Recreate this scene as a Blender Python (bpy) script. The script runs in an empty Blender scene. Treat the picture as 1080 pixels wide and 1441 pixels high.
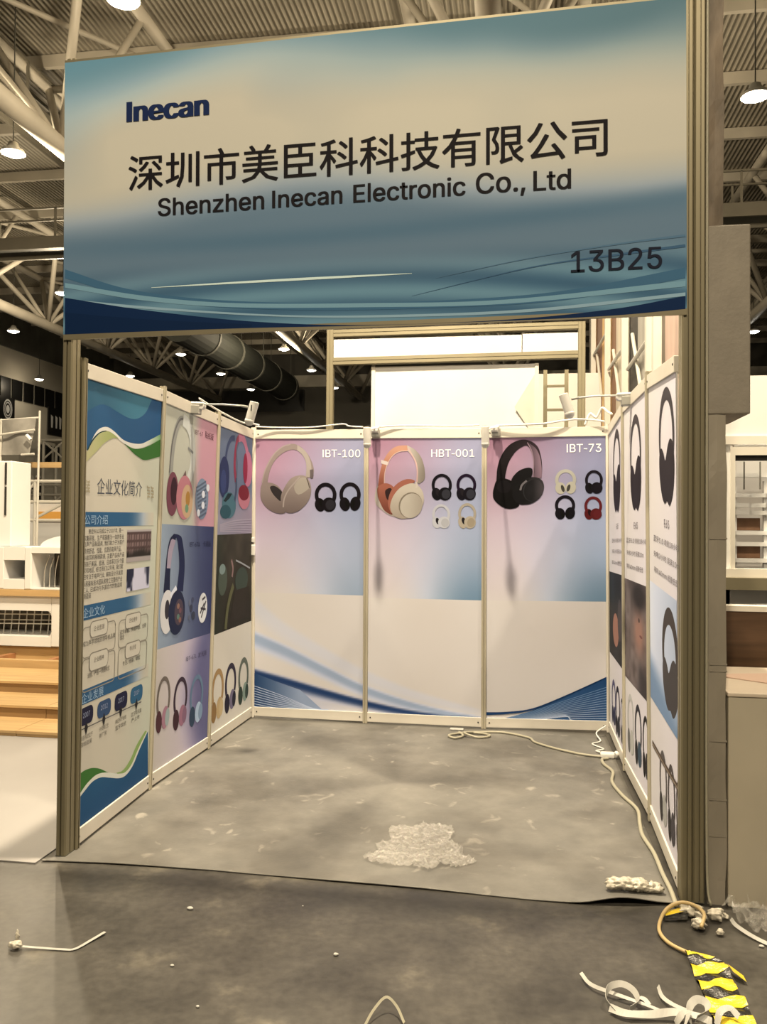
# Exhibition booth in a fair hall: built procedurally (no files loaded).
import bpy, bmesh, math, random
import numpy as np
from mathutils import Vector, Matrix

random.seed(7)
scene = bpy.context.scene
COL = scene.collection

# ------------------------------------------------------------------ camera
CAM = np.array([2.2427, -4.0715, 1.6684])
YAW, PITCH, ROLL, FPX = 0.155009, 0.0163879, 0.0079152, 1192.65   # focal length in pixels of the 1080x1441 frame


def cam_axes():
    f = np.array([-math.sin(YAW) * math.cos(PITCH), math.cos(YAW) * math.cos(PITCH), math.sin(PITCH)])
    r = np.array([math.cos(YAW), math.sin(YAW), 0.0])
    u = np.cross(r, f)
    return math.cos(ROLL) * r + math.sin(ROLL) * u, -math.sin(ROLL) * r + math.cos(ROLL) * u, f


CR, CU, CF = cam_axes()
cam = bpy.data.cameras.new('camera')
cam.sensor_fit = 'VERTICAL'
cam.sensor_height = 24.0
cam.lens = FPX / 1441.0 * 24.0
cam.clip_start, cam.clip_end = 0.05, 300
cam_o = bpy.data.objects.new('camera', cam)
COL.objects.link(cam_o)
cam_o.matrix_world = Matrix([[CR[0], CU[0], -CF[0], CAM[0]], [CR[1], CU[1], -CF[1], CAM[1]],
                             [CR[2], CU[2], -CF[2], CAM[2]], [0, 0, 0, 1]])
scene.camera = cam_o

# ------------------------------------------------------------------ world, exposure
scene.view_settings.view_transform = 'Standard'
scene.view_settings.look = 'None'
scene.view_settings.gamma = 1.0
scene.view_settings.use_curve_mapping = False
scene.view_settings.exposure = 0.0
world = bpy.data.worlds.new('hall_air')
scene.world = world
world.use_nodes = True
wb = world.node_tree.nodes['Background']
wb.inputs['Color'].default_value = (1.0, 0.84, 0.60, 1)
wb.inputs['Strength'].default_value = 0.16

# ------------------------------------------------------------------ hall lights (each sits under a hanging lamp built further down)
LAMP_Z = 9.0
KEY = (0.90, 0.15)                                   # the lamp right over the booth
LIT_LAMPS = [(KEY, 5500), ((-3.2, 6.9), 700), ((6.0, 1.0), 1900), ((-3.9, 0.6), 700), ((6.2, 10.9), 700), ((-7.6, 11.2), 800),
             ((1.2, -7.6), 2500), ((4.6, -7.6), 1000), ((-12.0, 20.8), 900), ((-7.3, 29.9), 900), ((1.5, 15.5), 700), ((-21.7, 35.6), 45)]
POINT_LAMPS = {(-3.2, 6.9), (6.2, 10.9), (-7.6, 11.2), (-12.0, 20.8), (-7.3, 29.9), (1.5, 15.5), (-21.7, 35.6)}     # domed lamps lit all round, so that added light reaches the roof
for i, ((lx, ly), w) in enumerate(LIT_LAMPS):
    L = bpy.data.lights.new('hall_lamp_light', 'POINT' if (lx, ly) in POINT_LAMPS else 'SPOT')
    if L.type == 'SPOT':                                            # shines down out of its dome
        L.spot_size, L.spot_blend = math.radians(168), 0.35
    L.energy = w
    L.color = (1.0, 0.825, 0.57)
    L.shadow_soft_size = 0.16
    lo = bpy.data.objects.new('hall_lamp_light', L)
    lo.location = (lx, ly, LAMP_Z - 0.35)
    COL.objects.link(lo)


# ------------------------------------------------------------------ helpers: colour and materials
def lin(c):
    c = c / 255.0
    return c / 12.92 if c <= 0.04045 else ((c + 0.055) / 1.055) ** 2.4


WHITE_SEEN = [lin(230) / 0.84, lin(214) / 0.84, lin(187) / 0.84]      # how a white sheet looks under the warm lamps


def ink(r, g, b, gain=1.0):
    """ink / paint colour that looks about (r,g,b), a little duller, under the hall's warm light"""
    if b > g:
        b = g + 0.52 * (b - g)
    k = 1 - 0.12 * min(1.0, (max(r, g, b) - min(r, g, b)) / 40.0)
    r, g, b = r * k, g * k, b * k
    return tuple(min(0.92, max(0.004, lin(v) / w * gain)) for v, w in zip((r, g, b), WHITE_SEEN))


MATS = {}


def mat(name, col, rough=0.5, metal=0.0, var=0.0, vscale=8.0, bump=0.0, bscale=40.0, spec=0.5, stretch=None):
    if name in MATS:
        return MATS[name]
    m = bpy.data.materials.new(name)
    m.use_nodes = True
    nt = m.node_tree
    b = nt.nodes['Principled BSDF']
    b.inputs['Base Color'].default_value = (*col, 1)
    b.inputs['Roughness'].default_value = rough
    b.inputs['Metallic'].default_value = metal
    b.inputs['Specular IOR Level'].default_value = spec
    tc = nt.nodes.new('ShaderNodeTexCoord')
    src = tc.outputs['Object']
    if stretch:
        mp = nt.nodes.new('ShaderNodeMapping')
        mp.inputs['Scale'].default_value = stretch
        nt.links.new(src, mp.inputs['Vector'])
        src = mp.outputs['Vector']
    if var > 0:
        n = nt.nodes.new('ShaderNodeTexNoise')
        n.inputs['Scale'].default_value = vscale
        n.inputs['Detail'].default_value = 6
        nt.links.new(src, n.inputs['Vector'])
        r = nt.nodes.new('ShaderNodeValToRGB')
        r.color_ramp.elements[0].position, r.color_ramp.elements[1].position = 0.3, 0.7
        r.color_ramp.elements[0].color = (*[c * (1 - var) for c in col], 1)
        r.color_ramp.elements[1].color = (*[min(1, c * (1 + var)) for c in col], 1)
        nt.links.new(n.outputs['Fac'], r.inputs['Fac'])
        nt.links.new(r.outputs['Color'], b.inputs['Base Color'])
    if bump > 0:
        n2 = nt.nodes.new('ShaderNodeTexNoise')
        n2.inputs['Scale'].default_value = bscale
        n2.inputs['Detail'].default_value = 4
        nt.links.new(src, n2.inputs['Vector'])
        bp = nt.nodes.new('ShaderNodeBump')
        bp.inputs['Strength'].default_value = bump
        bp.inputs['Distance'].default_value = 0.01
        nt.links.new(n2.outputs['Fac'], bp.inputs['Height'])
        nt.links.new(bp.outputs['Normal'], b.inputs['Normal'])
    MATS[name] = m
    return m


def emit_mat(name, col, s):
    m = bpy.data.materials.new(name)
    m.use_nodes = True
    nt = m.node_tree
    b = nt.nodes['Principled BSDF']
    b.inputs['Emission Color'].default_value = (*col, 1)
    b.inputs['Emission Strength'].default_value = s
    MATS[name] = m
    return m


def print_mat():
    """ink printed on a matt laminated sheet: the colour of each print is stored with its mesh"""
    m = bpy.data.materials.new('printed_ink')
    m.use_nodes = True
    nt = m.node_tree
    b = nt.nodes['Principled BSDF']
    a = nt.nodes.new('ShaderNodeVertexColor')
    a.layer_name = 'ink'
    nt.links.new(a.outputs['Color'], b.inputs['Base Color'])
    b.inputs['Roughness'].default_value = 0.6
    b.inputs['Specular IOR Level'].default_value = 0.08
    return m


INK = print_mat()


# ------------------------------------------------------------------ helpers: meshes and objects
def wloc(o):
    v = Vector((0, 0, 0))
    while o is not None:
        v += o.location
        o = o.parent
    return v


def tag(o, label=None, cat=None, group=None, kind=None):
    if label:
        o['label'] = label
    if cat:
        o['category'] = cat
    if group:
        o['group'] = group
    if kind:
        o['kind'] = kind
    return o


def empty(name, loc=(0, 0, 0), label=None, cat=None, group=None, kind=None):
    o = bpy.data.objects.new(name, None)
    o.empty_display_size = 0.1
    COL.objects.link(o)
    o.location = loc
    return tag(o, label, cat, group, kind)


def link_mesh(name, me, m, parent=None, loc=None):
    o = bpy.data.objects.new(name, me)
    COL.objects.link(o)
    if m is not None and not me.materials:
        me.materials.append(m)
    if parent is not None:
        o.parent = parent
    if loc is not None:
        o.location = loc
    return o


def frame(d):
    d = Vector(d).normalized()
    a = Vector((0, 0, 1)) if abs(d.z) < 0.95 else Vector((1, 0, 0))
    x = d.cross(a).normalized()
    return x, d.cross(x).normalized()


class MB:
    def __init__(self):
        self.v, self.f = [], []

    def add(self, vs, fs):
        n = len(self.v)
        self.v += [tuple(p) for p in vs]
        self.f += [tuple(i + n for i in f) for f in fs]
        return self

    def hexa(self, a):                    # 8 corners: bottom ring 0..3, top ring 4..7
        return self.add(a, [(0, 3, 2, 1), (4, 5, 6, 7), (0, 1, 5, 4), (1, 2, 6, 5), (2, 3, 7, 6), (3, 0, 4, 7)])

    def box(self, x0, x1, y0, y1, z0, z1):
        return self.hexa([(x0, y0, z0), (x1, y0, z0), (x1, y1, z0), (x0, y1, z0),
                          (x0, y0, z1), (x1, y0, z1), (x1, y1, z1), (x0, y1, z1)])

    def prism(self, poly, base, top, ax, ay):
        """2-D profile swept from base to top; ax, ay are the profile's axes"""
        ax, ay = Vector(ax), Vector(ay)
        n = len(poly)
        vs = [Vector(base) + ax * p[0] + ay * p[1] for p in poly] + [Vector(top) + ax * p[0] + ay * p[1] for p in poly]
        fs = [(i, (i + 1) % n, n + (i + 1) % n, n + i) for i in range(n)]
        return self.add(vs, fs + [tuple(range(n - 1, -1, -1)), tuple(range(n, 2 * n))])

    def tube(self, p, q, r, n=10, r2=None):
        r2 = r if r2 is None else r2
        p, q = Vector(p), Vector(q)
        x, y = frame(q - p)
        vs = []
        for c, rr in ((p, r), (q, r2)):
            for i in range(n):
                a = 2 * math.pi * i / n
                vs.append(c + x * (rr * math.cos(a)) + y * (rr * math.sin(a)))
        fs = [(i, (i + 1) % n, n + (i + 1) % n, n + i) for i in range(n)]
        return self.add(vs, fs + [tuple(range(n - 1, -1, -1)), tuple(range(n, 2 * n))])

    def path(self, pts, r, n=8):
        pts = [Vector(p) for p in pts]
        vs, fs = [], []
        for k, p in enumerate(pts):
            d = pts[min(k + 1, len(pts) - 1)] - pts[max(k - 1, 0)]
            x, y = frame(d)
            for i in range(n):
                a = 2 * math.pi * i / n
                vs.append(p + x * (r * math.cos(a)) + y * (r * math.sin(a)))
        for k in range(len(pts) - 1):
            for i in range(n):
                j = (i + 1) % n
                fs.append((k * n + i, k * n + j, (k + 1) * n + j, (k + 1) * n + i))
        m = len(pts) - 1
        fs += [tuple(range(n - 1, -1, -1)), tuple(m * n + i for i in range(n))]
        return self.add(vs, fs)

    def lathe(self, prof, n=20, c=(0, 0, 0)):
        """profile (r, z) about the vertical"""
        vs, fs = [], []
        for r, z in prof:
            for i in range(n):
                a = 2 * math.pi * i / n
                vs.append((c[0] + r * math.cos(a), c[1] + r * math.sin(a), c[2] + z))
        for k in range(len(prof) - 1):
            for i in range(n):
                j = (i + 1) % n
                fs.append((k * n + i, k * n + j, (k + 1) * n + j, (k + 1) * n + i))
        if prof[0][0] > 1e-6:
            fs.append(tuple(range(n - 1, -1, -1)))
        if prof[-1][0] > 1e-6:
            fs.append(tuple((len(prof) - 1) * n + i for i in range(n)))
        return self.add(vs, fs)

    def strip(self, pts, width, side, thick=0.0012):
        """flat band along pts; side: sideways vectors (one or one each)"""
        n = len(pts)
        for k in range(n - 1):
            a, b = Vector(pts[k]), Vector(pts[k + 1])
            sa = Vector(side[k] if isinstance(side, list) else side)
            sb = Vector(side[k + 1] if isinstance(side, list) else side)
            d = (b - a).normalized()
            na, nb = d.cross(sa).normalized() * thick, d.cross(sb).normalized() * thick
            sa, sb = sa.normalized() * width / 2, sb.normalized() * width / 2
            self.hexa([a - sa, a + sa, b + sb, b - sb, a - sa + na, a + sa + na, b + sb + nb, b - sb + nb])
        return self

    def build(self, name, m, parent=None, loc=None, smooth=False, bevel=0.0, segs=2):
        """one mesh object; vertices are given in world space (or in the space of loc / of the parent at the origin)"""
        off = wloc(parent) + (Vector(loc) if loc is not None else Vector((0, 0, 0)))
        me = bpy.data.meshes.new(name)
        me.from_pydata([tuple(Vector(v) - off) for v in self.v], [], self.f)
        me.update()
        bm = bmesh.new()
        bm.from_mesh(me)
        bmesh.ops.recalc_face_normals(bm, faces=bm.faces)
        bm.to_mesh(me)
        bm.free()
        if smooth:
            me.polygons.foreach_set('use_smooth', [True] * len(me.polygons))
        o = link_mesh(name, me, m, parent, loc)
        if bevel > 0:
            b = o.modifiers.new('bevel', 'BEVEL')
            b.width, b.segments, b.limit_method = bevel, segs, 'ANGLE'
        return o


def smooth_pts(pts, n=6, closed=False):
    """Catmull-Rom through the points (any dimension)"""
    P = [np.array(p, float) for p in pts]
    out = []
    N = len(P)
    rng = range(N if closed else N - 1)
    for i in rng:
        p1, p2 = P[i], P[(i + 1) % N]
        p0 = P[i - 1] if (i > 0 or closed) else p1 * 2 - p2
        p3 = P[(i + 2) % N] if (i + 2 < N or closed) else p2 * 2 - p1
        for k in range(n):
            t = k / n
            out.append(0.5 * ((2 * p1) + (-p0 + p2) * t + (2 * p0 - 5 * p1 + 4 * p2 - p3) * t * t + (-p0 + 3 * p1 - 3 * p2 + p3) * t ** 3))
    if not closed:
        out.append(P[-1])
    return out


def copy_tree(o, parent=None):
    c = o.copy()
    COL.objects.link(c)
    c.parent = parent
    for ch in [x for x in bpy.data.objects if x.parent == o]:
        copy_tree(ch, c)
    return c


def project(P):
    d = np.array(P) - CAM
    z = d @ CF
    return 540 + FPX * (d @ CR) / z, 720.5 - FPX * (d @ CU) / z


# ------------------------------------------------------------------ lettering: latin outlines (per 1000 em), CJK from Blender's own font
GLYPHS = {
 '0': (453, '227 -7 191 -3 158 7 130 24 105 48 85 77 69 113 57 155 50 202 48 254 50 306 57 353 69 395 85 431 106 461 130 484 159 502 191 512 227 516 262 512 295 502 323 484 348 461 368 431 384 395 396 353 403 306 405 254 403 202 396 155 384 113 368 77 348 48 323 24 295 7 263 -3 227 50 250 52 271 60 290 74 306 92 320 116 330 144 338 176 342 213 344 254 342 295 338 332 330 365 320 393 306 416 290 435 271 449 250 457 227 460 203 457 182 449 163 435 147 416 134 393 123 365 115 332 111 295 109 254 111 213 115 176 123 144 134 116 147 92 163 74 182 60 203 52', '17 19 18 16 19 17 16 20 19 15 20 16 15 21 20 14 21 15 14 22 21 14 54 22 54 53 22 53 23 22 13 55 14 55 54 14 13 56 55 52 23 53 13 57 56 51 23 52 13 58 57 50 23 51 50 24 23 12 58 13 12 59 58 49 24 50 11 59 12 49 25 24 11 60 59 48 25 49 11 61 60 47 25 48 10 61 11 47 26 25 10 62 61 46 26 47 9 62 10 46 27 26 9 63 62 45 27 46 8 63 9 8 64 63 44 27 45 44 28 27 8 65 64 43 28 44 7 65 8 43 29 28 7 66 65 42 29 43 6 66 7 42 30 29 6 67 66 41 30 42 40 30 41 6 68 67 5 68 6 40 31 30 5 69 68 39 31 40 39 32 31 4 69 5 4 70 69 38 32 39 4 71 70 37 32 38 36 32 37 4 36 71 4 32 36 4 33 32 3 33 4 2 33 3 2 34 33 2 35 34 1 35 2 1 0 35'),
 '1': (453, '76 0 76 55 391 55 391 0 276 509 276 0 212 0 212 448 209 448 86 358 86 427 198 509', '10 4 11 10 8 4 8 7 4 7 5 4 10 9 8 6 5 7 0 2 1 0 3 2'),
 '2': (453, '64 0 64 47 234 229 252 248 268 266 282 282 294 298 303 312 311 327 316 341 319 356 320 371 319 389 315 405 308 419 298 431 287 441 273 449 258 455 241 458 224 460 205 458 188 454 172 447 159 438 148 427 139 413 132 398 128 381 127 362 66 362 68 391 75 418 86 442 102 464 121 482 143 496 168 507 196 513 225 516 254 513 281 507 306 497 328 482 346 465 361 445 372 423 379 398 381 372 380 354 377 336 371 318 363 299 351 280 336 259 317 235 294 209 267 180 153 60 153 57 389 57 389 0', '38 40 39 38 41 40 37 41 38 37 42 41 36 42 37 36 43 42 35 43 36 35 44 43 34 44 35 34 20 44 20 19 44 19 45 44 33 21 34 21 20 34 18 45 19 33 22 21 17 45 18 33 23 22 16 45 17 33 24 23 16 46 45 32 24 33 15 46 16 32 25 24 14 46 15 32 26 25 14 47 46 13 47 14 31 26 32 31 27 26 12 47 13 12 48 47 31 28 27 30 28 31 11 48 12 30 29 28 11 49 48 10 49 11 9 49 10 9 50 49 8 50 9 8 51 50 7 51 8 7 52 51 6 52 7 6 53 52 5 53 6 4 53 5 4 54 53 3 54 4 3 55 54 2 55 3 2 56 55 1 56 2 1 57 56 1 58 57 1 59 58 1 60 59 1 61 60 0 61 1'),
 '3': (453, '218 -7 188 -5 159 1 133 10 108 22 88 38 70 57 57 79 48 104 44 132 109 132 112 115 118 100 126 87 137 76 150 66 165 59 182 54 200 51 219 50 239 51 258 55 275 61 291 69 304 80 315 93 323 108 328 125 329 145 328 163 323 180 316 196 306 211 292 223 275 234 254 241 229 246 201 248 157 248 157 299 288 448 288 452 70 452 70 509 372 509 372 461 211 278 211 289 247 290 279 286 308 276 333 262 354 244 371 222 383 198 391 173 393 145 390 116 383 90 370 66 354 45 333 27 309 12 281 2 251 -5', '42 44 43 42 45 44 42 41 45 41 40 45 40 46 45 39 47 40 47 46 40 38 47 39 47 49 48 38 49 47 38 50 49 38 51 50 38 37 51 37 52 51 36 52 37 35 52 36 35 53 52 34 53 35 33 53 34 32 53 33 32 54 53 31 54 32 31 55 54 30 55 31 29 55 30 29 56 55 28 56 29 27 56 28 27 57 56 8 10 9 8 11 10 26 57 27 26 58 57 8 12 11 25 58 26 7 12 8 7 13 12 24 58 25 24 59 58 7 14 13 23 59 24 6 14 7 6 15 14 22 59 23 6 16 15 22 60 59 21 60 22 6 17 16 5 17 6 20 60 21 5 18 17 19 60 20 5 19 18 5 60 19 5 61 60 4 61 5 4 62 61 3 62 4 3 63 62 2 63 3 2 64 63 1 64 2 1 0 64'),
 '4': (453, '40 105 40 158 247 509 311 509 109 166 109 163 413 163 413 105 282 0 282 121 282 146 282 318 343 318 343 0', '1 3 2 1 4 3 10 12 11 10 13 12 1 5 4 1 6 5 1 10 6 10 7 6 0 10 1 0 9 10 13 7 10 0 8 9 8 7 0 8 13 7'),
 '5': (453, '221 -7 192 -5 165 1 140 11 118 25 99 41 83 60 71 82 63 105 60 130 122 130 125 115 130 102 138 89 148 78 160 68 173 60 188 54 204 51 221 50 241 51 259 56 276 64 291 75 304 89 314 104 322 122 326 141 328 162 326 183 321 203 314 221 303 237 290 251 275 262 257 270 238 275 218 277 201 276 184 273 167 268 152 262 139 255 128 246 67 253 96 509 366 509 366 452 151 452 134 301 136 301 148 311 162 318 178 325 194 330 212 333 229 334 252 332 274 328 294 321 313 311 330 299 345 285 358 269 370 251 379 231 386 210 390 187 391 163 388 132 381 102 369 76 352 52 332 32 309 15 282 3 253 -4', '44 48 45 48 46 45 48 47 46 44 49 48 55 57 56 54 57 55 54 58 57 53 58 54 53 59 58 52 59 53 52 60 59 51 60 52 51 61 60 50 61 51 44 50 49 44 61 50 44 39 61 39 38 61 38 62 61 38 37 62 37 63 62 36 63 37 35 63 36 44 40 39 34 63 35 34 64 63 44 41 40 44 42 41 33 64 34 44 43 42 33 65 64 32 65 33 31 65 32 31 66 65 30 66 31 30 67 66 29 67 30 29 68 67 28 68 29 28 69 68 27 69 28 26 69 27 26 70 69 8 10 9 8 11 10 25 70 26 8 12 11 7 12 8 24 70 25 24 71 70 7 13 12 7 14 13 23 71 24 6 14 7 6 15 14 23 72 71 22 72 23 6 16 15 21 72 22 6 17 16 5 17 6 20 72 21 5 18 17 20 73 72 19 73 20 5 19 18 5 73 19 4 73 5 4 74 73 3 74 4 3 75 74 2 75 3 2 76 75 1 76 2 1 0 76'),
 '6': (453, '226 -7 196 -4 168 3 142 15 119 31 100 51 84 74 73 101 66 130 64 162 65 187 71 212 80 239 93 268 112 302 137 340 252 509 322 509 151 261 145 261 151 270 157 279 165 288 174 295 184 302 196 307 208 311 221 313 235 314 265 312 291 305 316 295 337 280 355 262 370 240 380 215 387 187 389 157 387 127 379 98 368 73 352 50 333 30 310 14 284 3 257 -4 226 48 245 50 263 55 279 63 293 73 304 86 314 101 322 119 326 137 327 157 326 178 322 196 314 213 304 228 293 241 279 251 263 259 245 264 226 265 207 264 190 259 174 252 160 241 148 229 138 214 131 197 126 179 125 158 126 138 131 119 138 102 148 86 160 73 174 63 190 55 207 50', '15 17 16 15 23 17 23 18 17 14 23 15 27 29 28 26 29 27 26 30 29 25 30 26 24 30 25 24 31 30 13 23 14 23 31 24 13 22 23 18 31 23 18 32 31 13 21 22 18 64 32 64 33 32 13 20 21 13 19 20 12 19 13 18 65 64 63 33 64 18 66 65 62 33 63 62 34 33 12 18 19 12 66 18 12 67 66 61 34 62 12 68 67 60 34 61 12 69 68 59 34 60 59 35 34 11 69 12 11 70 69 58 35 59 58 36 35 11 71 70 57 36 58 10 71 11 10 72 71 56 36 57 56 37 36 9 72 10 9 73 72 55 37 56 8 73 9 8 74 73 54 37 55 54 38 37 8 75 74 53 38 54 7 75 8 53 39 38 7 76 75 52 39 53 7 77 76 51 39 52 6 77 7 51 40 39 6 78 77 50 40 51 5 78 6 5 79 78 49 40 50 49 41 40 5 80 79 48 41 49 5 81 80 47 41 48 4 81 5 4 46 81 46 41 47 46 42 41 4 42 46 3 42 4 3 43 42 2 43 3 2 44 43 1 44 2 1 45 44 0 45 1'),
 '7': (453, '97 0 323 448 323 452 62 452 62 509 391 509 391 449 165 0', '3 5 4 3 2 5 2 6 5 1 6 2 1 7 6 0 7 1'),
 '8': (453, '226 -7 193 -5 163 1 136 11 111 25 91 42 74 62 62 84 54 109 52 135 53 156 58 176 65 195 75 212 87 228 101 241 117 252 134 260 153 265 153 267 129 276 109 289 93 308 80 330 73 354 70 380 73 405 79 429 90 450 106 469 124 485 146 498 170 508 197 514 226 516 255 514 282 508 306 498 328 485 346 469 361 450 373 429 379 405 382 380 379 354 372 330 359 308 343 289 323 276 300 267 300 265 319 260 335 252 351 241 365 228 377 212 387 195 395 176 399 156 401 135 398 109 391 84 378 62 362 42 341 25 317 11 289 1 259 -5 226 49 248 50 267 54 285 60 300 69 313 79 323 91 331 106 335 121 337 139 335 157 330 173 322 189 312 202 298 213 283 223 265 230 247 234 226 235 206 234 187 230 169 223 154 213 140 202 130 189 122 173 117 157 115 139 117 121 121 106 129 91 139 79 152 69 167 60 185 54 205 50 226 290 244 291 260 294 274 300 287 308 298 318 307 330 314 344 318 359 319 376 318 392 314 407 308 420 299 432 288 442 275 449 260 455 244 459 226 460 208 459 192 455 177 449 164 442 153 432 145 420 138 407 134 392 133 376 134 359 138 344 145 330 154 318 165 308 178 300 193 294 209 291', '33 35 34 32 35 33 32 36 35 31 36 32 31 37 36 30 37 31 30 38 37 29 38 30 29 39 38 28 123 29 123 39 29 123 122 39 122 121 39 121 40 39 28 124 123 120 40 121 28 125 124 119 40 120 27 125 28 119 41 40 27 126 125 118 41 119 27 127 126 117 41 118 116 41 117 27 128 127 26 128 27 116 42 41 26 129 128 115 42 116 26 130 129 114 42 115 25 130 26 114 43 42 25 131 130 113 43 114 24 131 25 113 44 43 24 132 131 112 44 113 24 133 132 111 44 112 111 45 44 23 133 24 23 134 133 110 45 111 23 135 134 109 45 110 109 46 45 22 135 23 22 136 135 108 46 109 22 137 136 107 46 108 107 47 46 21 137 22 21 138 137 106 47 107 21 139 138 105 47 106 21 104 139 104 47 105 21 47 104 21 48 47 20 48 21 20 49 48 19 49 20 18 49 19 18 50 49 17 50 18 17 51 50 16 51 17 16 52 51 15 52 16 15 53 52 14 86 15 86 53 15 86 54 53 14 87 86 85 54 86 14 88 87 84 54 85 14 89 88 83 54 84 13 89 14 83 55 54 13 90 89 82 55 83 13 91 90 81 55 82 12 91 13 81 56 55 12 92 91 80 56 81 11 92 12 80 57 56 11 93 92 79 57 80 79 58 57 10 93 11 10 94 93 78 58 79 10 95 94 77 58 78 77 59 58 9 95 10 9 96 95 76 59 77 8 96 9 76 60 59 8 97 96 75 60 76 75 61 60 7 97 8 7 98 97 74 61 75 7 99 98 73 61 74 6 99 7 73 62 61 6 100 99 72 62 73 6 101 100 71 62 72 5 101 6 71 63 62 5 102 101 70 63 71 5 103 102 69 63 70 5 68 103 68 63 69 5 63 68 4 63 5 4 64 63 4 65 64 3 65 4 2 65 3 2 66 65 1 66 2 1 67 66 0 67 1'),
 '9': (453, '226 516 256 513 285 506 310 494 333 478 352 458 368 434 380 408 387 378 389 347 387 322 382 296 373 270 359 240 340 207 315 168 200 0 130 0 301 248 307 248 302 238 295 229 287 221 278 214 268 207 257 202 245 198 232 195 218 195 188 197 161 203 137 214 116 229 98 247 83 269 72 294 66 321 64 352 66 382 73 411 85 436 101 459 120 479 143 494 168 506 196 513 226 460 207 459 190 454 174 446 160 435 148 423 138 407 131 390 127 372 125 352 127 331 131 313 138 295 148 280 160 268 174 257 190 250 207 245 226 243 245 245 263 249 279 257 293 267 305 280 314 295 322 312 326 330 327 350 326 371 322 390 314 407 305 422 293 435 279 446 263 454 245 459', '45 1 0 44 1 45 44 2 1 43 2 44 43 3 2 42 3 43 42 4 3 41 4 42 41 46 4 46 5 4 41 47 46 81 5 46 40 47 41 40 48 47 80 5 81 80 6 5 40 49 48 79 6 80 40 50 49 78 6 79 39 50 40 39 51 50 77 6 78 77 7 6 39 52 51 76 7 77 38 52 39 76 8 7 38 53 52 75 8 76 38 54 53 74 8 75 37 54 38 74 9 8 37 55 54 73 9 74 36 55 37 36 56 55 72 9 73 72 10 9 36 57 56 71 10 72 71 11 10 35 57 36 35 58 57 70 11 71 70 12 11 35 59 58 69 12 70 34 59 35 34 60 59 68 12 69 68 13 12 33 60 34 33 61 60 67 13 68 33 62 61 66 19 67 19 13 67 33 63 62 65 18 66 18 19 66 65 24 18 24 17 18 20 13 19 32 63 33 32 64 63 64 24 65 32 24 64 20 14 13 21 14 20 22 14 21 31 24 32 23 14 22 30 24 31 24 14 23 30 25 24 17 14 24 17 15 14 29 25 30 29 26 25 29 27 26 28 27 29 17 16 15'),
 'A': (480, '16 0 201 509 276 509 463 0 395 0 287 302 280 323 272 346 264 372 255 402 244 438 232 478 245 478 233 437 222 402 213 371 204 345 197 322 191 302 85 0 110 142 110 199 370 199 370 142', '0 11 1 11 2 1 11 12 2 12 3 2 0 21 11 21 13 11 13 10 11 13 10 12 10 22 12 22 3 12 9 22 10 21 14 13 8 22 9 21 15 14 7 22 8 21 16 15 6 22 7 21 17 16 5 22 6 21 18 17 21 20 18 20 19 18 4 23 5 23 22 5 0 20 21 20 22 21 20 23 22 23 3 22 0 19 20 4 3 23'),
 'B': (456, '60 0 60 509 241 509 274 507 304 501 329 491 350 477 367 461 381 442 390 421 396 398 398 374 397 353 393 336 387 320 378 307 368 295 356 286 343 278 329 272 315 267 315 262 331 260 347 254 363 245 378 234 391 220 402 203 411 184 416 161 418 136 416 111 410 88 400 67 386 48 368 31 344 18 317 8 284 2 247 0 125 57 245 57 281 60 309 67 330 80 344 96 353 115 355 137 354 153 350 169 342 184 333 197 320 209 306 218 289 225 269 229 248 231 125 231 125 285 238 285 256 287 273 290 288 296 302 304 314 314 323 326 330 340 335 355 336 372 333 393 326 412 313 429 294 442 270 449 240 452 125 452', '0 75 1 75 2 1 75 3 2 75 4 3 75 5 4 75 6 5 75 7 6 75 74 7 74 8 7 0 58 75 73 8 74 72 8 73 72 9 8 71 9 72 70 9 71 70 10 9 69 10 70 69 11 10 68 11 69 68 12 11 67 12 68 66 12 67 66 13 12 65 13 66 65 14 13 64 14 65 64 15 14 63 15 64 63 16 15 62 16 63 61 16 62 61 17 16 60 17 61 59 17 60 59 18 17 0 57 58 57 59 58 57 18 59 57 19 18 57 20 19 57 21 20 57 22 21 57 23 22 57 24 23 57 25 24 57 56 25 56 55 25 55 26 25 0 40 57 54 26 55 53 26 54 53 27 26 52 27 53 51 27 52 51 28 27 50 28 51 49 28 50 49 29 28 48 29 49 48 30 29 47 30 48 46 30 47 46 31 30 45 31 46 45 32 31 44 32 45 44 33 32 43 33 44 42 33 43 42 34 33 41 34 42 0 41 40 0 34 41 0 35 34 0 36 35 0 37 36 0 38 37 0 39 38'),
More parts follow.
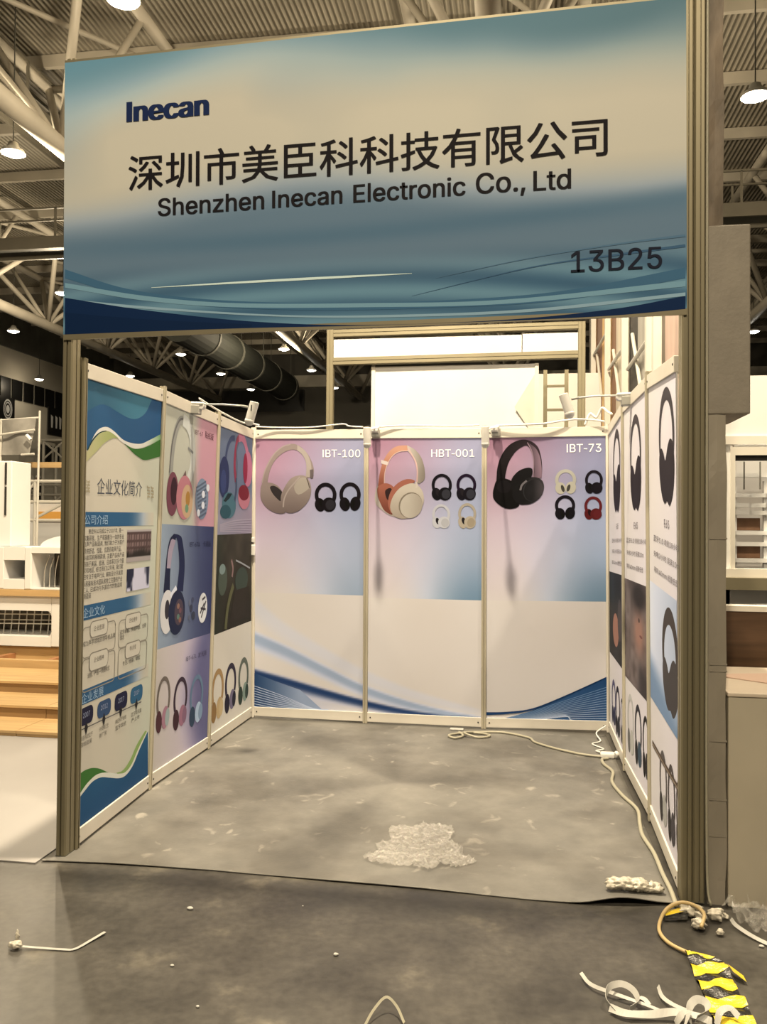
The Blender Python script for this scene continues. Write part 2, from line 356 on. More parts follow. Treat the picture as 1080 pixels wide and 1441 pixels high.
 'C': (510, '267 -7 225 -3 186 7 150 25 119 49 92 79 70 115 53 157 44 203 40 254 44 305 53 352 70 393 92 429 119 459 150 484 186 501 225 512 267 516 293 514 317 511 340 504 362 496 383 485 402 471 419 456 435 438 448 418 459 397 467 373 473 348 408 348 404 365 397 380 389 395 380 407 369 418 357 428 344 437 330 444 315 449 300 453 284 455 267 456 237 453 209 445 184 432 161 414 141 391 125 364 113 332 106 295 103 254 106 213 113 177 125 145 141 117 161 94 184 76 210 63 237 56 267 53 284 54 300 56 315 60 330 65 344 72 357 81 369 90 380 102 389 114 397 128 404 144 408 160 473 160 467 135 459 112 448 91 435 71 420 53 402 38 383 24 363 13 341 5 317 -2 293 -6', '17 19 18 17 20 19 16 20 17 16 21 20 16 22 21 15 22 16 15 23 22 15 24 23 14 24 15 14 25 24 13 44 14 44 43 14 43 25 14 42 25 43 42 26 25 41 26 42 13 45 44 40 26 41 39 26 40 13 46 45 38 26 39 38 27 26 37 27 38 13 47 46 12 47 13 36 27 37 35 27 36 35 28 27 12 48 47 34 28 35 34 29 28 33 29 34 11 48 12 11 49 48 32 29 33 32 30 29 31 30 32 11 50 49 10 50 11 10 51 50 9 51 10 9 52 51 8 52 9 8 53 52 8 54 53 7 54 8 7 55 54 72 74 73 72 75 74 6 55 7 6 56 55 71 75 72 71 76 75 70 76 71 6 57 56 5 57 6 69 76 70 69 77 76 68 77 69 5 58 57 68 78 77 67 78 68 66 78 67 4 58 5 4 59 58 65 78 66 65 79 78 64 79 65 4 60 59 63 79 64 62 79 63 4 61 60 61 79 62 61 80 79 4 80 61 3 80 4 3 81 80 2 81 3 2 82 81 2 83 82 1 83 2 1 84 83 1 85 84 0 85 1'),
 'E': (419, '60 0 60 509 372 509 372 452 125 452 125 286 355 286 355 229 125 229 125 57 375 57 375 0', '0 4 1 4 2 1 4 3 2 0 5 4 0 8 5 8 6 5 8 7 6 0 9 8 0 10 9 0 11 10'),
 'H': (517, '60 0 60 509 125 509 125 289 392 289 392 509 457 509 457 0 392 0 392 232 125 232 125 0', '0 2 1 0 3 2 4 6 5 4 7 6 0 10 3 10 4 3 10 9 4 9 7 4 0 11 10 8 7 9'),
 'I': (300, '31 0 31 57 118 57 118 452 31 452 31 509 269 509 269 452 183 452 183 57 269 57 269 0', '4 6 5 4 7 6 3 7 4 2 8 3 8 7 3 2 9 8 0 2 1 0 9 2 0 10 9 0 11 10'),
 'L': (393, '60 0 60 509 125 509 125 57 361 57 361 0', '0 2 1 0 3 2 0 4 3 0 5 4'),
 'M': (628, '60 0 60 509 152 509 277 187 280 179 284 170 287 159 291 147 295 135 299 123 303 110 307 97 311 84 315 71 319 60 322 49 307 49 311 59 314 71 318 83 322 95 326 108 330 121 334 134 338 146 342 158 346 169 349 179 352 187 476 509 568 509 568 0 504 0 504 291 504 302 504 314 504 327 505 340 505 354 505 369 505 383 506 398 506 413 506 428 507 443 507 457 513 457 508 441 503 425 498 409 492 393 487 378 482 363 477 348 472 335 467 322 463 310 459 300 456 291 342 0 286 0 170 291 167 300 163 310 159 321 155 333 150 347 145 361 140 376 134 392 129 408 124 424 118 441 112 457 119 457 119 444 120 430 120 416 120 401 121 386 121 372 121 357 121 342 122 328 122 315 122 302 122 291 122 0', '0 73 1 73 2 1 73 74 2 74 3 2 28 45 29 45 30 29 45 46 30 46 31 30 0 72 73 75 3 74 28 44 45 47 31 46 76 3 75 28 48 44 48 43 44 48 43 47 43 31 47 0 76 72 76 71 72 0 77 76 71 3 76 42 31 43 28 49 48 70 3 71 0 78 77 41 31 42 28 50 49 69 3 70 0 79 78 40 31 41 28 51 50 68 3 69 0 80 79 39 31 40 28 52 51 67 3 68 0 81 80 38 31 39 28 53 52 66 3 67 0 82 81 37 31 38 28 54 53 65 3 66 0 83 82 36 31 37 28 55 54 64 3 65 0 84 83 35 31 36 28 56 55 63 3 64 0 85 84 34 31 35 28 57 56 62 3 63 0 86 85 33 31 34 28 58 57 61 3 62 0 87 86 60 3 61 28 59 58 32 31 33 60 4 3 27 59 28 60 5 4 26 59 27 60 6 5 25 59 26 60 7 6 24 59 25 60 8 7 23 59 24 60 9 8 22 59 23 60 10 9 21 59 22 60 11 10 20 59 21 60 12 11 19 59 20 60 18 12 18 13 12 18 13 19 13 59 19 14 59 13 60 17 18 15 59 14 60 16 17 60 15 16 60 59 15'),
 'S': (447, '224 -9 188 -7 156 -1 128 9 102 23 81 40 64 60 51 83 42 109 38 137 104 137 108 118 114 102 123 88 136 76 150 66 166 59 185 53 204 50 224 49 246 50 267 54 286 60 303 69 317 79 329 92 338 106 344 122 346 139 344 154 340 168 332 179 322 189 310 197 296 205 280 211 263 217 245 222 184 239 145 253 112 269 86 289 67 313 56 341 52 372 54 400 62 425 75 448 92 468 113 484 138 498 165 508 195 514 227 516 259 514 289 508 316 498 340 484 360 468 377 449 390 427 398 403 401 378 337 378 332 402 320 421 302 437 280 449 254 456 225 459 204 457 185 454 167 448 152 440 139 430 129 418 121 405 117 391 115 376 117 359 122 345 131 334 142 324 155 315 169 308 184 302 198 297 212 293 264 279 279 275 295 270 312 264 328 256 344 248 359 238 372 226 384 213 395 198 402 180 407 161 408 139 406 112 399 87 386 64 370 43 349 25 323 11 294 0 261 -7', '52 54 53 51 54 52 51 55 54 50 55 51 50 56 55 49 56 50 49 57 56 48 57 49 48 58 57 48 59 58 47 70 48 70 69 48 69 59 48 68 59 69 47 71 70 67 59 68 47 72 71 66 59 67 66 60 59 46 72 47 46 73 72 46 74 73 65 60 66 46 75 74 65 61 60 45 75 46 64 61 65 45 76 75 45 77 76 64 62 61 63 62 64 44 77 45 44 78 77 44 79 78 43 79 44 43 80 79 43 81 80 42 81 43 42 82 81 42 83 82 42 84 83 41 84 42 41 85 84 41 86 85 41 87 86 41 88 87 40 88 41 40 89 88 40 90 89 40 91 90 39 91 40 39 92 91 39 93 92 38 93 39 38 94 93 37 94 38 37 95 94 37 96 95 36 96 37 35 96 36 35 97 96 34 97 35 33 97 34 33 98 97 32 98 33 31 98 32 31 99 98 30 99 31 29 99 30 29 100 99 28 100 29 27 100 28 27 101 100 8 10 9 8 11 10 26 101 27 8 12 11 26 102 101 7 12 8 25 102 26 7 13 12 24 102 25 7 14 13 24 103 102 6 14 7 23 103 24 6 15 14 22 103 23 6 16 15 22 104 103 21 104 22 5 16 6 5 17 16 20 104 21 5 18 17 19 104 20 5 19 18 5 104 19 5 105 104 4 105 5 4 106 105 3 106 4 3 107 106 2 107 3 2 108 107 1 108 2 1 0 108'),
 'T': (449, '32 452 32 509 417 509 417 452 257 452 257 0 193 0 193 452', '0 2 1 0 3 2 7 3 0 6 4 7 4 3 7 6 5 4'),
 'a': (389, '160 -9 137 -7 115 -3 94 5 76 15 60 29 48 45 38 63 32 84 30 108 32 128 36 146 43 161 53 174 64 184 78 193 92 200 108 206 125 211 143 214 161 217 178 220 200 223 218 225 234 227 247 229 257 231 265 235 271 240 274 246 276 255 276 257 275 272 272 285 267 297 260 307 251 315 240 322 227 327 212 330 196 331 178 330 163 327 149 322 137 316 127 309 118 301 110 292 104 283 100 274 41 291 51 313 64 331 79 346 95 358 114 368 133 375 153 380 173 383 194 384 208 384 223 382 239 379 255 375 271 369 286 360 300 350 312 336 322 320 330 301 335 278 337 251 337 0 277 0 277 52 272 52 267 43 260 34 252 25 242 16 229 8 215 1 199 -4 181 -7 170 45 192 47 211 51 228 59 242 68 254 80 263 93 270 108 274 122 276 138 276 190 272 187 267 184 259 182 251 180 241 178 231 176 221 174 210 173 200 171 191 170 182 169 175 168 161 166 147 163 134 159 122 153 112 147 103 139 97 130 93 118 92 105 93 93 96 82 102 72 109 64 119 57 130 52 142 48 156 46', '58 60 59 58 61 60 57 61 58 57 62 61 56 62 57 56 63 62 55 63 56 55 64 63 55 65 64 54 65 55 54 66 65 53 66 54 53 67 66 52 67 53 52 40 67 40 39 67 39 68 67 51 41 52 41 40 52 51 42 41 38 68 39 51 43 42 37 68 38 51 44 43 36 68 37 36 69 68 51 45 44 35 69 36 50 45 51 50 46 45 34 69 35 34 70 69 50 47 46 33 70 34 50 48 47 49 48 50 32 70 33 32 71 70 31 71 32 30 71 31 29 71 30 29 72 71 28 72 29 27 72 28 26 94 27 94 72 27 25 94 26 24 94 25 23 94 24 22 94 23 21 94 22 20 94 21 19 94 20 18 94 19 17 94 18 16 94 17 15 94 16 14 94 15 14 95 94 93 72 94 14 96 95 14 97 96 13 97 14 13 98 97 13 99 98 13 100 99 13 101 100 13 102 101 12 102 13 12 103 102 12 104 103 12 105 104 12 106 105 12 107 106 12 108 107 12 109 108 11 109 12 11 110 109 11 111 110 11 112 111 10 112 11 10 113 112 92 72 93 10 114 113 9 114 10 91 72 92 9 115 114 8 115 9 90 72 91 8 116 115 89 72 90 8 117 116 7 117 8 7 118 117 88 74 89 74 72 89 7 119 118 87 74 88 7 120 119 6 120 7 86 75 87 75 74 87 6 121 120 6 122 121 86 76 75 73 72 74 85 76 86 6 123 122 84 76 85 6 84 123 6 76 84 5 76 6 5 77 76 5 78 77 4 78 5 4 79 78 4 80 79 3 80 4 3 81 80 2 81 3 2 82 81 1 82 2 1 83 82 0 83 1'),
 'c': (396, '207 -8 174 -5 144 3 117 16 93 35 72 58 56 85 44 116 37 150 34 187 37 225 44 260 56 291 72 318 93 341 117 360 144 374 174 382 207 384 226 384 243 381 260 377 276 371 291 364 305 356 318 346 330 335 340 322 349 308 356 293 362 277 303 262 300 272 295 281 290 289 284 297 278 304 270 311 261 316 252 321 242 325 231 328 220 329 207 330 184 328 163 321 145 310 130 296 118 278 108 258 102 236 98 212 96 187 98 163 102 139 108 117 118 97 130 80 145 66 163 55 184 49 207 46 220 47 232 49 243 52 253 55 262 60 271 66 279 73 285 80 292 89 297 98 301 107 304 117 363 102 357 86 350 70 341 56 331 43 319 32 306 21 292 12 277 5 261 -1 244 -5 226 -7', '17 19 18 17 20 19 16 20 17 16 21 20 16 22 21 15 22 16 15 23 22 15 24 23 14 24 15 14 25 24 14 26 25 13 43 14 43 26 14 43 42 26 42 27 26 13 44 43 41 27 42 13 45 44 40 27 41 39 27 40 39 28 27 13 46 45 38 28 39 12 46 13 37 28 38 36 28 37 12 47 46 36 29 28 35 29 36 34 29 35 12 48 47 34 30 29 11 48 12 33 30 34 32 30 33 11 49 48 32 31 30 10 49 11 10 50 49 10 51 50 9 51 10 9 52 51 8 52 9 8 53 52 8 54 53 7 54 8 7 55 54 7 56 55 72 74 73 6 56 7 71 74 72 71 75 74 70 75 71 6 57 56 69 75 70 69 76 75 5 57 6 5 58 57 68 76 69 67 76 68 67 77 76 66 77 67 5 59 58 65 77 66 4 59 5 65 78 77 64 78 65 4 60 59 63 78 64 62 78 63 4 61 60 61 78 62 4 78 61 4 79 78 3 79 4 3 80 79 3 81 80 2 81 3 2 82 81 2 83 82 1 83 2 1 84 83 1 85 84 0 85 1'),
 'd': (424, '195 -8 165 -6 137 3 111 16 89 34 70 57 55 84 43 116 36 151 34 189 36 227 43 261 55 293 70 320 89 342 112 361 137 374 165 382 196 384 218 383 237 379 253 373 267 364 278 355 287 346 295 336 301 327 306 319 311 319 311 509 372 509 372 0 313 0 313 59 307 59 301 50 295 41 287 31 277 21 266 12 252 4 236 -3 217 -7 205 47 226 49 246 55 263 65 278 78 290 95 299 115 306 138 310 162 312 189 310 216 306 241 300 263 290 282 278 299 263 312 246 322 227 328 205 330 182 328 162 322 145 311 130 298 118 281 108 261 102 239 98 215 96 189 98 163 102 139 109 117 118 97 130 80 145 66 162 55 182 49', '28 30 29 28 31 30 17 19 18 17 20 19 16 20 17 16 21 20 15 21 16 15 22 21 15 23 22 14 23 15 14 24 23 14 25 24 13 61 14 61 25 14 61 26 25 13 62 61 60 26 61 59 26 60 13 63 62 59 27 26 58 27 59 13 64 63 12 64 13 58 28 27 58 57 28 57 56 28 56 55 28 55 54 28 54 31 28 12 65 64 12 66 65 11 66 12 11 67 66 10 67 11 10 68 67 53 31 54 10 69 68 9 69 10 52 31 53 9 70 69 9 71 70 51 31 52 8 71 9 8 72 71 50 31 51 7 72 8 7 73 72 49 31 50 7 74 73 6 74 7 48 31 49 6 75 74 47 33 48 33 31 48 5 75 6 5 76 75 46 33 47 5 77 76 45 34 46 34 33 46 45 35 34 32 31 33 4 77 5 4 78 77 44 35 45 44 36 35 4 43 78 43 36 44 4 36 43 4 37 36 3 37 4 3 38 37 3 39 38 2 39 3 2 40 39 2 41 40 1 41 2 1 42 41 0 42 1'),
 'e': (404, '212 -8 177 -5 145 3 117 16 92 35 72 58 56 85 44 116 37 150 34 187 36 224 44 258 55 290 71 317 91 340 115 359 142 373 172 382 205 384 226 383 246 380 266 374 285 366 303 355 319 341 334 324 347 305 357 282 365 256 370 227 371 194 371 169 75 169 75 221 338 221 310 202 308 226 304 248 298 269 288 286 277 301 263 314 246 323 227 328 205 330 183 328 164 323 146 313 131 301 119 286 109 270 102 251 97 231 96 211 96 178 98 151 102 127 110 106 121 88 135 73 151 61 169 53 190 48 212 46 227 47 241 49 254 53 265 58 276 65 285 73 294 82 300 93 306 105 365 91 358 72 348 55 335 39 320 26 302 14 283 4 261 -3 237 -7', '17 19 18 17 20 19 16 20 17 16 21 20 16 22 21 15 22 16 15 23 22 14 23 15 14 24 23 14 25 24 13 45 14 45 44 14 44 25 14 43 25 44 42 25 43 13 46 45 42 26 25 41 26 42 13 47 46 12 47 13 40 26 41 12 48 47 40 27 26 39 27 40 12 49 48 11 49 12 11 50 49 38 27 39 38 28 27 11 51 50 37 28 38 10 51 11 37 29 28 10 52 51 36 29 37 10 33 52 33 53 52 36 34 29 34 30 29 35 34 36 9 33 10 9 32 33 53 34 33 53 30 34 54 30 53 54 31 30 8 32 9 55 31 54 8 31 32 8 55 31 8 56 55 7 56 8 7 57 56 6 57 7 6 58 57 71 73 72 70 73 71 70 74 73 6 59 58 5 59 6 69 74 70 5 60 59 68 74 69 68 75 74 67 75 68 5 61 60 66 75 67 4 61 5 66 76 75 4 62 61 65 76 66 64 76 65 4 63 62 63 76 64 4 76 63 4 77 76 3 77 4 3 78 77 2 78 3 2 79 78 2 80 79 1 80 2 1 81 80 0 81 1'),
 'h': (410, '114 227 114 0 53 0 53 509 114 509 114 287 102 287 116 319 132 344 152 362 175 374 200 382 227 384 252 383 275 377 295 369 313 356 328 340 341 321 350 298 355 271 357 240 357 0 296 0 296 235 293 263 286 286 273 304 256 318 235 326 210 329 192 328 176 324 161 317 147 308 136 297 126 283 119 266 115 248', '2 4 3 2 6 4 6 5 4 11 13 12 11 14 13 10 14 11 10 15 14 9 15 10 9 16 15 8 16 9 8 17 16 7 31 8 31 17 8 31 30 17 30 18 17 29 18 30 7 32 31 28 18 29 7 33 32 28 19 18 6 33 7 27 19 28 6 34 33 6 35 34 26 19 27 26 20 19 6 36 35 2 37 6 37 36 6 25 20 26 25 21 20 2 38 37 24 21 25 2 0 38 24 22 21 23 22 24 2 1 0'),
 'i': (167, '84 443 73 444 63 448 54 455 47 463 43 472 41 483 43 494 47 504 54 512 63 518 73 522 84 524 95 522 105 518 114 512 121 504 125 494 126 483 125 472 121 463 114 455 105 448 95 444 53 0 53 379 114 379 114 0', '24 26 25 24 27 26 11 13 12 10 13 11 10 14 13 9 14 10 9 15 14 8 15 9 8 16 15 7 16 8 7 17 16 6 17 7 6 18 17 5 18 6 5 19 18 4 19 5 4 20 19 3 20 4 3 21 20 2 21 3 2 22 21 1 22 2 1 23 22 0 23 1'),
 'l': (189, '139 -2 112 0 91 8 74 20 62 37 55 59 53 84 53 509 114 509 114 99 114 83 117 71 120 62 126 57 135 53 146 52 152 52 157 52 160 53 164 53 167 54 170 54 181 3 175 1 169 0 162 -1 154 -2 147 -2', '6 8 7 6 9 8 6 10 9 5 10 6 5 11 10 5 12 11 5 13 12 4 13 5 4 14 13 20 22 21 19 22 20 18 22 19 4 15 14 17 22 18 16 22 17 15 22 16 4 22 15 3 22 4 2 22 3 1 22 2 1 23 22 1 24 23 1 25 24 0 25 1 0 26 25 0 27 26'),
 'm': (610, '53 0 53 379 112 379 112 295 108 295 114 314 122 331 132 346 144 358 158 368 172 376 187 382 203 385 219 386 245 383 268 375 287 361 303 342 314 320 321 295 312 295 318 312 326 329 337 343 350 356 364 366 381 375 398 381 417 385 437 386 458 385 478 380 497 372 514 361 529 346 541 328 550 307 555 283 557 255 557 0 496 0 496 254 493 279 485 298 473 313 456 323 438 329 419 330 402 329 387 326 374 320 363 312 353 302 345 290 340 277 336 263 335 247 335 0 274 0 274 260 272 280 265 297 253 311 238 322 220 328 199 330 185 329 171 326 158 320 145 312 135 302 126 289 119 274 115 257 114 238 114 0', '12 14 13 28 30 29 11 14 12 27 30 28 27 31 30 11 15 14 10 15 11 26 31 27 26 32 31 0 2 1 0 4 2 4 3 2 9 15 10 25 32 26 9 16 15 25 33 32 8 16 9 24 33 25 8 17 16 24 34 33 7 17 8 23 34 24 23 35 34 6 17 7 22 47 23 47 35 23 6 65 17 65 18 17 5 66 6 66 65 6 64 18 65 22 48 47 46 35 47 5 67 66 22 49 48 21 49 22 45 35 46 45 36 35 63 18 64 5 68 67 21 50 49 44 36 45 62 18 63 5 69 68 62 19 18 21 51 50 4 69 5 43 36 44 20 51 21 4 70 69 20 52 51 61 19 62 43 37 36 20 53 52 4 71 70 42 37 43 60 20 61 20 19 61 0 72 4 72 71 4 60 53 20 60 54 53 42 38 37 59 54 60 41 38 42 59 55 54 0 73 72 59 56 55 58 56 59 0 74 73 41 39 38 40 39 41 58 57 56 0 75 74'),
 'n': (410, '114 227 114 0 53 0 53 379 112 379 112 287 102 287 116 319 132 344 152 362 175 374 200 382 227 384 252 383 275 377 295 369 313 356 328 340 341 321 350 298 355 271 357 240 357 0 296 0 296 235 293 263 286 286 273 304 256 318 235 326 210 329 192 328 176 324 161 317 147 308 136 297 126 283 119 266 115 248', '11 13 12 11 14 13 10 14 11 2 4 3 2 6 4 6 5 4 10 15 14 9 15 10 9 16 15 8 16 9 8 17 16 7 31 8 31 17 8 31 30 17 30 18 17 29 18 30 7 32 31 28 18 29 7 33 32 28 19 18 6 33 7 27 19 28 6 34 33 6 35 34 26 19 27 26 20 19 6 36 35 2 37 6 37 36 6 25 20 26 25 21 20 2 38 37 24 21 25 2 0 38 24 22 21 23 22 24 2 1 0'),
 'o': (415, '207 -8 174 -5 144 3 117 16 93 35 72 58 56 85 44 116 37 150 34 187 37 225 44 260 56 291 72 318 93 341 117 360 144 374 174 382 207 384 241 382 271 374 299 360 323 341 343 318 359 291 371 260 379 225 381 187 379 150 371 116 359 85 343 58 323 35 299 16 271 3 241 -5 207 46 231 49 252 55 270 66 285 80 298 97 307 117 314 139 318 163 319 187 318 212 314 236 307 258 298 278 285 296 270 310 252 321 231 328 207 330 184 328 163 321 145 310 130 296 118 278 108 258 102 236 98 212 96 187 98 163 102 139 108 117 118 97 130 80 145 66 163 55 184 49', '17 19 18 16 19 17 16 20 19 15 20 16 15 21 20 14 21 15 14 22 21 13 22 14 13 54 22 54 23 22 13 55 54 53 23 54 13 56 55 52 23 53 13 57 56 51 23 52 12 57 13 51 24 23 12 58 57 50 24 51 12 59 58 49 24 50 11 59 12 49 25 24 11 60 59 48 25 49 10 60 11 48 26 25 10 61 60 47 26 48 10 62 61 46 26 47 46 27 26 9 62 10 9 63 62 45 27 46 8 63 9 8 64 63 44 27 45 44 28 27 8 65 64 43 28 44 43 29 28 7 65 8 7 66 65 42 29 43 7 67 66 41 29 42 6 67 7 41 30 29 6 68 67 40 30 41 5 68 6 40 31 30 5 69 68 39 31 40 5 70 69 38 31 39 4 70 5 38 32 31 4 71 70 37 32 38 4 36 71 36 32 37 4 32 36 3 32 4 3 33 32 2 33 3 2 34 33 1 34 2 1 35 34 0 35 1'),
 'r': (259, '53 0 53 379 112 379 112 321 115 321 124 339 137 354 152 367 171 377 191 383 213 385 218 385 223 385 229 384 235 384 240 384 243 384 243 322 241 323 236 324 230 324 223 325 215 326 207 326 190 324 174 321 159 315 146 306 135 296 126 284 119 269 115 254 114 237 114 0', '9 11 10 9 12 11 9 13 12 9 14 13 9 15 14 9 16 15 9 17 16 8 17 9 0 2 1 0 3 2 7 17 8 6 17 7 5 19 6 19 18 6 18 17 6 4 23 5 23 22 5 22 21 5 21 20 5 20 19 5 4 24 23 4 25 24 0 4 3 0 31 4 31 30 4 30 29 4 29 28 4 28 27 4 27 26 4 26 25 4 0 32 31 0 33 32'),
 't': (227, '204 379 204 327 6 327 6 379 65 471 126 471 126 98 127 83 130 70 136 61 144 55 156 51 170 50 175 50 180 50 185 51 191 52 197 53 202 54 213 2 207 0 200 -2 192 -3 184 -3 176 -4 168 -4 138 -1 113 7 92 21 77 41 68 64 65 93', '31 5 4 31 6 5 2 0 3 2 1 0 31 7 6 30 7 31 30 8 7 30 9 8 29 9 30 29 10 9 29 11 10 17 19 18 16 19 17 15 19 16 29 12 11 14 19 15 13 19 14 12 19 13 29 19 12 28 19 29 27 19 28 26 19 27 26 20 19 26 21 20 25 21 26 25 22 21 25 23 22 25 24 23'),
 'z': (380, '42 0 42 46 254 320 254 323 48 323 48 379 333 379 333 331 126 60 126 56 339 56 339 0', '4 6 5 4 7 6 4 3 7 3 2 7 2 8 7 1 8 2 1 9 8 1 10 9 1 11 10 0 11 1'),
 '.': (188, '95 -4 83 -3 73 1 63 9 55 18 51 29 50 41 51 53 55 64 63 73 73 81 83 85 95 87 107 85 118 81 128 73 135 64 140 53 141 41 140 29 135 18 128 9 118 1 107 -3', '11 13 12 10 13 11 10 14 13 10 15 14 9 15 10 8 15 9 8 16 15 7 16 8 7 17 16 6 17 7 6 18 17 5 18 6 5 19 18 4 19 5 4 20 19 3 20 4 3 21 20 2 21 3 2 22 21 1 22 2 1 23 22 0 23 1'),
 ',': (188, '38 -119 68 71 137 71 84 -119', '0 2 1 0 3 2'),
 '-': (453, '337 244 337 188 114 188 114 244', '2 0 3 2 1 0'),
 ':': (188, '95 271 83 272 73 277 63 284 55 294 51 304 50 316 51 328 55 339 63 349 73 356 83 360 95 362 107 360 118 356 128 349 135 339 140 328 141 316 140 304 135 294 128 284 118 277 107 272 95 -4 83 -3 73 1 63 9 55 18 51 29 50 41 51 53 55 64 63 73 73 81 83 85 95 87 107 85 118 81 128 73 135 64 140 53 141 41 140 29 135 18 128 9 118 1 107 -3', '35 37 36 34 37 35 34 38 37 34 39 38 33 39 34 32 39 33 32 40 39 31 40 32 31 41 40 30 41 31 30 42 41 29 42 30 29 43 42 28 43 29 28 44 43 27 44 28 27 45 44 26 45 27 26 46 45 25 46 26 25 47 46 24 47 25 11 13 12 11 14 13 10 14 11 10 15 14 9 15 10 8 15 9 8 16 15 7 16 8 7 17 16 6 17 7 6 18 17 5 18 6 5 19 18 5 20 19 4 20 5 3 20 4 3 21 20 2 21 3 2 22 21 2 23 22 1 23 2 1 0 23'),
}

GLYPHS['I'] = (200, '68 0 132 0 132 509 68 509', '0 1 2 0 2 3')
GLYPHS['l'] = (175, '60 0 118 0 118 528 60 528', '0 1 2 0 2 3')
GLYPHS['-'] = (270, '30 178 240 178 240 232 30 232', '0 1 2 0 2 3')
GLYPHS['M'] = (600, '65 0 125 0 125 400 290 0 320 0 480 400 480 0 540 0 540 509 455 509 305 120 150 509 65 509',
               '0 1 2 0 2 11 0 11 12 2 3 11 11 3 10 3 4 10 10 4 5 10 5 9 5 9 8 5 8 7 5 7 6')
_cj = {}


def glyph(ch):
    if ch in GLYPHS:
        a, v, t = GLYPHS[ch]
        v = list(map(int, v.split()))
        t = list(map(int, t.split()))
        # the latin em is drawn at the height of the CJK em
        return a / 700.0, [(v[i] / 700.0, v[i + 1] / 700.0) for i in range(0, len(v), 2)], [tuple(t[i:i + 3]) for i in range(0, len(t), 3)]
    if ch == ' ':
        return 0.35, [], []
    if ch not in _cj:
        c = bpy.data.curves.new('glyph', 'FONT')
        c.body = ch
        c.resolution_u = 2
        o = bpy.data.objects.new('glyph', c)
        COL.objects.link(o)
        bpy.context.view_layer.update()
        me = bpy.data.meshes.new_from_object(o.evaluated_get(bpy.context.evaluated_depsgraph_get()))
        _cj[ch] = (1.0, [(v.co.x, v.co.y) for v in me.vertices], [tuple(p.vertices) for p in me.polygons])
        bpy.data.objects.remove(o)
        bpy.data.curves.remove(c)
        bpy.data.meshes.remove(me)
    return _cj[ch]


def layout(s):
    x, V, F = 0.0, [], []
    for ch in s:
        a, v, f = glyph(ch)
        n = len(V)
        V += [(p[0] + x, p[1]) for p in v]
        F += [tuple(i + n for i in t) for t in f]
        x += a
    x0, x1 = min(p[0] for p in V), max(p[0] for p in V)
    y0, y1 = min(p[1] for p in V), max(p[1] for p in V)
    return [((p[0] - x0) / (x1 - x0), (p[1] - y0) / (y1 - y0)) for p in V], F, (x1 - x0) / (y1 - y0)


# ------------------------------------------------------------------ panels: a flat upright sheet with its own (s, z) coordinates
H = 2.5


class Panel:
    """quad bl,br,tr,tl; s runs 0..1 from left to right as seen from inside the booth, z runs 0..h upward"""

    def __init__(self, bl, br, tr, tl, h=H):
        self.c = [np.array(p, float) for p in (bl, br, tr, tl)]
        self.h = h
        self.w = float(np.linalg.norm(self.c[1] - self.c[0]))
        n = np.cross(self.c[1] - self.c[0], self.c[3] - self.c[0])
        self.n = n / np.linalg.norm(n)
        A, b = [], []
        for P, (X, Y) in zip(self.c, ((0, 0), (1, 0), (1, h), (0, h))):
            u, v = project(P)
            A.append([u, v, 1, 0, 0, 0, -u * X, -v * X])
            A.append([0, 0, 0, u, v, 1, -u * Y, -v * Y])
            b += [X, Y]
        self.Hm = np.append(np.linalg.solve(np.array(A), np.array(b)), 1).reshape(3, 3)

    def px(self, u, v):
        """sheet coordinates of a spot measured in the photograph"""
        q = self.Hm @ np.array([u, v, 1.0])
        x = np.array([q[0] / q[2], q[1] / q[2]])
        for _ in range(4):                      # the sheets are slightly warped: refine
            r = np.array(project(self.map(*x))) - (u, v)
            J = np.stack([(np.array(project(self.map(x[0] + 1e-4, x[1]))) - (u, v) - r) / 1e-4,
                          (np.array(project(self.map(x[0], x[1] + 1e-4))) - (u, v) - r) / 1e-4], 1)
            x = x - np.linalg.solve(J, r)
        return float(x[0]), float(x[1])

    def map(self, s, z, off=0.0):
        a = self.c[0] * (1 - s) + self.c[1] * s
        b = self.c[3] * (1 - s) + self.c[2] * s
        t = z / self.h
        return a * (1 - t) + b * t + self.n * off

    def slab(self, s0, s1, z0, z1, o0, o1):
        ns, nz = (8, 16) if z1 - z0 > 1 else (8, 1)
        m = MB()
        S = [s0 + (s1 - s0) * i / ns for i in range(ns + 1)]
        Z = [z0 + (z1 - z0) * j / nz for j in range(nz + 1)]
        vs = [self.map(a, b, o) for o in (o0, o1) for b in Z for a in S]
        N = (ns + 1) * (nz + 1)
        I = lambda i, j, k: k * N + j * (ns + 1) + i
        fs = []
        for k in (0, 1):
            for j in range(nz):
                for i in range(ns):
                    fs.append((I(i, j, k), I(i + 1, j, k), I(i + 1, j + 1, k), I(i, j + 1, k)))
        for i in range(ns):
            fs += [(I(i, 0, 0), I(i + 1, 0, 0), I(i + 1, 0, 1), I(i, 0, 1)), (I(i, nz, 0), I(i + 1, nz, 0), I(i + 1, nz, 1), I(i, nz, 1))]
        for j in range(nz):
            fs += [(I(0, j, 0), I(0, j + 1, 0), I(0, j + 1, 1), I(0, j, 1)), (I(ns, j, 0), I(ns, j + 1, 0), I(ns, j + 1, 1), I(ns, j, 1))]
        return m.add(vs, fs)


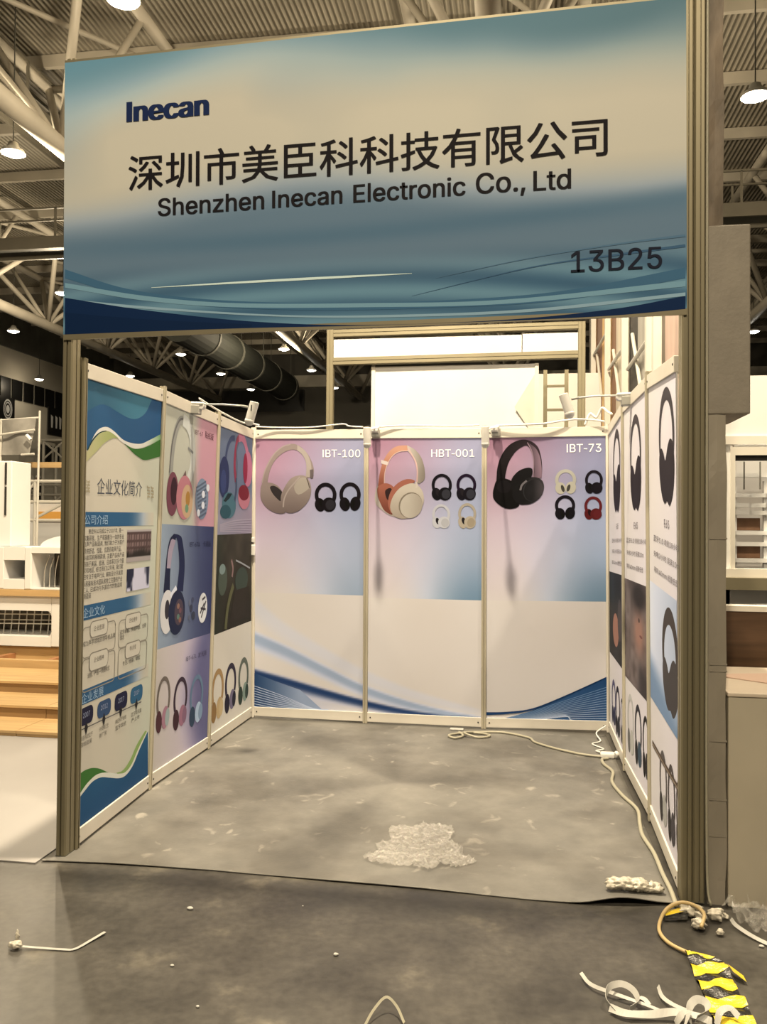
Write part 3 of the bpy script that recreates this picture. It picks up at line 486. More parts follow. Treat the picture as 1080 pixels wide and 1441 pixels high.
class Print:
    """flat ink on a panel: polygons, bands, ellipses, lettering; later ones lie on top"""

    def __init__(self, panel, zoom=(0, 0, 1), off=0.004, conv=None):
        self.P, self.zm, self.off, self.conv = panel, zoom, off, conv or ink
        self.v, self.f, self.c, self.k = [], [], [], 0

    def to(self, x, y):
        ox, oy, sc = self.zm
        return self.P.px(ox + x / sc, oy + y / sc)

    def col(self, c, s, z):
        c = c(s, z) if callable(c) else c
        return self.conv(*c)

    def raw(self, pts, faces, c, text=None):
        if text is None:
            self.k += 1
        n = len(self.v)
        off = self.off + self.k * 0.00012 + (0.0003 + 0.00010 * text if text is not None else 0)
        for s, z in pts:
            self.v.append(tuple(self.P.map(s, z, off)))
            self.c.append(self.col(c, s, z))
        self.f += [tuple(i + n for i in f) for f in faces]

    def poly_sz(self, pts, c):
        from mathutils.geometry import tessellate_polygon
        w = self.P.w
        tr = tessellate_polygon([[Vector((s * w, z, 0)) for s, z in pts]])
        # split long triangles so that the ink follows the slightly warped sheet
        V, out = [tuple(p) for p in pts], []
        work = [tuple(t) for t in tr]
        mid = {}
        while work:
            t = work.pop()
            e = [(math.hypot((V[t[i]][0] - V[t[i - 2]][0]) * w, V[t[i]][1] - V[t[i - 2]][1]), i) for i in range(3)]
            L, i = max(e)
            if L < 0.14:
                out.append(t)
                continue
            a, b, d = t[i], t[i - 2], t[i - 1]
            key = (min(a, b), max(a, b))
            if key not in mid:
                mid[key] = len(V)
                V.append(((V[a][0] + V[b][0]) / 2, (V[a][1] + V[b][1]) / 2))
            m = mid[key]
            work += [(a, m, d), (m, b, d)]
        self.raw(V, out, c)

    def poly(self, pts, c, smooth=0):
        if smooth:
            pts = smooth_pts(pts, smooth, closed=True)
        self.poly_sz([self.to(*p) for p in pts], c)

    def poly2(self, curve_a, curve_b, c, n=8):
        """area between two smooth curves"""
        self.poly_sz([self.to(*p) for p in list(smooth_pts(curve_a, n)) + list(smooth_pts(curve_b, n))[::-1]], c)

    def band_sz(self, pts, width, c):
        """ribbon of given width(s) in metres along (s,z) points"""
        w = self.P.w
        Q = [np.array((s * w, z)) for s, z in pts]
        P = []
        for a, b in zip(Q[:-1], Q[1:]):
            k = max(1, int(np.linalg.norm(b - a) / 0.12) + 1)
            P += [a + (b - a) * i / k for i in range(k)]
        P.append(Q[-1])
        n = len(P)
        out = []
        for k in range(n):
            d = P[min(k + 1, n - 1)] - P[max(k - 1, 0)]
            d = d / (np.linalg.norm(d) + 1e-9)
            nn = np.array((-d[1], d[0]))
            ww = width(k / (n - 1)) if callable(width) else width
            out += [P[k] + nn * ww / 2, P[k] - nn * ww / 2]
        self.raw([(p[0] / w, p[1]) for p in out], [(2 * k, 2 * k + 1, 2 * k + 3, 2 * k + 2) for k in range(n - 1)], c)

    def band(self, pts, width, c, smooth=6):
        if smooth:
            pts = smooth_pts(pts, smooth)
        self.band_sz([self.to(*p) for p in pts], width, c)

    def ell_sz(self, s, z, rs, rz, c, rot=0.0, n=28):
        w = self.P.w
        pts = []
        for i in range(n):
            a = 2 * math.pi * i / n
            x, y = rs * w * math.cos(a), rz * math.sin(a)
            pts.append((s + (x * math.cos(rot) - y * math.sin(rot)) / w, z + x * math.sin(rot) + y * math.cos(rot)))
        self.raw([(s, z)] + pts, [(0, 1 + i, 1 + (i + 1) % n) for i in range(n)], c)

    def ell(self, x, y, rx, ry, c, rot=0.0):
        s, z = self.to(x, y)
        s1, s0 = self.to(x + rx, y)[0], self.to(x - rx, y)[0]
        z1, z0 = self.to(x, y - ry)[1], self.to(x, y + ry)[1]
        self.ell_sz(s, z, (s1 - s0) / 2, (z1 - z0) / 2, c, rot)

    def grid(self, s0, s1, z0, z1, c, ns=20, nz=30):
        pts, fs = [], []
        for j in range(nz + 1):
            for i in range(ns + 1):
                pts.append((s0 + (s1 - s0) * i / ns, z0 + (z1 - z0) * j / nz))
        for j in range(nz):
            for i in range(ns):
                a = j * (ns + 1) + i
                fs.append((a, a + 1, a + ns + 2, a + ns + 1))
        self.raw(pts, fs, c)

    def rect(self, x0, y0, x1, y1, c, ns=12, nz=12):
        a, b = self.to(x0, y0), self.to(x1, y1)
        self.grid(min(a[0], b[0]), max(a[0], b[0]), min(a[1], b[1]), max(a[1], b[1]), c, ns, nz)

    def text(self, s, x0, y0, x1, y1, c, hz=None, bold=0.0, z=None):
        """a line of lettering from pixel (x0,y0) to (x1,y1), which lie on its lower edge; hz = height in metres"""
        a, b = self.to(x0, y0), self.to(x1, y1)
        V, F, asp = layout(s)
        z = (a[1] + b[1]) / 2 if z is None else z
        if hz is None:
            hz = (b[0] - a[0]) * self.P.w / asp
        for q, dx in enumerate((-bold, -bold / 2, 0, bold / 2, bold) if bold else (0,)):
            self.raw([(a[0] + (b[0] - a[0]) * p[0] + dx / self.P.w, z + p[1] * hz) for p in V], F, c, text=q)

    def words(self, s, x0, y0, x1, y1, c, hz):
        """the same line of lettering as text(), yielded word by word for separate meshes"""
        adv = [glyph(ch)[0] for ch in s]
        tot, pos = sum(adv), 0.0
        z = (self.to(x0, y0)[1] + self.to(x1, y1)[1]) / 2
        for wd in s.split(' '):
            n = sum(glyph(ch)[0] for ch in wd)
            a, b = pos / tot, (pos + n) / tot
            p = Print(self.P, self.zm, self.off, self.conv)
            p.text(wd, x0 + (x1 - x0) * a, y0 + (y1 - y0) * a, x0 + (x1 - x0) * b, y0 + (y1 - y0) * b, c, hz, z=z)
            yield p
            pos += n + glyph(' ')[0]

    def box_line(self, x0, y0, x1, y1, wd, c, r=0.02):
        """outline of a rounded box from its top left and bottom right corner"""
        a, b = self.to(x0, y0), self.to(x1, y1)
        w = self.P.w
        pts = []
        for cx, cz, a0 in ((b[0] - r / w, a[1] - r, 0), (a[0] + r / w, a[1] - r, 90), (a[0] + r / w, b[1] + r, 180), (b[0] - r / w, b[1] + r, 270)):
            for k in range(5):
                t = math.radians(a0 + k * 22.5)
                pts.append((cx + r * math.cos(t) / w, cz + r * math.sin(t)))
        self.band_sz(pts + [pts[0], pts[1]], wd, c)

    def box_fill(self, x0, y0, x1, y1, c, r=0.02):
        a, b = self.to(x0, y0), self.to(x1, y1)
        w = self.P.w
        pts = []
        for cx, cz, a0 in ((b[0] - r / w, a[1] - r, 0), (a[0] + r / w, a[1] - r, 90), (a[0] + r / w, b[1] + r, 180), (b[0] - r / w, b[1] + r, 270)):
            for k in range(5):
                t = math.radians(a0 + k * 22.5)
                pts.append((cx + r * math.cos(t) / w, cz + r * math.sin(t)))
        self.poly_sz(pts, c)

    def headphones(self, x0, y0, x1, y1, band, cup, inner=(40, 32, 32), style='turned', disc=None, bw=0.13):
        """a small picture of over-ear headphones inside the measured box"""
        ym, xm = (y0 + y1) / 2, (x0 + x1) / 2
        s0, s1 = self.to(x0, ym)[0], self.to(x1, ym)[0]
        z1, z0 = self.to(xm, y0)[1], self.to(xm, y1)[1]
        w, h = (s1 - s0), (z1 - z0)
        U = lambda a, b: (s0 + a * w, z1 - b * h)
        arc = []
        for k in range(25):
            t = math.radians(212 - 244 * k / 24)
            arc.append(U(0.5 + (0.5 - bw / 2) * math.cos(t), 0.42 - (0.42 - bw * 0.4) * math.sin(t)))
        if style == 'turned':
            self.ell_sz(*U(0.24, 0.76), 0.24 * w, 0.235 * h, cup, 0.25)
            self.ell_sz(*U(0.31, 0.70), 0.11 * w, 0.14 * h, inner, 0.3)
            self.band_sz(arc, bw * w * self.P.w * 1.15, band)
            self.ell_sz(*U(0.66, 0.75), 0.33 * w, 0.245 * h, cup, -0.2)
            self.ell_sz(*U(0.72, 0.76), 0.22 * w, 0.18 * h, disc or band, -0.2)
        elif style == 'front':
            self.band_sz(arc, bw * w * self.P.w * 1.15, band)
            self.ell_sz(*U(0.25, 0.76), 0.25 * w, 0.24 * h, cup, 0.2)
            self.ell_sz(*U(0.75, 0.74), 0.25 * w, 0.25 * h, cup, -0.2)
            self.ell_sz(*U(0.36, 0.77), 0.08 * w, 0.15 * h, inner, 0.3)
            self.ell_sz(*U(0.64, 0.75), 0.08 * w, 0.15 * h, inner, -0.3)
        elif style == 'open':                       # thin ring with hanging cups, as on the side posters
            self.band_sz(arc, bw * w * self.P.w * 1.0, band)
            self.ell_sz(*U(0.22, 0.80), 0.21 * w, 0.20 * h, inner, 0.12)
            self.ell_sz(*U(0.66, 0.77), 0.24 * w, 0.205 * h, cup, -0.12)
            self.ell_sz(*U(0.82, 0.78), 0.16 * w, 0.16 * h, disc or band, -0.12)
        else:                                       # 'solid': dark silhouette
            self.band_sz(arc, lambda t: bw * w * self.P.w * (1.0 + 0.5 * math.sin(math.pi * t)), band)
            self.poly_sz([U(*p) for p in smooth_pts([(0.01, 0.62), (0.06, 0.53), (0.18, 0.505), (0.32, 0.55), (0.42, 0.615), (0.5, 0.57), (0.6, 0.49), (0.74, 0.435), (0.9, 0.46), (0.985, 0.56),
                                                     (1.0, 0.72), (0.93, 0.87), (0.79, 0.97), (0.67, 1.0), (0.53, 0.965), (0.37, 0.99), (0.2, 0.93), (0.05, 0.78)], 3, True)], cup)

    def build(self, name, parent, label=None):
        me = bpy.data.meshes.new(name)
        off = wloc(parent)
        me.from_pydata([tuple(Vector(v) - off) for v in self.v], [], self.f)
        # make every face look out of the panel
        n = Vector(self.P.n)
        bm = bmesh.new()
        bm.from_mesh(me)
        for f in bm.faces:
            f.normal_update()
            if f.normal.dot(n) < 0:
                f.normal_flip()
        bm.to_mesh(me)
        bm.free()
        at = me.color_attributes.new('ink', 'FLOAT_COLOR', 'POINT')
        at.data.foreach_set('color', [x for c in self.c for x in (*c, 1.0)])
        o = link_mesh(name, me, INK, parent)
        if label:
            o['label'] = label
        return o


def mix(a, b, t):
    t = max(0.0, min(1.0, t))
    return tuple(x * (1 - t) + y * t for x, y in zip(a, b))


def sstep(a, b, x):
    t = max(0.0, min(1.0, (x - a) / (b - a)))
    return t * t * (3 - 2 * t)


def vnoise(x, y, seed=0):
    """smooth value noise for printed clouds and photographs"""
    def h(i, j):
        return math.modf(abs(math.sin(i * 127.1 + j * 311.7 + seed * 74.7) * 43758.5453))[0]
    i, j = math.floor(x), math.floor(y)
    u, v = x - i, y - j
    u, v = u * u * (3 - 2 * u), v * v * (3 - 2 * v)
    return (h(i, j) * (1 - u) + h(i + 1, j) * u) * (1 - v) + (h(i, j + 1) * (1 - u) + h(i + 1, j + 1) * u) * v


# ================================================================== materials
M_ALU = mat('aluminium', (0.215, 0.192, 0.128), 0.45, 0.4, var=0.06, vscale=3, stretch=(1, 1, 0.15))
M_POST = mat('slim_aluminium', (0.50, 0.465, 0.37), 0.42, 0.3, var=0.06, vscale=3, stretch=(1, 1, 0.15))
M_RAIL = mat('cream_rail', ink(228, 208, 174), 0.5, 0.0, var=0.05, vscale=4)
M_WHITE = mat('white_board', ink(236, 220, 192), 0.5, 0.0, var=0.03, vscale=2)
M_GREYWHITE = mat('off_white_paint', (0.55, 0.53, 0.48), 0.55, 0.0, var=0.06, vscale=2)
M_PLASTIC = mat('white_plastic', (0.72, 0.72, 0.70), 0.35)
M_GREYPL = mat('grey_plastic', (0.36, 0.36, 0.34), 0.4)
M_DARK = mat('dark_slot', (0.012, 0.011, 0.010), 0.7)
M_STEEL = mat('truss_paint', (0.52, 0.48, 0.40), 0.5, 0.0, var=0.10, vscale=1.2)
M_DARKSTEEL = mat('dark_steel', (0.10, 0.10, 0.085), 0.6, 0.0, var=0.2, vscale=1.0)
M_WOOD = mat('pale_timber', ink(196, 152, 92), 0.6, 0.0, var=0.14, vscale=3, stretch=(0.4, 6, 6))
M_WOOD2 = mat('brown_timber', ink(150, 110, 62), 0.6, 0.0, var=0.18, vscale=3, stretch=(0.4, 6, 6))
M_CABLE = mat('cream_cable', ink(178, 162, 126), 0.5)
M_PAPER = mat('crumpled_paper', ink(190, 176, 150), 0.7, 0.0, var=0.06, vscale=30)
M_BLACK = mat('black_tape', (0.012, 0.012, 0.012), 0.3, 0, bump=0.4, bscale=60)
M_YELLOW = mat('yellow_tape', (0.60, 0.45, 0.03), 0.3, 0, bump=0.3, bscale=60)
M_LAMP = emit_mat('lamp_glass', (1.0, 0.93, 0.78), 14.0)
M_LAMPBODY = mat('lamp_housing', (0.35, 0.34, 0.31), 0.5)


def floor_mat():
    m = bpy.data.materials.new('polished_dark_concrete')
    m.use_nodes = True
    nt = m.node_tree
    b = nt.nodes['Principled BSDF']
    tc = nt.nodes.new('ShaderNodeTexCoord')
    n1 = nt.nodes.new('ShaderNodeTexNoise')
    n1.inputs['Scale'].default_value, n1.inputs['Detail'].default_value, n1.inputs['Roughness'].default_value = 2.6, 7, 0.55
    n2 = nt.nodes.new('ShaderNodeTexNoise')
    n2.inputs['Scale'].default_value, n2.inputs['Detail'].default_value = 26, 6
    nt.links.new(tc.outputs['Object'], n1.inputs['Vector'])
    nt.links.new(tc.outputs['Object'], n2.inputs['Vector'])
    r1 = nt.nodes.new('ShaderNodeValToRGB')
    e = r1.color_ramp.elements
    e[0].position, e[0].color = 0.34, (0.035, 0.033, 0.030, 1)
    e[1].position, e[1].color = 0.60, (0.066, 0.062, 0.055, 1)
    k = e.new(0.74)
    k.color = (0.150, 0.138, 0.112, 1)
    nt.links.new(n1.outputs['Fac'], r1.inputs['Fac'])
    mx = nt.nodes.new('ShaderNodeMix')
    mx.data_type, mx.blend_type = 'RGBA', 'MULTIPLY'
    mx.inputs['Factor'].default_value = 0.45
    nt.links.new(r1.outputs['Color'], mx.inputs['A'])
    r2 = nt.nodes.new('ShaderNodeValToRGB')
    r2.color_ramp.elements[0].position, r2.color_ramp.elements[1].position = 0.35, 0.65
    r2.color_ramp.elements[0].color = (0.6, 0.6, 0.6, 1)
    r2.color_ramp.elements[1].color = (1.3, 1.3, 1.3, 1)
    nt.links.new(n2.outputs['Fac'], r2.inputs['Fac'])
    nt.links.new(r2.outputs['Color'], mx.inputs['B'])
    nt.links.new(mx.outputs['Result'], b.inputs['Base Color'])
    rr = nt.nodes.new('ShaderNodeMapRange')
    rr.inputs['To Min'].default_value, rr.inputs['To Max'].default_value = 0.28, 0.55
    nt.links.new(n1.outputs['Fac'], rr.inputs['Value'])
    nt.links.new(rr.outputs['Result'], b.inputs['Roughness'])
    bp = nt.nodes.new('ShaderNodeBump')
    bp.inputs['Strength'].default_value, bp.inputs['Distance'].default_value = 0.12, 0.004
    nt.links.new(n2.outputs['Fac'], bp.inputs['Height'])
    nt.links.new(bp.outputs['Normal'], b.inputs['Normal'])
    return m


def carpet_mat():
    m = bpy.data.materials.new('grey_felt_carpet')
    m.use_nodes = True
    nt = m.node_tree
    b = nt.nodes['Principled BSDF']
    tc = nt.nodes.new('ShaderNodeTexCoord')
    n1 = nt.nodes.new('ShaderNodeTexNoise')
    n1.inputs['Scale'].default_value, n1.inputs['Detail'].default_value, n1.inputs['Roughness'].default_value = 2.2, 8, 0.62
    r1 = nt.nodes.new('ShaderNodeValToRGB')
    e = r1.color_ramp.elements
    e[0].position, e[0].color = 0.32, (0.122, 0.120, 0.113, 1)
    e[1].position, e[1].color = 0.68, (0.196, 0.190, 0.175, 1)
    nt.links.new(tc.outputs['Object'], n1.inputs['Vector'])
    nt.links.new(n1.outputs['Fac'], r1.inputs['Fac'])
    # pale dusty scuffs with a shape of their own
    n3 = nt.nodes.new('ShaderNodeTexNoise')
    n3.inputs['Scale'].default_value, n3.inputs['Detail'].default_value, n3.inputs['Distortion'].default_value = 6.5, 5, 0.8
    nt.links.new(tc.outputs['Object'], n3.inputs['Vector'])
    r3 = nt.nodes.new('ShaderNodeValToRGB')
    r3.color_ramp.elements[0].position, r3.color_ramp.elements[1].position = 0.63, 0.74
    nt.links.new(n3.outputs['Fac'], r3.inputs['Fac'])
    mx = nt.nodes.new('ShaderNodeMix')
    mx.data_type = 'RGBA'
    ml = nt.nodes.new('ShaderNodeMath')
    ml.operation = 'MULTIPLY'
    ml.inputs[1].default_value = 0.55
    nt.links.new(r3.outputs['Color'], ml.inputs[0])
    nt.links.new(ml.outputs[0], mx.inputs['Factor'])
    nt.links.new(r1.outputs['Color'], mx.inputs['A'])
    mx.inputs['B'].default_value = (0.42, 0.40, 0.36, 1)
    nt.links.new(mx.outputs['Result'], b.inputs['Base Color'])
    # darker smudges
    n4 = nt.nodes.new('ShaderNodeTexNoise')
    n4.inputs['Scale'].default_value, n4.inputs['Detail'].default_value = 1.5, 4
    nt.links.new(tc.outputs['Object'], n4.inputs['Vector'])
    r4 = nt.nodes.new('ShaderNodeValToRGB')
    r4.color_ramp.elements[0].position, r4.color_ramp.elements[1].position = 0.38, 0.56
    r4.color_ramp.elements[0].color = (0.66, 0.65, 0.64, 1)
    r4.color_ramp.elements[1].color = (1.06, 1.06, 1.06, 1)
    nt.links.new(n4.outputs['Fac'], r4.inputs['Fac'])
    m4 = nt.nodes.new('ShaderNodeMix')
    m4.data_type, m4.blend_type = 'RGBA', 'MULTIPLY'
    m4.inputs['Factor'].default_value = 1.0
    nt.links.new(mx.outputs['Result'], m4.inputs['A'])
    nt.links.new(r4.outputs['Color'], m4.inputs['B'])
    nt.links.new(m4.outputs['Result'], b.inputs['Base Color'])
    b.inputs['Roughness'].default_value = 0.52
    b.inputs['Specular IOR Level'].default_value = 0.4
    n2 = nt.nodes.new('ShaderNodeTexNoise')
    n2.inputs['Scale'].default_value = 55
    nt.links.new(tc.outputs['Object'], n2.inputs['Vector'])
    bp = nt.nodes.new('ShaderNodeBump')
    bp.inputs['Strength'].default_value, bp.inputs['Distance'].default_value = 0.25, 0.004
    nt.links.new(n2.outputs['Fac'], bp.inputs['Height'])
    nt.links.new(bp.outputs['Normal'], b.inputs['Normal'])
    return m


def deck_mat():
    m = bpy.data.materials.new('corrugated_roof_deck')
    m.use_nodes = True
    nt = m.node_tree
    b = nt.nodes['Principled BSDF']
    tc = nt.nodes.new('ShaderNodeTexCoord')
    w = nt.nodes.new('ShaderNodeTexWave')
    w.inputs['Scale'].default_value = 2.6
    w.bands_direction = 'X'
    nt.links.new(tc.outputs['Object'], w.inputs['Vector'])
    r = nt.nodes.new('ShaderNodeValToRGB')
    r.color_ramp.elements[0].color = (0.26, 0.235, 0.185, 1)
    r.color_ramp.elements[1].color = (0.44, 0.40, 0.32, 1)
    nt.links.new(w.outputs['Fac'], r.inputs['Fac'])
    nt.links.new(r.outputs['Color'], b.inputs['Base Color'])
    bp = nt.nodes.new('ShaderNodeBump')
    bp.inputs['Strength'].default_value, bp.inputs['Distance'].default_value = 0.8, 0.06
    nt.links.new(w.outputs['Fac'], bp.inputs['Height'])
    nt.links.new(bp.outputs['Normal'], b.inputs['Normal'])
    b.inputs['Roughness'].default_value = 0.55
    return m


# ================================================================== the hall
fl = MB().add([(-45, -30, 0), (45, -30, 0), (45, 60, 0), (-45, 60, 0)], [(0, 1, 2, 3)]).build('floor', floor_mat())
tag(fl, 'dark polished concrete hall floor with dusty stains', kind='structure')

ceil = empty('ceiling', (0, 10, 12.3), 'corrugated metal hall roof on steel purlins', kind='structure')
deck = MB().add([(-45, -25, 12.3), (45, -25, 12.3), (45, 50, 12.3), (-45, 50, 12.3), (-45, -25, 12.4), (45, -25, 12.4), (45, 50, 12.4), (-45, 50, 12.4)],
                [(0, 3, 2, 1), (4, 5, 6, 7), (0, 1, 5, 4), (1, 2, 6, 5), (2, 3, 7, 6), (3, 0, 4, 7)]).build('roof_deck', deck_mat(), ceil)
pm = None
for k in range(16):
    y = 2.0 + 2.9 * k
    if pm is None:
        pm = MB().box(-30, 30, -0.06, 0.06, -0.30, -0.02)
        me = bpy.data.meshes.new('purlin')
        me.from_pydata(pm.v, [], pm.f)
        me.materials.append(M_STEEL)
        pm = me
    p = link_mesh('purlin', pm, None, ceil)
    p.location = (0, y - 10, 0)

# far wall and side wall of the hall
M_WALLDK = mat('dim_hall_wall', (0.085, 0.080, 0.068), 0.7, 0, var=0.15, vscale=0.4)
M_WALLLT = mat('grey_hall_wall', (0.52, 0.49, 0.42), 0.7, 0, var=0.08, vscale=0.5)
M_BLK = mat('black_glazing', (0.006, 0.006, 0.006), 0.35)
wf = empty('wall_far', (0, 46, 0), 'dim far wall of the hall with a black upper band', kind='structure')
MB().box(-30, 30, 46, 46.3, 0, 12.3).build('wall_face', M_WALLDK, wf)
for k, (x0, x1, z0, z1) in enumerate(((-24, -17.2, 8.6, 9.9), (-16.8, -10.5, 8.6, 9.9), (-5.5, 1.5, 8.5, 9.8), (4.5, 9.5, 8.5, 9.8), (10, 18, 8.5, 9.8))):
    MB().box(x0, x1, 45.9, 46, z0, z1).build('louvre_band', M_BLK, wf)
MB().box(-30, 30, 45.5, 46, 10.0, 10.7).build('cornice_beam', M_WALLLT, wf)
for k, x in enumerate((-19.4, -17.6, -15.8, -13.9, -12.1, -10.3, -8.5, -6.5, -4.5)):
    MB().tube((x, 45.95, 7.55), (x, 46.01, 7.55), 0.19, 12).build('vent_hole', M_BLK, wf)
ws = empty('wall_side', (-23, 35, 0), 'grey side wall of the hall with a row of dark windows', kind='structure')
MB().box(-23.3, -23, 20, 46, 0, 10.45).build('wall_face', M_WALLLT, ws)
MB().box(-23.3, -22.9, 20, 46, 10.45, 12.3).build('dark_upper_band', M_DARKSTEEL, ws)
for k in range(11):
    y = 32.2 + 1.02 * k
    o = MB().box(-23, -22.93, y, y + 0.86, 7.95, 8.95).build('window_pane', M_BLK, ws)
for k, y in enumerate((37.9, 38.5, 39.3)):
    MB().box(-23, -22.9, y, y + 0.42, 4.9, 5.9).build('dark_doorway', M_BLK, ws)
bn = MB().box(-22.93, -22.87, 33.5, 35.35, 6.75, 7.95).build('black_banner', M_BLK, None, loc=(-22.9, 34.4, 6.75))
tag(bn, 'black banner with a white round emblem high on the side wall', 'banner')
e = MB()
for r0, r1 in ((0.42, 0.50), (0.30, 0.36), (0.0, 0.2)):
    n = 24
    vs, fs = [], []
    for i in range(n):
        a = 2 * math.pi * i / n
        for r in (r0, r1):
            vs.append((-22.86, 34.75 + 0.75 * r * math.cos(a), 7.35 + r * math.sin(a)))
    fs = [(2 * i, 2 * i + 1, (2 * i + 3) % (2 * n), (2 * i + 2) % (2 * n)) for i in range(n)]
    e.add(vs, fs)
e.build('round_emblem', M_WHITE, bn)
bn = MB().box(-22.93, -22.87, 38.5, 40.0, 6.5, 8.0).build('black_banner', M_BLK, None, loc=(-22.9, 39.2, 6.5))
tag(bn, 'black banner with three pale upright shapes high on the side wall', 'banner')
for k, y in enumerate((38.75, 39.2, 39.6)):
    MB().add([(-22.86, y, 6.9), (-22.86, y + 0.16, 6.9), (-22.86, y + 0.2, 7.5), (-22.86, y - 0.04, 7.6)], [(0, 1, 2, 3)]).build('pale_shape', M_WHITE, bn)

# trusses: one bottom chord, two top chords, braces bay by bay
BAY = 4.7


def raw_mesh(name, mb, m, smooth=True):
    me = bpy.data.meshes.new(name)
    me.from_pydata([tuple(v) for v in mb.v], [], mb.f)
    if smooth:
        me.polygons.foreach_set('use_smooth', [len(p.vertices) == 4 for p in me.polygons])
    me.materials.append(m)
    return me


Y0, NB = 2.2, 9
chord_me = raw_mesh('bottom_chord', MB().tube((0, Y0, 9.2), (0, Y0 + NB * BAY, 9.2), 0.19, 16), M_STEEL)
top_me = [raw_mesh('top_chord', MB().tube((sx, Y0, 11.7), (sx, Y0 + NB * BAY, 11.7), 0.12, 12), M_STEEL) for sx in (-1.7, 1.7)]
brace_me = []
for sx in (-1.7, 1.7):
    brace_me.append(raw_mesh('brace', MB().tube((0, Y0, 9.2), (sx, Y0 + BAY / 2, 11.7), 0.09, 10), M_STEEL))
    brace_me.append(raw_mesh('brace', MB().tube((0, Y0 + BAY, 9.2), (sx, Y0 + BAY / 2, 11.7), 0.09, 10), M_STEEL))
    brace_me.append(raw_mesh('post', MB().tube((0, Y0, 9.2), (sx, Y0, 11.7), 0.075, 10), M_STEEL))
strut_me = raw_mesh('cross_strut', MB().tube((-1.7, Y0 + BAY / 2, 11.7), (1.7, Y0 + BAY / 2, 11.7), 0.08, 10), M_STEEL)
diag_me = raw_mesh('cross_brace', MB().tube((-1.7, Y0 + BAY / 2, 11.7), (1.7, Y0 + 1.5 * BAY, 11.7), 0.06, 8), M_STEEL)
TR_LAB = ['white tubular roof truss farthest left above the side stands', 'white tubular roof truss running left of the blue sign',
          'white tubular roof truss passing behind and over the blue sign', 'white tubular roof truss at the right edge beyond the grey column']
for x, lab in zip((-15.4, -6.8, 1.8, 10.5), TR_LAB):
    t = empty('roof_truss', (x, 0, 0), lab, 'roof truss', 'roof trusses of the hall')
    link_mesh('bottom_chord', chord_me, None, t)
    for m_ in top_me:
        link_mesh('top_chord', m_, None, t)
    for k in range(NB):
        for m_ in brace_me:
            o = link_mesh(m_.name.split('.')[0], m_, None, t)
            o.location = (0, k * BAY, 0)
        o = link_mesh('cross_strut', strut_me, None, t)
        o.location = (0, k * BAY, 0)
        if k < NB - 1:
            o = link_mesh('cross_brace', diag_me, None, t)
            o.location = (0, k * BAY, 0)

# maintenance catwalks
M_CATWALK = mat('catwalk_grey', (0.17, 0.155, 0.12), 0.6, 0, var=0.15, vscale=1.0)


def catwalk(name, label, along_y, a0, a1, c, z, w=0.9):
    t = empty(name, (c, a0, z) if along_y else (a0, c, z), label, 'catwalk', 'maintenance catwalks under the roof')
    B = (lambda p0, p1, q0, q1, r0, r1: MB().box(q0, q1, p0, p1, r0, r1)) if along_y else (lambda p0, p1, q0, q1, r0, r1: MB().box(p0, p1, q0, q1, r0, r1))
    B(a0, a1, c - w / 2, c + w / 2, z, z + 0.05).build('deck_plate', M_DARKSTEEL, t)
    for s in (-1, 1):
        B(a0, a1, c + s * w / 2 - 0.04, c + s * w / 2 + 0.04, z - 0.12, z + 0.22).build('side_channel', M_CATWALK, t)
        B(a0, a1, c + s * w / 2 - 0.025, c + s * w / 2 + 0.025, z + 1.0, z + 1.05).build('handrail', M_CATWALK, t)
        n = int((a1 - a0) / 2.2)
        for k in range(n + 1):
            a = a0 + (a1 - a0) * k / n
            B(a - 0.025, a + 0.025, c + s * w / 2 - 0.025, c + s * w / 2 + 0.025, z + 0.2, z + 1.02).build('rail_post', M_CATWALK, t)
    return t


catwalk('catwalk', 'grey catwalk running into the depth beside the left truss', True, 4, 44, -8.72, 10.75, 0.7)
catwalk('catwalk', 'grey catwalk crossing the hall under the roof deck', False, -22, 26, 18.3, 9.5)

# dark air duct behind
dk = empty('air_duct', (-10.3, 30, 9.2), 'dark green round air duct ending above the back wall', 'duct')
MB().tube((-10.3, 26, 9.25), (-10.3, 41, 9.25), 0.75, 24).build('duct_pipe', mat('dark_green_duct', (0.012, 0.014, 0.010), 0.8, var=0.2), dk, smooth=False)
for y in (28.5, 31.5, 34.5, 37.5, 40.6):
    MB().tube((-10.3, y - 0.08, 9.25), (-10.3, y + 0.08, 9.25), 0.79, 24).build('duct_ring', M_DARKSTEEL, dk)

for y in (29, 35, 40):
    for dx in (-0.55, 0.55):
        MB().tube((-10.3 + dx, y, 9.6), (-10.3 + dx, y, 12.3), 0.02, 6).build('hanger_rod', M_DARKSTEEL, dk)

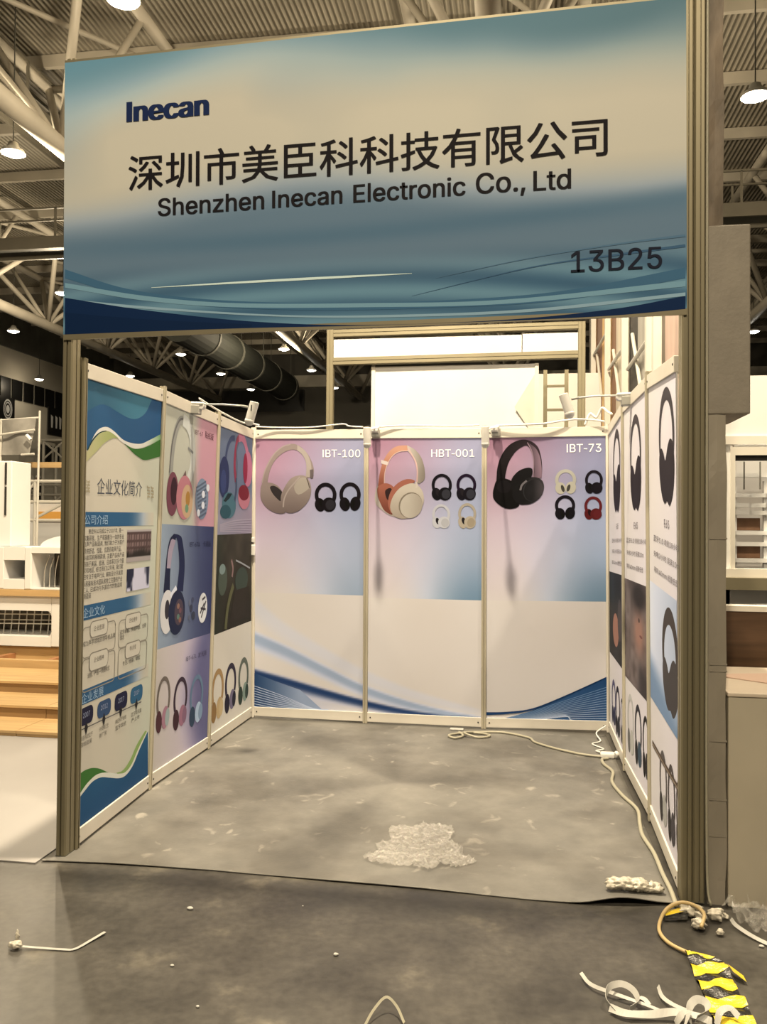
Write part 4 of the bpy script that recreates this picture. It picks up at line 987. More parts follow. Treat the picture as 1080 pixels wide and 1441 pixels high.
# hanging lamps: a dome, a glowing glass, a cable up to the roof
lamp_parts = [('cable', raw_mesh('cable', MB().tube((0, 0, 0.16), (0, 0, 3.305), 0.012, 6), M_DARKSTEEL)),
              ('housing', raw_mesh('housing', MB().lathe([(0.03, 0.2), (0.09, 0.17), (0.12, 0.08), (0.2, 0.03), (0.235, -0.04), (0.225, -0.045), (0.18, 0.02), (0.03, 0.06)], 20), M_LAMPBODY)),
              ('glass', raw_mesh('glass', MB().lathe([(0.0, -0.10), (0.11, -0.09), (0.18, -0.06), (0.21, -0.03), (0.15, 0.0), (0.0, 0.01)], 20), M_LAMP))]
LAMPS = [(-7.6, 11.2, 'bright hanging lamp left of the blue sign, under the thick truss pipe'),
         (6.2, 10.9, 'bright hanging lamp at the upper right edge beside the grey column'),
         (-3.2, 6.9, 'hanging lamp just over the top left of the blue sign'),
         (-12.0, 20.8, 'hanging lamp peeking out beside the lower left corner of the blue sign'),
         (-16.7, 25.5, 'hanging lamp at the left edge below the truss pipe'),
         (-21.7, 35.6, 'low hanging lamp in front of the side wall windows at the far left'),
         (-16.6, 35.2, 'hanging lamp just above the top rail of the nearest left panel'),
         (-12.0, 30.4, 'hanging lamp under the truss node, nearest of the row above the left panels'),
         (-11.9, 35.1, 'hanging lamp in the middle of the row above the left panels'),
         (-11.9, 39.8, 'farthest and lowest hanging lamp of the row above the left panels'),
         (-7.3, 29.9, 'nearest hanging lamp to the right of the dark duct'),
         (-7.3, 34.7, 'middle hanging lamp to the right of the dark duct'),
         (-7.3, 39.8, 'farthest hanging lamp beside the post of the white stand behind'),
         (10.9, 28.9, 'small hanging lamp at the right edge above the white stand'),
         (KEY[0], KEY[1], 'hanging lamp high above the booth'), (-3.9, 0.6, 'hanging lamp high above the white floor left of the booth'),
         (6.0, 1.0, 'hanging lamp high above the stand right of the booth'), (1.2, -7.6, 'hanging lamp over the aisle in front of the booth'),
         (4.6, -7.6, 'hanging lamp over the aisle towards the right'), (1.5, 15.5, 'hanging lamp high above the stand behind the booth')]
for x, y, lab in LAMPS:
    t = empty('hanging_lamp', (x, y, LAMP_Z), lab, 'lamp', 'hanging lamps of the hall')
    for nm, me in lamp_parts:
        link_mesh(nm, me, None, t)

# ================================================================== booth: floor sheet and walls
NODES = {'L0': ((0.030, -0.028), (0.041, -0.028, 2.505)), 'L1': ((-0.017, 0.971), (0.050, 0.971, 2.521)), 'L2': ((-0.002, 1.962), (0.052, 1.962, 2.492)),
         'BL': ((-0.001, 3.014), (-0.014, 3.014, 2.499)), 'B1': ((0.998, 2.978), (0.989, 2.978, 2.491)), 'B2': ((1.991, 2.965), (1.982, 2.965, 2.486)),
         'BR': ((3.002, 3.035), (2.985, 3.035, 2.501)), 'R2': ((2.990, 1.942), (2.968, 1.942, 2.545)), 'R1': ((3.007, 0.942), (2.983, 0.942, 2.548)),
         'R0': ((2.986, -0.022), (2.966, -0.022, 2.472))}


def node(k):
    b, t = NODES[k]
    return (b[0], b[1], 0.0), t


def panel(a, b):
    (ba, ta), (bb, tb) = node(a), node(b)
    return Panel(ba, bb, tb, ta)


# carpet sheet, its front edge wavy and lifted at the right corner
front = [(-0.06, -0.175), (0.3, -0.150), (0.81, -0.138), (1.4, -0.160), (1.85, -0.170), (2.3, -0.200), (2.55, -0.205), (2.75, -0.180), (2.96, -0.135)]
fx, fy = [p[0] for p in front], [p[1] for p in front]
nx, ny = 70, 50
vs, fs = [], []
for j in range(ny + 1):
    for i in range(nx + 1):
        x = -0.06 + 3.02 * i / nx
        y0 = float(np.interp(x, fx, fy))
        t = (j / ny) ** 1.5
        y = y0 + (2.99 - y0) * t
        z = 0.007
        d = max(0.0, 1 - (y - y0) / 0.22)
        z += 0.030 * d * d * math.exp(-((x - 2.72) / 0.14) ** 2) + 0.002 * d * (1 + math.sin(x * 5.0))
        vs.append((x, y, z))
for j in range(ny):
    for i in range(nx):
        a = j * (nx + 1) + i
        fs.append((a, a + 1, a + nx + 2, a + nx + 1))
cp = MB().add(vs, fs).build('carpet_sheet', carpet_mat(), None, loc=(1.5, 1.4, 0), smooth=True)
sm = cp.modifiers.new('thickness', 'SOLIDIFY')
sm.thickness, sm.offset = 0.005, -1
tag(cp, 'dusty grey carpet sheet covering the booth floor, front edge curled up', 'carpet')

OCT = 0.020


def slot_profile(w, d, slot=0.008, deep=0.010, ch=0.006):
    """extruded profile: chamfered rectangle with a groove along each face"""
    a, b = w / 2, d / 2
    s = slot / 2
    return [(-a + ch, -b), (-s, -b), (-s, -b + deep), (s, -b + deep), (s, -b), (a - ch, -b), (a, -b + ch),
            (a, -s), (a - deep, -s), (a - deep, s), (a, s), (a, b - ch), (a - ch, b), (s, b), (s, b - deep), (-s, b - deep), (-s, b), (-a + ch, b),
            (-a, b - ch), (-a, s), (-a + deep, s), (-a + deep, -s), (-a, -s), (-a, -b + ch)]


walls = {'wall_left': (['L0', 'L1', 'L2', 'BL'], 'left booth wall frame with cream rails and slim posts'),
         'wall_back': (['BL', 'B1', 'B2', 'BR'], 'back booth wall frame with cream rails and slim posts'),
         'wall_right': (['BR', 'R2', 'R1', 'R0'], 'right booth wall frame with cream rails and slim posts')}
PANELS = {}
screw_me = raw_mesh('screw', MB().lathe([(0.006, 0.0), (0.006, 0.002), (0.003, 0.003), (0.0, 0.003)], 10), M_DARK)
for wname, (ks, lab) in walls.items():
    c = node(ks[0])[0]
    w = empty(wname, c, lab, kind='structure')
    for a, b in zip(ks[:-1], ks[1:]):
        P = panel(a, b)
        PANELS[a + b] = P
        g = 0.019 / P.w
        top = P.slab(g, 1 - g, H - 0.085, H - 0.006, -0.030, 0.006).build('top_rail', M_RAIL, w, bevel=0.003)
        bot = P.slab(g, 1 - g, 0.022, 0.100, -0.030, 0.006).build('bottom_rail', M_RAIL, w, bevel=0.003)
        for rail, z in ((top, H - 0.045), (bot, 0.06)):
            for s in (0.045, 0.955):
                o = link_mesh('screw', screw_me, None, rail)
                o.location = Vector(P.map(s, z, 0.0065)) - wloc(rail)
                o.rotation_euler = Vector(P.n).to_track_quat('Z', 'Y').to_euler()
    for i, k in enumerate(ks):
        if k in ('BL', 'BR') and wname != 'wall_back':
            continue
        b, t = node(k)
        if k == 'R0':
            continue
        if k == 'L0':
            b, t = (b[0], b[1] + 0.020, b[2]), (t[0], t[1] + 0.020, t[2])
        d = (Vector(t) - Vector(b))
        p = MB().prism(slot_profile(0.040, 0.036), Vector(b) + d * 0.004, Vector(b) + d * 1.006, (1, 0, 0), (0, 1, 0))
        n = Vector(PANELS[ks[max(0, i - 1)] + ks[max(1, i)]].n)
        for q in range(len(p.v)):
            p.v[q] = tuple(Vector(p.v[q]) - n * 0.006)
        p.build('post', M_RAIL if k in ('BL', 'BR') else M_ALU if k == 'L0' else M_POST, w)

# tall front posts that carry the sign
for x, offs, lab in ((0.0075, (0.0,), 'tall aluminium post at the left front corner of the booth'), (3.027, (-0.026, 0.026), 'tall aluminium post at the right front corner of the booth')):
    t = empty('aluminium_post', (x, -0.075, 0.008), lab, 'post', 'tall front posts of the booth')
    p = MB()
    for dx in offs:
        p.prism(slot_profile(0.054 if len(offs) == 1 else 0.050, 0.088, 0.009, 0.012, 0.007), (x + dx, -0.075, 0.012), (x + dx, -0.075, 4.02 if len(offs) == 1 else 4.9), (1, 0, 0), (0, 1, 0))
    p.build('extrusion', M_ALU, t)
    hw = 0.027 if len(offs) == 1 else 0.050
    MB().box(x - hw, x + hw, -0.117, -0.033, 0.008, 0.013).build('base_plate', M_DARKSTEEL, t)


# ================================================================== the sign over the entrance
def sink(r, g, b):
    return ink(r, g, b, 1.22)          # ink of the sign


FP = Panel((-0.010, -0.128, 2.617), (2.995, -0.128, 2.653), (2.989, -0.128, 4.063), (-0.022, -0.128, 3.995), h=1.40)
sg = FP.slab(0, 1, 0, 1.40, -0.0085, 0).build('fascia_sign', M_WHITE, None, loc=(1.49, -0.113, 2.63))
tag(sg, 'large blue company sign board with black lettering over the booth entrance', 'sign')
MB().hexa([tuple(FP.map(s, z, o)) for z in (-0.028, 0.0) for s, o in ((0, -0.0085), (1, -0.0085), (1, 0.002), (0, 0.002))]).build('lower_rail', M_ALU, sg)
MB().hexa([tuple(FP.map(s, z, o)) for z in (1.40, 1.412) for s, o in ((0, -0.0085), (1, -0.0085), (1, 0.001), (0, 0.001))]).build('upper_rail', M_ALU, sg)


def fascia_col(s, z):
    t = z / 1.40
    n = vnoise(s * 5 + 3, t * 3.0, 1) * 0.6 + vnoise(s * 11, t * 6, 2) * 0.25 + vnoise(s * 2.2, t * 1.6, 5) * 0.3
    cloud = (203, 189, 160)
    grey = (118, 128, 128)
    top = mix((104, 142, 158), (88, 112, 116), s)
    low = (98, 116, 132)
    c = mix(cloud, grey, (n - 0.50) * 1.5)
    # the blue top edge with pale rays
    c = mix(c, top, sstep(0.70, 1.02, t + 0.16 * (n - 0.5) - 0.10 * math.exp(-((s - 0.33) / 0.16) ** 2) + 0.08 * abs(s - 0.45)))
    c = mix(c, (210, 196, 166), 0.8 * math.exp(-((s - 0.62) / 0.22) ** 2 - ((t - 0.62) / 0.20) ** 2))
    c = mix(c, (206, 192, 162), 0.55 * math.exp(-((s - 0.10) / 0.12) ** 2 - ((t - 0.60) / 0.16) ** 2))
    k = sstep(0.52, 0.30, t + 0.05 * (n - 0.5) - 0.10 * math.exp(-((s - 0.42) / 0.25) ** 2))
    c = mix(c, low, k)
    k2 = sstep(0.26, 0.10, t)
    wave = math.sin((t + 0.10 * (s - 0.5) ** 2 * 4) * 60 + 3 * s)
    c = mix(c, mix((58, 92, 128), (110, 146, 160), 0.5 + 0.5 * wave), k2 * 0.8)
    c = mix(c, (74, 104, 132), 0.5 * math.exp(-((t - 0.30 - 0.12 * (s - 0.3) ** 2) / 0.035) ** 2) * sstep(0.0, 0.6, s + 0.25))
    return c


f = Print(FP, off=0.001, conv=sink)
f.grid(0, 1, 0, 1.40, fascia_col, 220, 130)
f.build('printed_sky_backdrop', sg, 'pale blue and cream cloud print with wavy bands')
f = Print(FP, (80, 0, 1.2), off=0.002, conv=sink)
# wavy bands along the lower edge, navy foot
f.poly2([(14, 455), (120, 488), (260, 506), (450, 512), (640, 508), (850, 492), (1062, 452)], [(14, 470), (120, 500), (260, 518), (450, 524), (640, 520), (850, 508), (1062, 470)], (66, 100, 134))
f.poly2([(14, 478), (150, 500), (300, 512), (520, 512), (760, 506), (1062, 474)], [(14, 486), (150, 508), (300, 519), (520, 519), (760, 513), (1062, 484)], (120, 152, 160))
f.poly2([(14, 505), (180, 520), (380, 532), (560, 532), (800, 522), (1062, 494)], [(14, 511), (180, 524), (380, 535), (560, 536), (800, 527), (1062, 500)], (136, 158, 160))
f.poly2([(14, 503), (150, 524), (330, 543), (520, 549), (760, 540), (940, 522), (1062, 500)], [(14, 565), (150, 560), (330, 554), (520, 550), (760, 542), (940, 533), (1062, 522)], (16, 38, 92))
f.poly2([(14, 528), (160, 540), (330, 548)], [(14, 565), (160, 559), (330, 553)], (13, 34, 84))
f.band([(160, 486), (330, 476), (480, 468), (600, 462)], lambda t: 0.010 * math.sin(math.pi * t) + 0.002, (196, 204, 204))
f.band([(600, 500), (800, 452), (950, 430), (1062, 415)], lambda t: 0.012 * t + 0.001, (64, 92, 128))
f.band([(640, 470), (800, 436), (950, 412), (1062, 398)], lambda t: 0.010 * t + 0.001, (86, 112, 138))
f.build('printed_wave_bands', sg, 'navy and teal wavy bands along the foot of the sign')
f = Print(FP, (80, 0, 1.2), off=0.0045, conv=sink)
f.text('Inecan', 121, 207, 255, 195, (24, 38, 98), bold=0.009)
f.build('logo_lettering', sg, 'bold navy lettering Inecan')
f = Print(FP, (80, 0, 1.2), off=0.0045, conv=sink)
f.text('深圳市美臣科科技有限公司', 122, 325, 930, 262, (22, 18, 18), bold=0.002)
f.build('chinese_lettering', sg, 'large black Chinese company name')
for wd, x0, y0, x1, y1 in (('Shenzhen', 172, 366, 350, 353), ('Inecan', 365, 352, 482, 344), ('Electronic', 502, 343, 690, 330), ('Co.,', 709, 335.5, 791, 330), ('Ltd', 806, 323, 868, 319)):
    f = Print(FP, (80, 0, 1.2), off=0.0045, conv=sink)
    f.text(wd, x0, y0, x1, y1, (24, 20, 20), bold=0.0025)
    f.build('english_word', sg, 'black lettering ' + wd)
f = Print(FP, (80, 0, 1.2), off=0.0045, conv=sink)
f.text('13B25', 869, 461, 1022, 453, (26, 28, 44), bold=0.0015)
f.build('stand_number', sg, 'stand number 13B25')


# ================================================================== the nine posters
def poster(key, label, s0=0.022, s1=0.978, z0=0.100, z1=H - 0.085):
    P = PANELS[key]
    c = P.map(0.5, z0, 0)
    o = P.slab(s0, s1, z0, z1, -0.012, -0.004).build('poster_panel', M_WHITE, None, loc=tuple(c))
    tag(o, label, 'poster', 'poster panels of the booth')
    return P, o


ZB = (340, 800, 1.9286)                 # measuring frames: origin and scale
SW = {}
BW = Panel(node('BL')[0], node('BR')[0], node('BR')[1], node('BL')[1])


def bx(x, y):
    s, z = BW.px(ZB[0] + x / ZB[2], ZB[1] + y / ZB[2])
    return s, z


def curve_sz(pts):
    q = [bx(*p) for p in smooth_pts(pts, 8)]
    return [p[0] for p in q], [p[1] for p in q]


C1 = curve_sz([(20, 85), (120, 165), (230, 230), (330, 282), (450, 330), (560, 362), (660, 386)])
C2 = curve_sz([(20, 180), (120, 222), (230, 275), (330, 322), (450, 362), (560, 388), (660, 404)])
C3 = curve_sz([(20, 280), (120, 305), (230, 335), (330, 360), (450, 385), (560, 399), (660, 404), (700, 400)])


def wall_white(S, z):
    """cream field with soft blue swooshes that runs over all three back posters; S = 0..1 along the wall"""
    c = mix((230, 214, 194), (222, 204, 182), vnoise(S * 6, z * 3, 4) * 0.6)
    for (cx, cz), wd, col, a in ((C1, 0.10, (188, 186, 190), 0.50), (C2, 0.075, (132, 148, 182), 0.75), (C3, 0.055, (40, 62, 130), 1.0)):
        if S <= cx[-1] + 0.02:
            zc = float(np.interp(S, cx, cz))
            w = wd * (1.0 - 0.7 * S / 0.7)
            d = (z - zc) / max(0.008, w)
            up = sstep(1.0, 0.15, d) if d > 0 else sstep(-2.0, -0.2, d)
            c = mix(c, col, a * up * (1 if S < 0.62 else sstep(0.70, 0.62, S)))
    # below the lowest swoosh
    zc = float(np.interp(S, C3[0], C3[1]))
    if S < 0.4 and z < zc - 0.05:
        c = mix(c, (120, 132, 172), 0.5 * sstep(0.4, 0.0, S))
    return c


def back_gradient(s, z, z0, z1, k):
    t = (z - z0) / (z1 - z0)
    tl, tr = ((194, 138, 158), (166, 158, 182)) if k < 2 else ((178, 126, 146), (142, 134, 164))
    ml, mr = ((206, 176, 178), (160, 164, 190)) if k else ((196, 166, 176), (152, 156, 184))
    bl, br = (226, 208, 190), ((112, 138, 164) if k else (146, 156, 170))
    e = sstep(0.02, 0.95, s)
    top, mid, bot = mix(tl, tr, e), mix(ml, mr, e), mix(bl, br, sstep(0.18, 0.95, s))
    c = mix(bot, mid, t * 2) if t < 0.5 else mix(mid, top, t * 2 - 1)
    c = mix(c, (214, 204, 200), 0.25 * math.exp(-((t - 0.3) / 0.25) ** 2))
    return tuple(v * (1 - 0.17 * t) for v in c)  # ink darkened towards the top, offsetting the lamp's stronger light up there


BACK = [('BLB1', 'back wall poster IBT-100 with beige headphones and two small black ones', 836.0),
        ('B1B2', 'back wall poster HBT-001 with cream and tan headphones in the middle', 843.0),
        ('B2BR', 'back wall poster IBT-73 with large black headphones', 846.0)]
BP = []
for k, (key, lab, yb) in enumerate(BACK):
    P, o = poster(key, lab)
    BP.append((P, o))
    zg = P.px([436, 598, 770][k], yb)[1]
    z0, z1, s0, s1 = 0.100, H - 0.085, 0.022, 0.978
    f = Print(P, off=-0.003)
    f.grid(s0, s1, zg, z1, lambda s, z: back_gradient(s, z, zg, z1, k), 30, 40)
    f.build('printed_gradient', o, 'pink to blue colour fade, toned down towards the top against the lamp light')
    f = Print(P, off=-0.003)
    f.grid(s0, s1, z0, zg, lambda s, z: wall_white((k + s) / 3.0, z), 84, 72)
    f.build('printed_swoosh_field', o, 'cream lower field with blue swooshes')

# fan of fine lines: lower left of the first, lower right of the third
P, o = BP[0]
f = Print(P, ZB, off=-0.0015)
f.poly([(33, 283), (90, 305), (160, 330), (220, 384), (33, 384)], lambda s, z: mix((36, 62, 124), (150, 158, 182), s * 2.4))
for k in range(10):
    f.band([(33, 318 + 7 * k), (110, 345 + 5 * k), (200 + 4 * k, 383)], 0.0045, (186, 188, 196))
f.build('printed_line_fan', o, 'fan of fine white lines on blue')
P, o = BP[2]
f = Print(P, ZB, off=-0.0015)
f.poly2([(676, 416), (760, 396), (850, 360), (920, 328), (993, 294)], [(676, 417), (760, 418), (850, 420), (920, 424), (993, 426)],
        lambda s, z: mix((60, 92, 158), (26, 58, 124), sstep(0.15, 0.55, z)))
for k in range(15):
    t = k / 14.0
    f.band([(690 + 12 * k * 0.6, 414), (800 + 6 * k, 396 + 18 * t - 12), (900, 352 + 64 * t), (993, 322 + 100 * t)], 0.004, mix((120, 146, 190), (196, 198, 206), t))
f.band([(665, 394), (720, 392), (790, 382), (880, 346), (993, 294)], lambda t: 0.02 * (1 - t) + 0.004, (34, 62, 128))
f.build('printed_line_fan', o, 'fan of fine white lines on blue')

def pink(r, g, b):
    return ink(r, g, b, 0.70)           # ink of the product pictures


# --- first back poster: beige headphones
P, o = BP[0]
Z = (360, 610, 6.75)
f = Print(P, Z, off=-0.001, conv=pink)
f.poly2([(58, 490), (75, 380), (110, 290), (170, 195), (250, 125), (330, 98), (400, 110), (470, 165), (525, 250), (552, 335), (545, 420)],
        [(112, 490), (118, 420), (140, 340), (180, 260), (250, 190), (330, 155), (390, 160), (440, 195), (480, 260), (490, 330), (472, 420)], (164, 142, 126))
f.poly2([(395, 108), (470, 165), (515, 250), (530, 340), (515, 420)], [(395, 160), (442, 200), (474, 260), (482, 330), (475, 412)], (194, 174, 152))
f.band([(60, 470), (82, 372), (118, 288), (178, 192), (256, 126), (330, 103)], 0.010, (186, 164, 146))
f.poly([(515, 345), (548, 340), (550, 400), (540, 430), (518, 425)], (112, 96, 88))
f.poly([(60, 482), (120, 465), (200, 490), (250, 550), (272, 640), (285, 740), (240, 762), (160, 742), (90, 690), (50, 620), (45, 550)],
       lambda s, z: mix((120, 100, 88), (168, 146, 128), (z - 1.72) / 0.25), smooth=4)
f.poly([(136, 510), (180, 498), (246, 548), (250, 600), (236, 642), (196, 612), (158, 566)], (58, 50, 46), smooth=4)
f.poly([(238, 610), (270, 520), (330, 432), (400, 400), (470, 405), (518, 470), (526, 560), (500, 640), (440, 710), (370, 750), (300, 752), (258, 712)],
       lambda s, z: mix((124, 104, 92), (180, 158, 138), (z - 1.74) / 0.30), smooth=4)
f.poly([(365, 505), (425, 424), (484, 426), (502, 470), (512, 516), (406, 582)], (196, 178, 152), smooth=3)
f.band([(484, 426), (500, 470), (512, 516)], 0.008, (96, 80, 70))
f.band([(262, 700), (272, 620), (310, 540), (368, 470), (420, 412)], 0.012, (196, 174, 154))
f.build('headphone_picture', o, 'large beige headphones')
for b, st in (((563, 468, 766, 744), 'turned'), ((798, 465, 996, 737), 'front')):
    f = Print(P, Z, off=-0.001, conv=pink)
    f.headphones(*b, (24, 18, 24), (22, 17, 20), (10, 8, 10), st, (44, 40, 42), bw=0.15)
    f.build('headphone_picture', o, 'small black headphones')
f = Print(P, Z, off=-0.001)
f.text('IBT-100', 636, 228, 994, 224, (244, 234, 236), bold=0.0003)
f.build('lettering', o, 'white lettering IBT-100')

# --- second back poster: cream and tan headphones
P, o = BP[1]
Z = (510, 590, 6.0)
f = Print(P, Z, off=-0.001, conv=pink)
f.poly([(105, 660), (120, 580), (150, 556), (185, 720), (268, 812), (335, 832), (235, 812), (150, 752), (118, 720)], (212, 192, 168), smooth=3)
f.poly2([(133, 566), (150, 450), (180, 350), (232, 268), (300, 226), (384, 220)], [(188, 566), (192, 460), (212, 380), (252, 312), (312, 272), (386, 268)],
        lambda s, z: mix((160, 88, 64), (222, 160, 124), (z - 2.02) / 0.3))
f.poly([(160, 343), (226, 362), (216, 388), (160, 374)], (232, 208, 186))
f.poly2([(380, 220), (452, 262), (502, 330), (527, 420), (526, 505), (482, 545)], [(384, 266), (412, 300), (444, 350), (460, 430), (458, 500), (455, 530)],
        lambda s, z: mix((214, 196, 170), (138, 122, 102), (s - 0.36) / 0.16))
f.band([(386, 240), (420, 300), (452, 360), (466, 440), (462, 530)], 0.012, (232, 186, 166))
f.band([(186, 560), (190, 460), (212, 382), (254, 312), (312, 274), (384, 266)], 0.006, (238, 196, 172))
f.poly([(133, 572), (190, 540), (250, 558), (272, 600), (246, 680), (236, 740), (256, 806), (190, 772), (150, 700), (130, 640)],
       lambda s, z: mix((120, 62, 46), (184, 108, 82), (z - 1.72) / 0.28), smooth=4)
f.poly([(194, 604), (238, 580), (256, 620), (228, 684), (204, 664)], (58, 38, 34), smooth=3)
f.poly([(218, 710), (240, 612), (300, 540), (380, 505), (446, 524), (360, 580), (296, 640), (262, 740), (244, 790)], (186, 112, 86), smooth=4)
f.poly([(236, 745), (262, 650), (330, 572), (430, 540), (500, 590), (522, 680), (492, 762), (420, 822), (340, 840), (270, 816)],
       lambda s, z: mix((182, 160, 134), (228, 208, 178), (z - 1.68) / 0.3), smooth=4)
f.ell(408, 726, 98, 112, (150, 132, 108), -0.4)
f.ell(414, 730, 92, 106, lambda s, z: mix((222, 204, 176), (176, 158, 132), (s - 0.34) / 0.2), -0.4)
f.band([(455, 530), (462, 560), (455, 580)], 0.016, (236, 214, 188))
f.build('headphone_picture', o, 'large cream headphones with tan cushions')
for b, cb, cc, st, dc in (((588, 461, 756, 686), (22, 18, 26), (20, 18, 22), 'turned', (52, 50, 54)), ((798, 461, 962, 686), (34, 20, 52), (22, 18, 28), 'turned', (52, 50, 58)),
                          ((592, 718, 742, 922), (206, 198, 190), (214, 206, 196), 'turned', (196, 188, 178)), ((812, 708, 962, 924), (196, 178, 150), (206, 186, 154), 'turned', (186, 164, 130))):
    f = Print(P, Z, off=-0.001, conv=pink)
    f.headphones(*b, cb, cc, (36, 30, 32), st, dc, bw=0.13)
    f.build('headphone_picture', o)
f = Print(P, Z, off=-0.001)
f.text('HBT-001', 584, 320, 946, 316, (246, 234, 236), bold=0.0003)
f.build('lettering', o, 'white lettering HBT-001')

# --- third back poster: black headphones
P, o = BP[2]
Z = (680, 580, 6.0)
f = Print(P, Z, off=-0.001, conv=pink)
f.poly2([(112, 600), (124, 460), (165, 350), (230, 272), (320, 233), (400, 243), (462, 290), (490, 370), (500, 460), (496, 556)],
        [(186, 570), (192, 520), (216, 430), (270, 342), (330, 294), (378, 286), (412, 345), (430, 440), (426, 510), (415, 560)],
        lambda s, z: mix((26, 20, 20), (62, 46, 50), (s - 0.2) / 0.3))
f.poly2([(392, 262), (450, 310), (482, 380), (496, 470), (496, 556)], [(392, 300), (420, 350), (436, 430), (436, 500), (425, 556)],
        lambda s, z: mix((84, 66, 70), (168, 132, 142), sstep(0.36, 0.5, s)))
f.band([(376, 256), (412, 330), (430, 430), (424, 556)], 0.008, (150, 120, 122))
f.poly([(92, 640), (120, 572), (190, 560), (260, 600), (285, 700), (304, 792), (220, 817), (150, 792), (95, 740), (84, 690)], (16, 13, 13), smooth=4)
f.ell(178, 630, 60, 55, (26, 22, 22), 0.3)
f.poly([(235, 590), (290, 505), (370, 470), (418, 484), (400, 570), (310, 700), (262, 710)], (22, 20, 19), smooth=4)
f.poly([(248, 690), (296, 600), (370, 556), (450, 550), (502, 580), (516, 640), (490, 712), (420, 768), (330, 782), (276, 756)],
       lambda s, z: mix((24, 22, 21), (70, 64, 60), (s - 0.36) / 0.14), smooth=4)
f.ell(424, 656, 84, 100, (44, 41, 39), -0.4)
f.ell(428, 658, 78, 94, lambda s, z: mix((28, 26, 25), (86, 76, 74), (s - 0.38) / 0.12), -0.4)
f.band([(316, 660), (330, 616), (370, 578)], 0.016, (118, 108, 102))
f.build('headphone_picture', o, 'large black headphones')
for b, cb, cc, st, inn in (((612, 484, 786, 692), (206, 194, 166), (212, 198, 166), 'front', (70, 64, 54)), ((864, 490, 1012, 690), (26, 20, 28), (22, 18, 24), 'turned', (12, 10, 12)),
                           ((610, 703, 778, 906), (24, 19, 28), (20, 17, 24), 'front', (10, 9, 12)), ((858, 712, 1006, 909), (112, 36, 36), (104, 32, 30), 'turned', (40, 18, 20))):
    f = Print(P, Z, off=-0.001, conv=pink)
    f.headphones(*b, cb, cc, inn, st, None, bw=0.14)
    f.build('headphone_picture', o)
f = Print(P, Z, off=-0.001)
f.text('IBT-73', 708, 340, 1000, 335, (244, 234, 238), bold=0.0003)
f.build('lettering', o, 'white lettering IBT-73')

# ------------------------------------------------------------------ left wall, first poster: company profile
P, o = poster('L0L1', 'company profile poster with blue and green waves and Chinese paragraphs, nearest on the left wall')
Z1, Z2, Z3 = (100, 500, 6.55), (100, 700, 6.55), (100, 900, 5.146)
f = Print(P, off=-0.003)
f.grid(0.022, 0.978, 0.100, H - 0.085, lambda s, z: mix((210, 194, 164), (202, 196, 166), sstep(0.4, 1, s)), 12, 24)
f.build('printed_ground', o, 'cream ground')
f = Print(P, Z1, off=-0.0024)
zt = H - 0.086
edge_l = [P.px(100 + 122 / 6.55, 500 + y / 6.55) for y in (930,)]
low = [P.px(100 + x / 6.55, 500 + y / 6.55) for x, y in smooth_pts([(120, 936), (180, 815), (250, 692), (330, 660), (400, 700), (480, 775), (560, 808), (650, 815), (730, 780), (830, 728)], 8)]
f.poly_sz([(0.022, zt)] + [(max(0.022, min(0.977, a)), b) for a, b in low] + [(0.977, zt)], lambda s, z: mix((50, 88, 142), (44, 84, 150), s))
top = [P.px(100 + x / 6.55, 500 + y / 6.55) for x, y in smooth_pts([(120, 565), (180, 500), (270, 455), (340, 465), (430, 520), (530, 575), (610, 585), (690, 530), (755, 396)], 8)]
f.poly_sz([(0.022, zt)] + [(max(0.022, a), min(zt, b)) for a, b in top], lambda s, z: mix((58, 96, 126), (72, 122, 146), sstep(0.1, 0.7, s)))
f.poly2([(120, 936), (180, 812), (250, 690), (330, 660), (400, 700), (480, 775), (560, 808), (650, 815), (730, 780), (828, 728)],
        [(120, 938), (190, 800), (260, 715), (330, 694), (400, 738), (490, 812), (570, 852), (640, 857), (720, 828), (828, 776)],
        lambda s, z: mix((226, 214, 190), (130, 166, 110), sstep(0.75, 1.0, s)))
f.poly2([(500, 815), (570, 857), (640, 860), (720, 834), (826, 776)], [(500, 818), (570, 892), (630, 940), (690, 966), (826, 932)], (62, 108, 46))
f.poly2([(122, 938), (200, 800), (270, 716), (340, 700), (390, 722), (445, 768)], [(122, 1004), (240, 884), (310, 808), (380, 766), (410, 762), (444, 768)],
        lambda s, z: mix((196, 182, 130), (160, 164, 96), sstep(0.0, 0.4, s)))
f.poly2([(150, 870), (200, 775), (262, 712), (330, 695)], [(158, 880), (205, 790), (268, 720), (330, 700)], (40, 62, 60))
f.build('printed_wave_header', o, 'blue, white and green waves')
f = Print(P, Z3, off=-0.0024)
f.poly2([(48, 998), (90, 955), (150, 931), (210, 935), (270, 960), (340, 970)], [(48, 1150), (90, 1085), (130, 1032), (190, 982), (250, 964), (338, 971)], (66, 112, 48))
f.poly2([(48, 1150), (90, 1082), (130, 1030), (190, 978), (260, 962), (350, 970), (400, 948), (450, 876), (500, 770), (556, 655)],
        [(48, 1168), (100, 1098), (160, 1028), (220, 998), (280, 1000), (350, 1004), (400, 982), (450, 912), (500, 792), (556, 668)], (226, 216, 188))
f.poly2([(330, 966), (380, 945), (430, 872), (480, 760), (540, 660)], [(340, 972), (392, 962), (440, 905), (490, 790), (552, 664)], (146, 168, 92))
blue = [P.px(100 + x / 5.146, 900 + y / 5.146) for x, y in smooth_pts([(48, 1168), (100, 1098), (160, 1028), (220, 998), (280, 1000), (350, 1004), (400, 982), (450, 912), (500, 792), (560, 662)], 8)]
f.poly_sz([(max(0.022, min(0.977, a)), b) for a, b in blue] + [(0.977, 0.102), (0.022, 0.102)], lambda s, z: mix((38, 78, 138), (60, 118, 154), sstep(0.1, 0.75, z)))
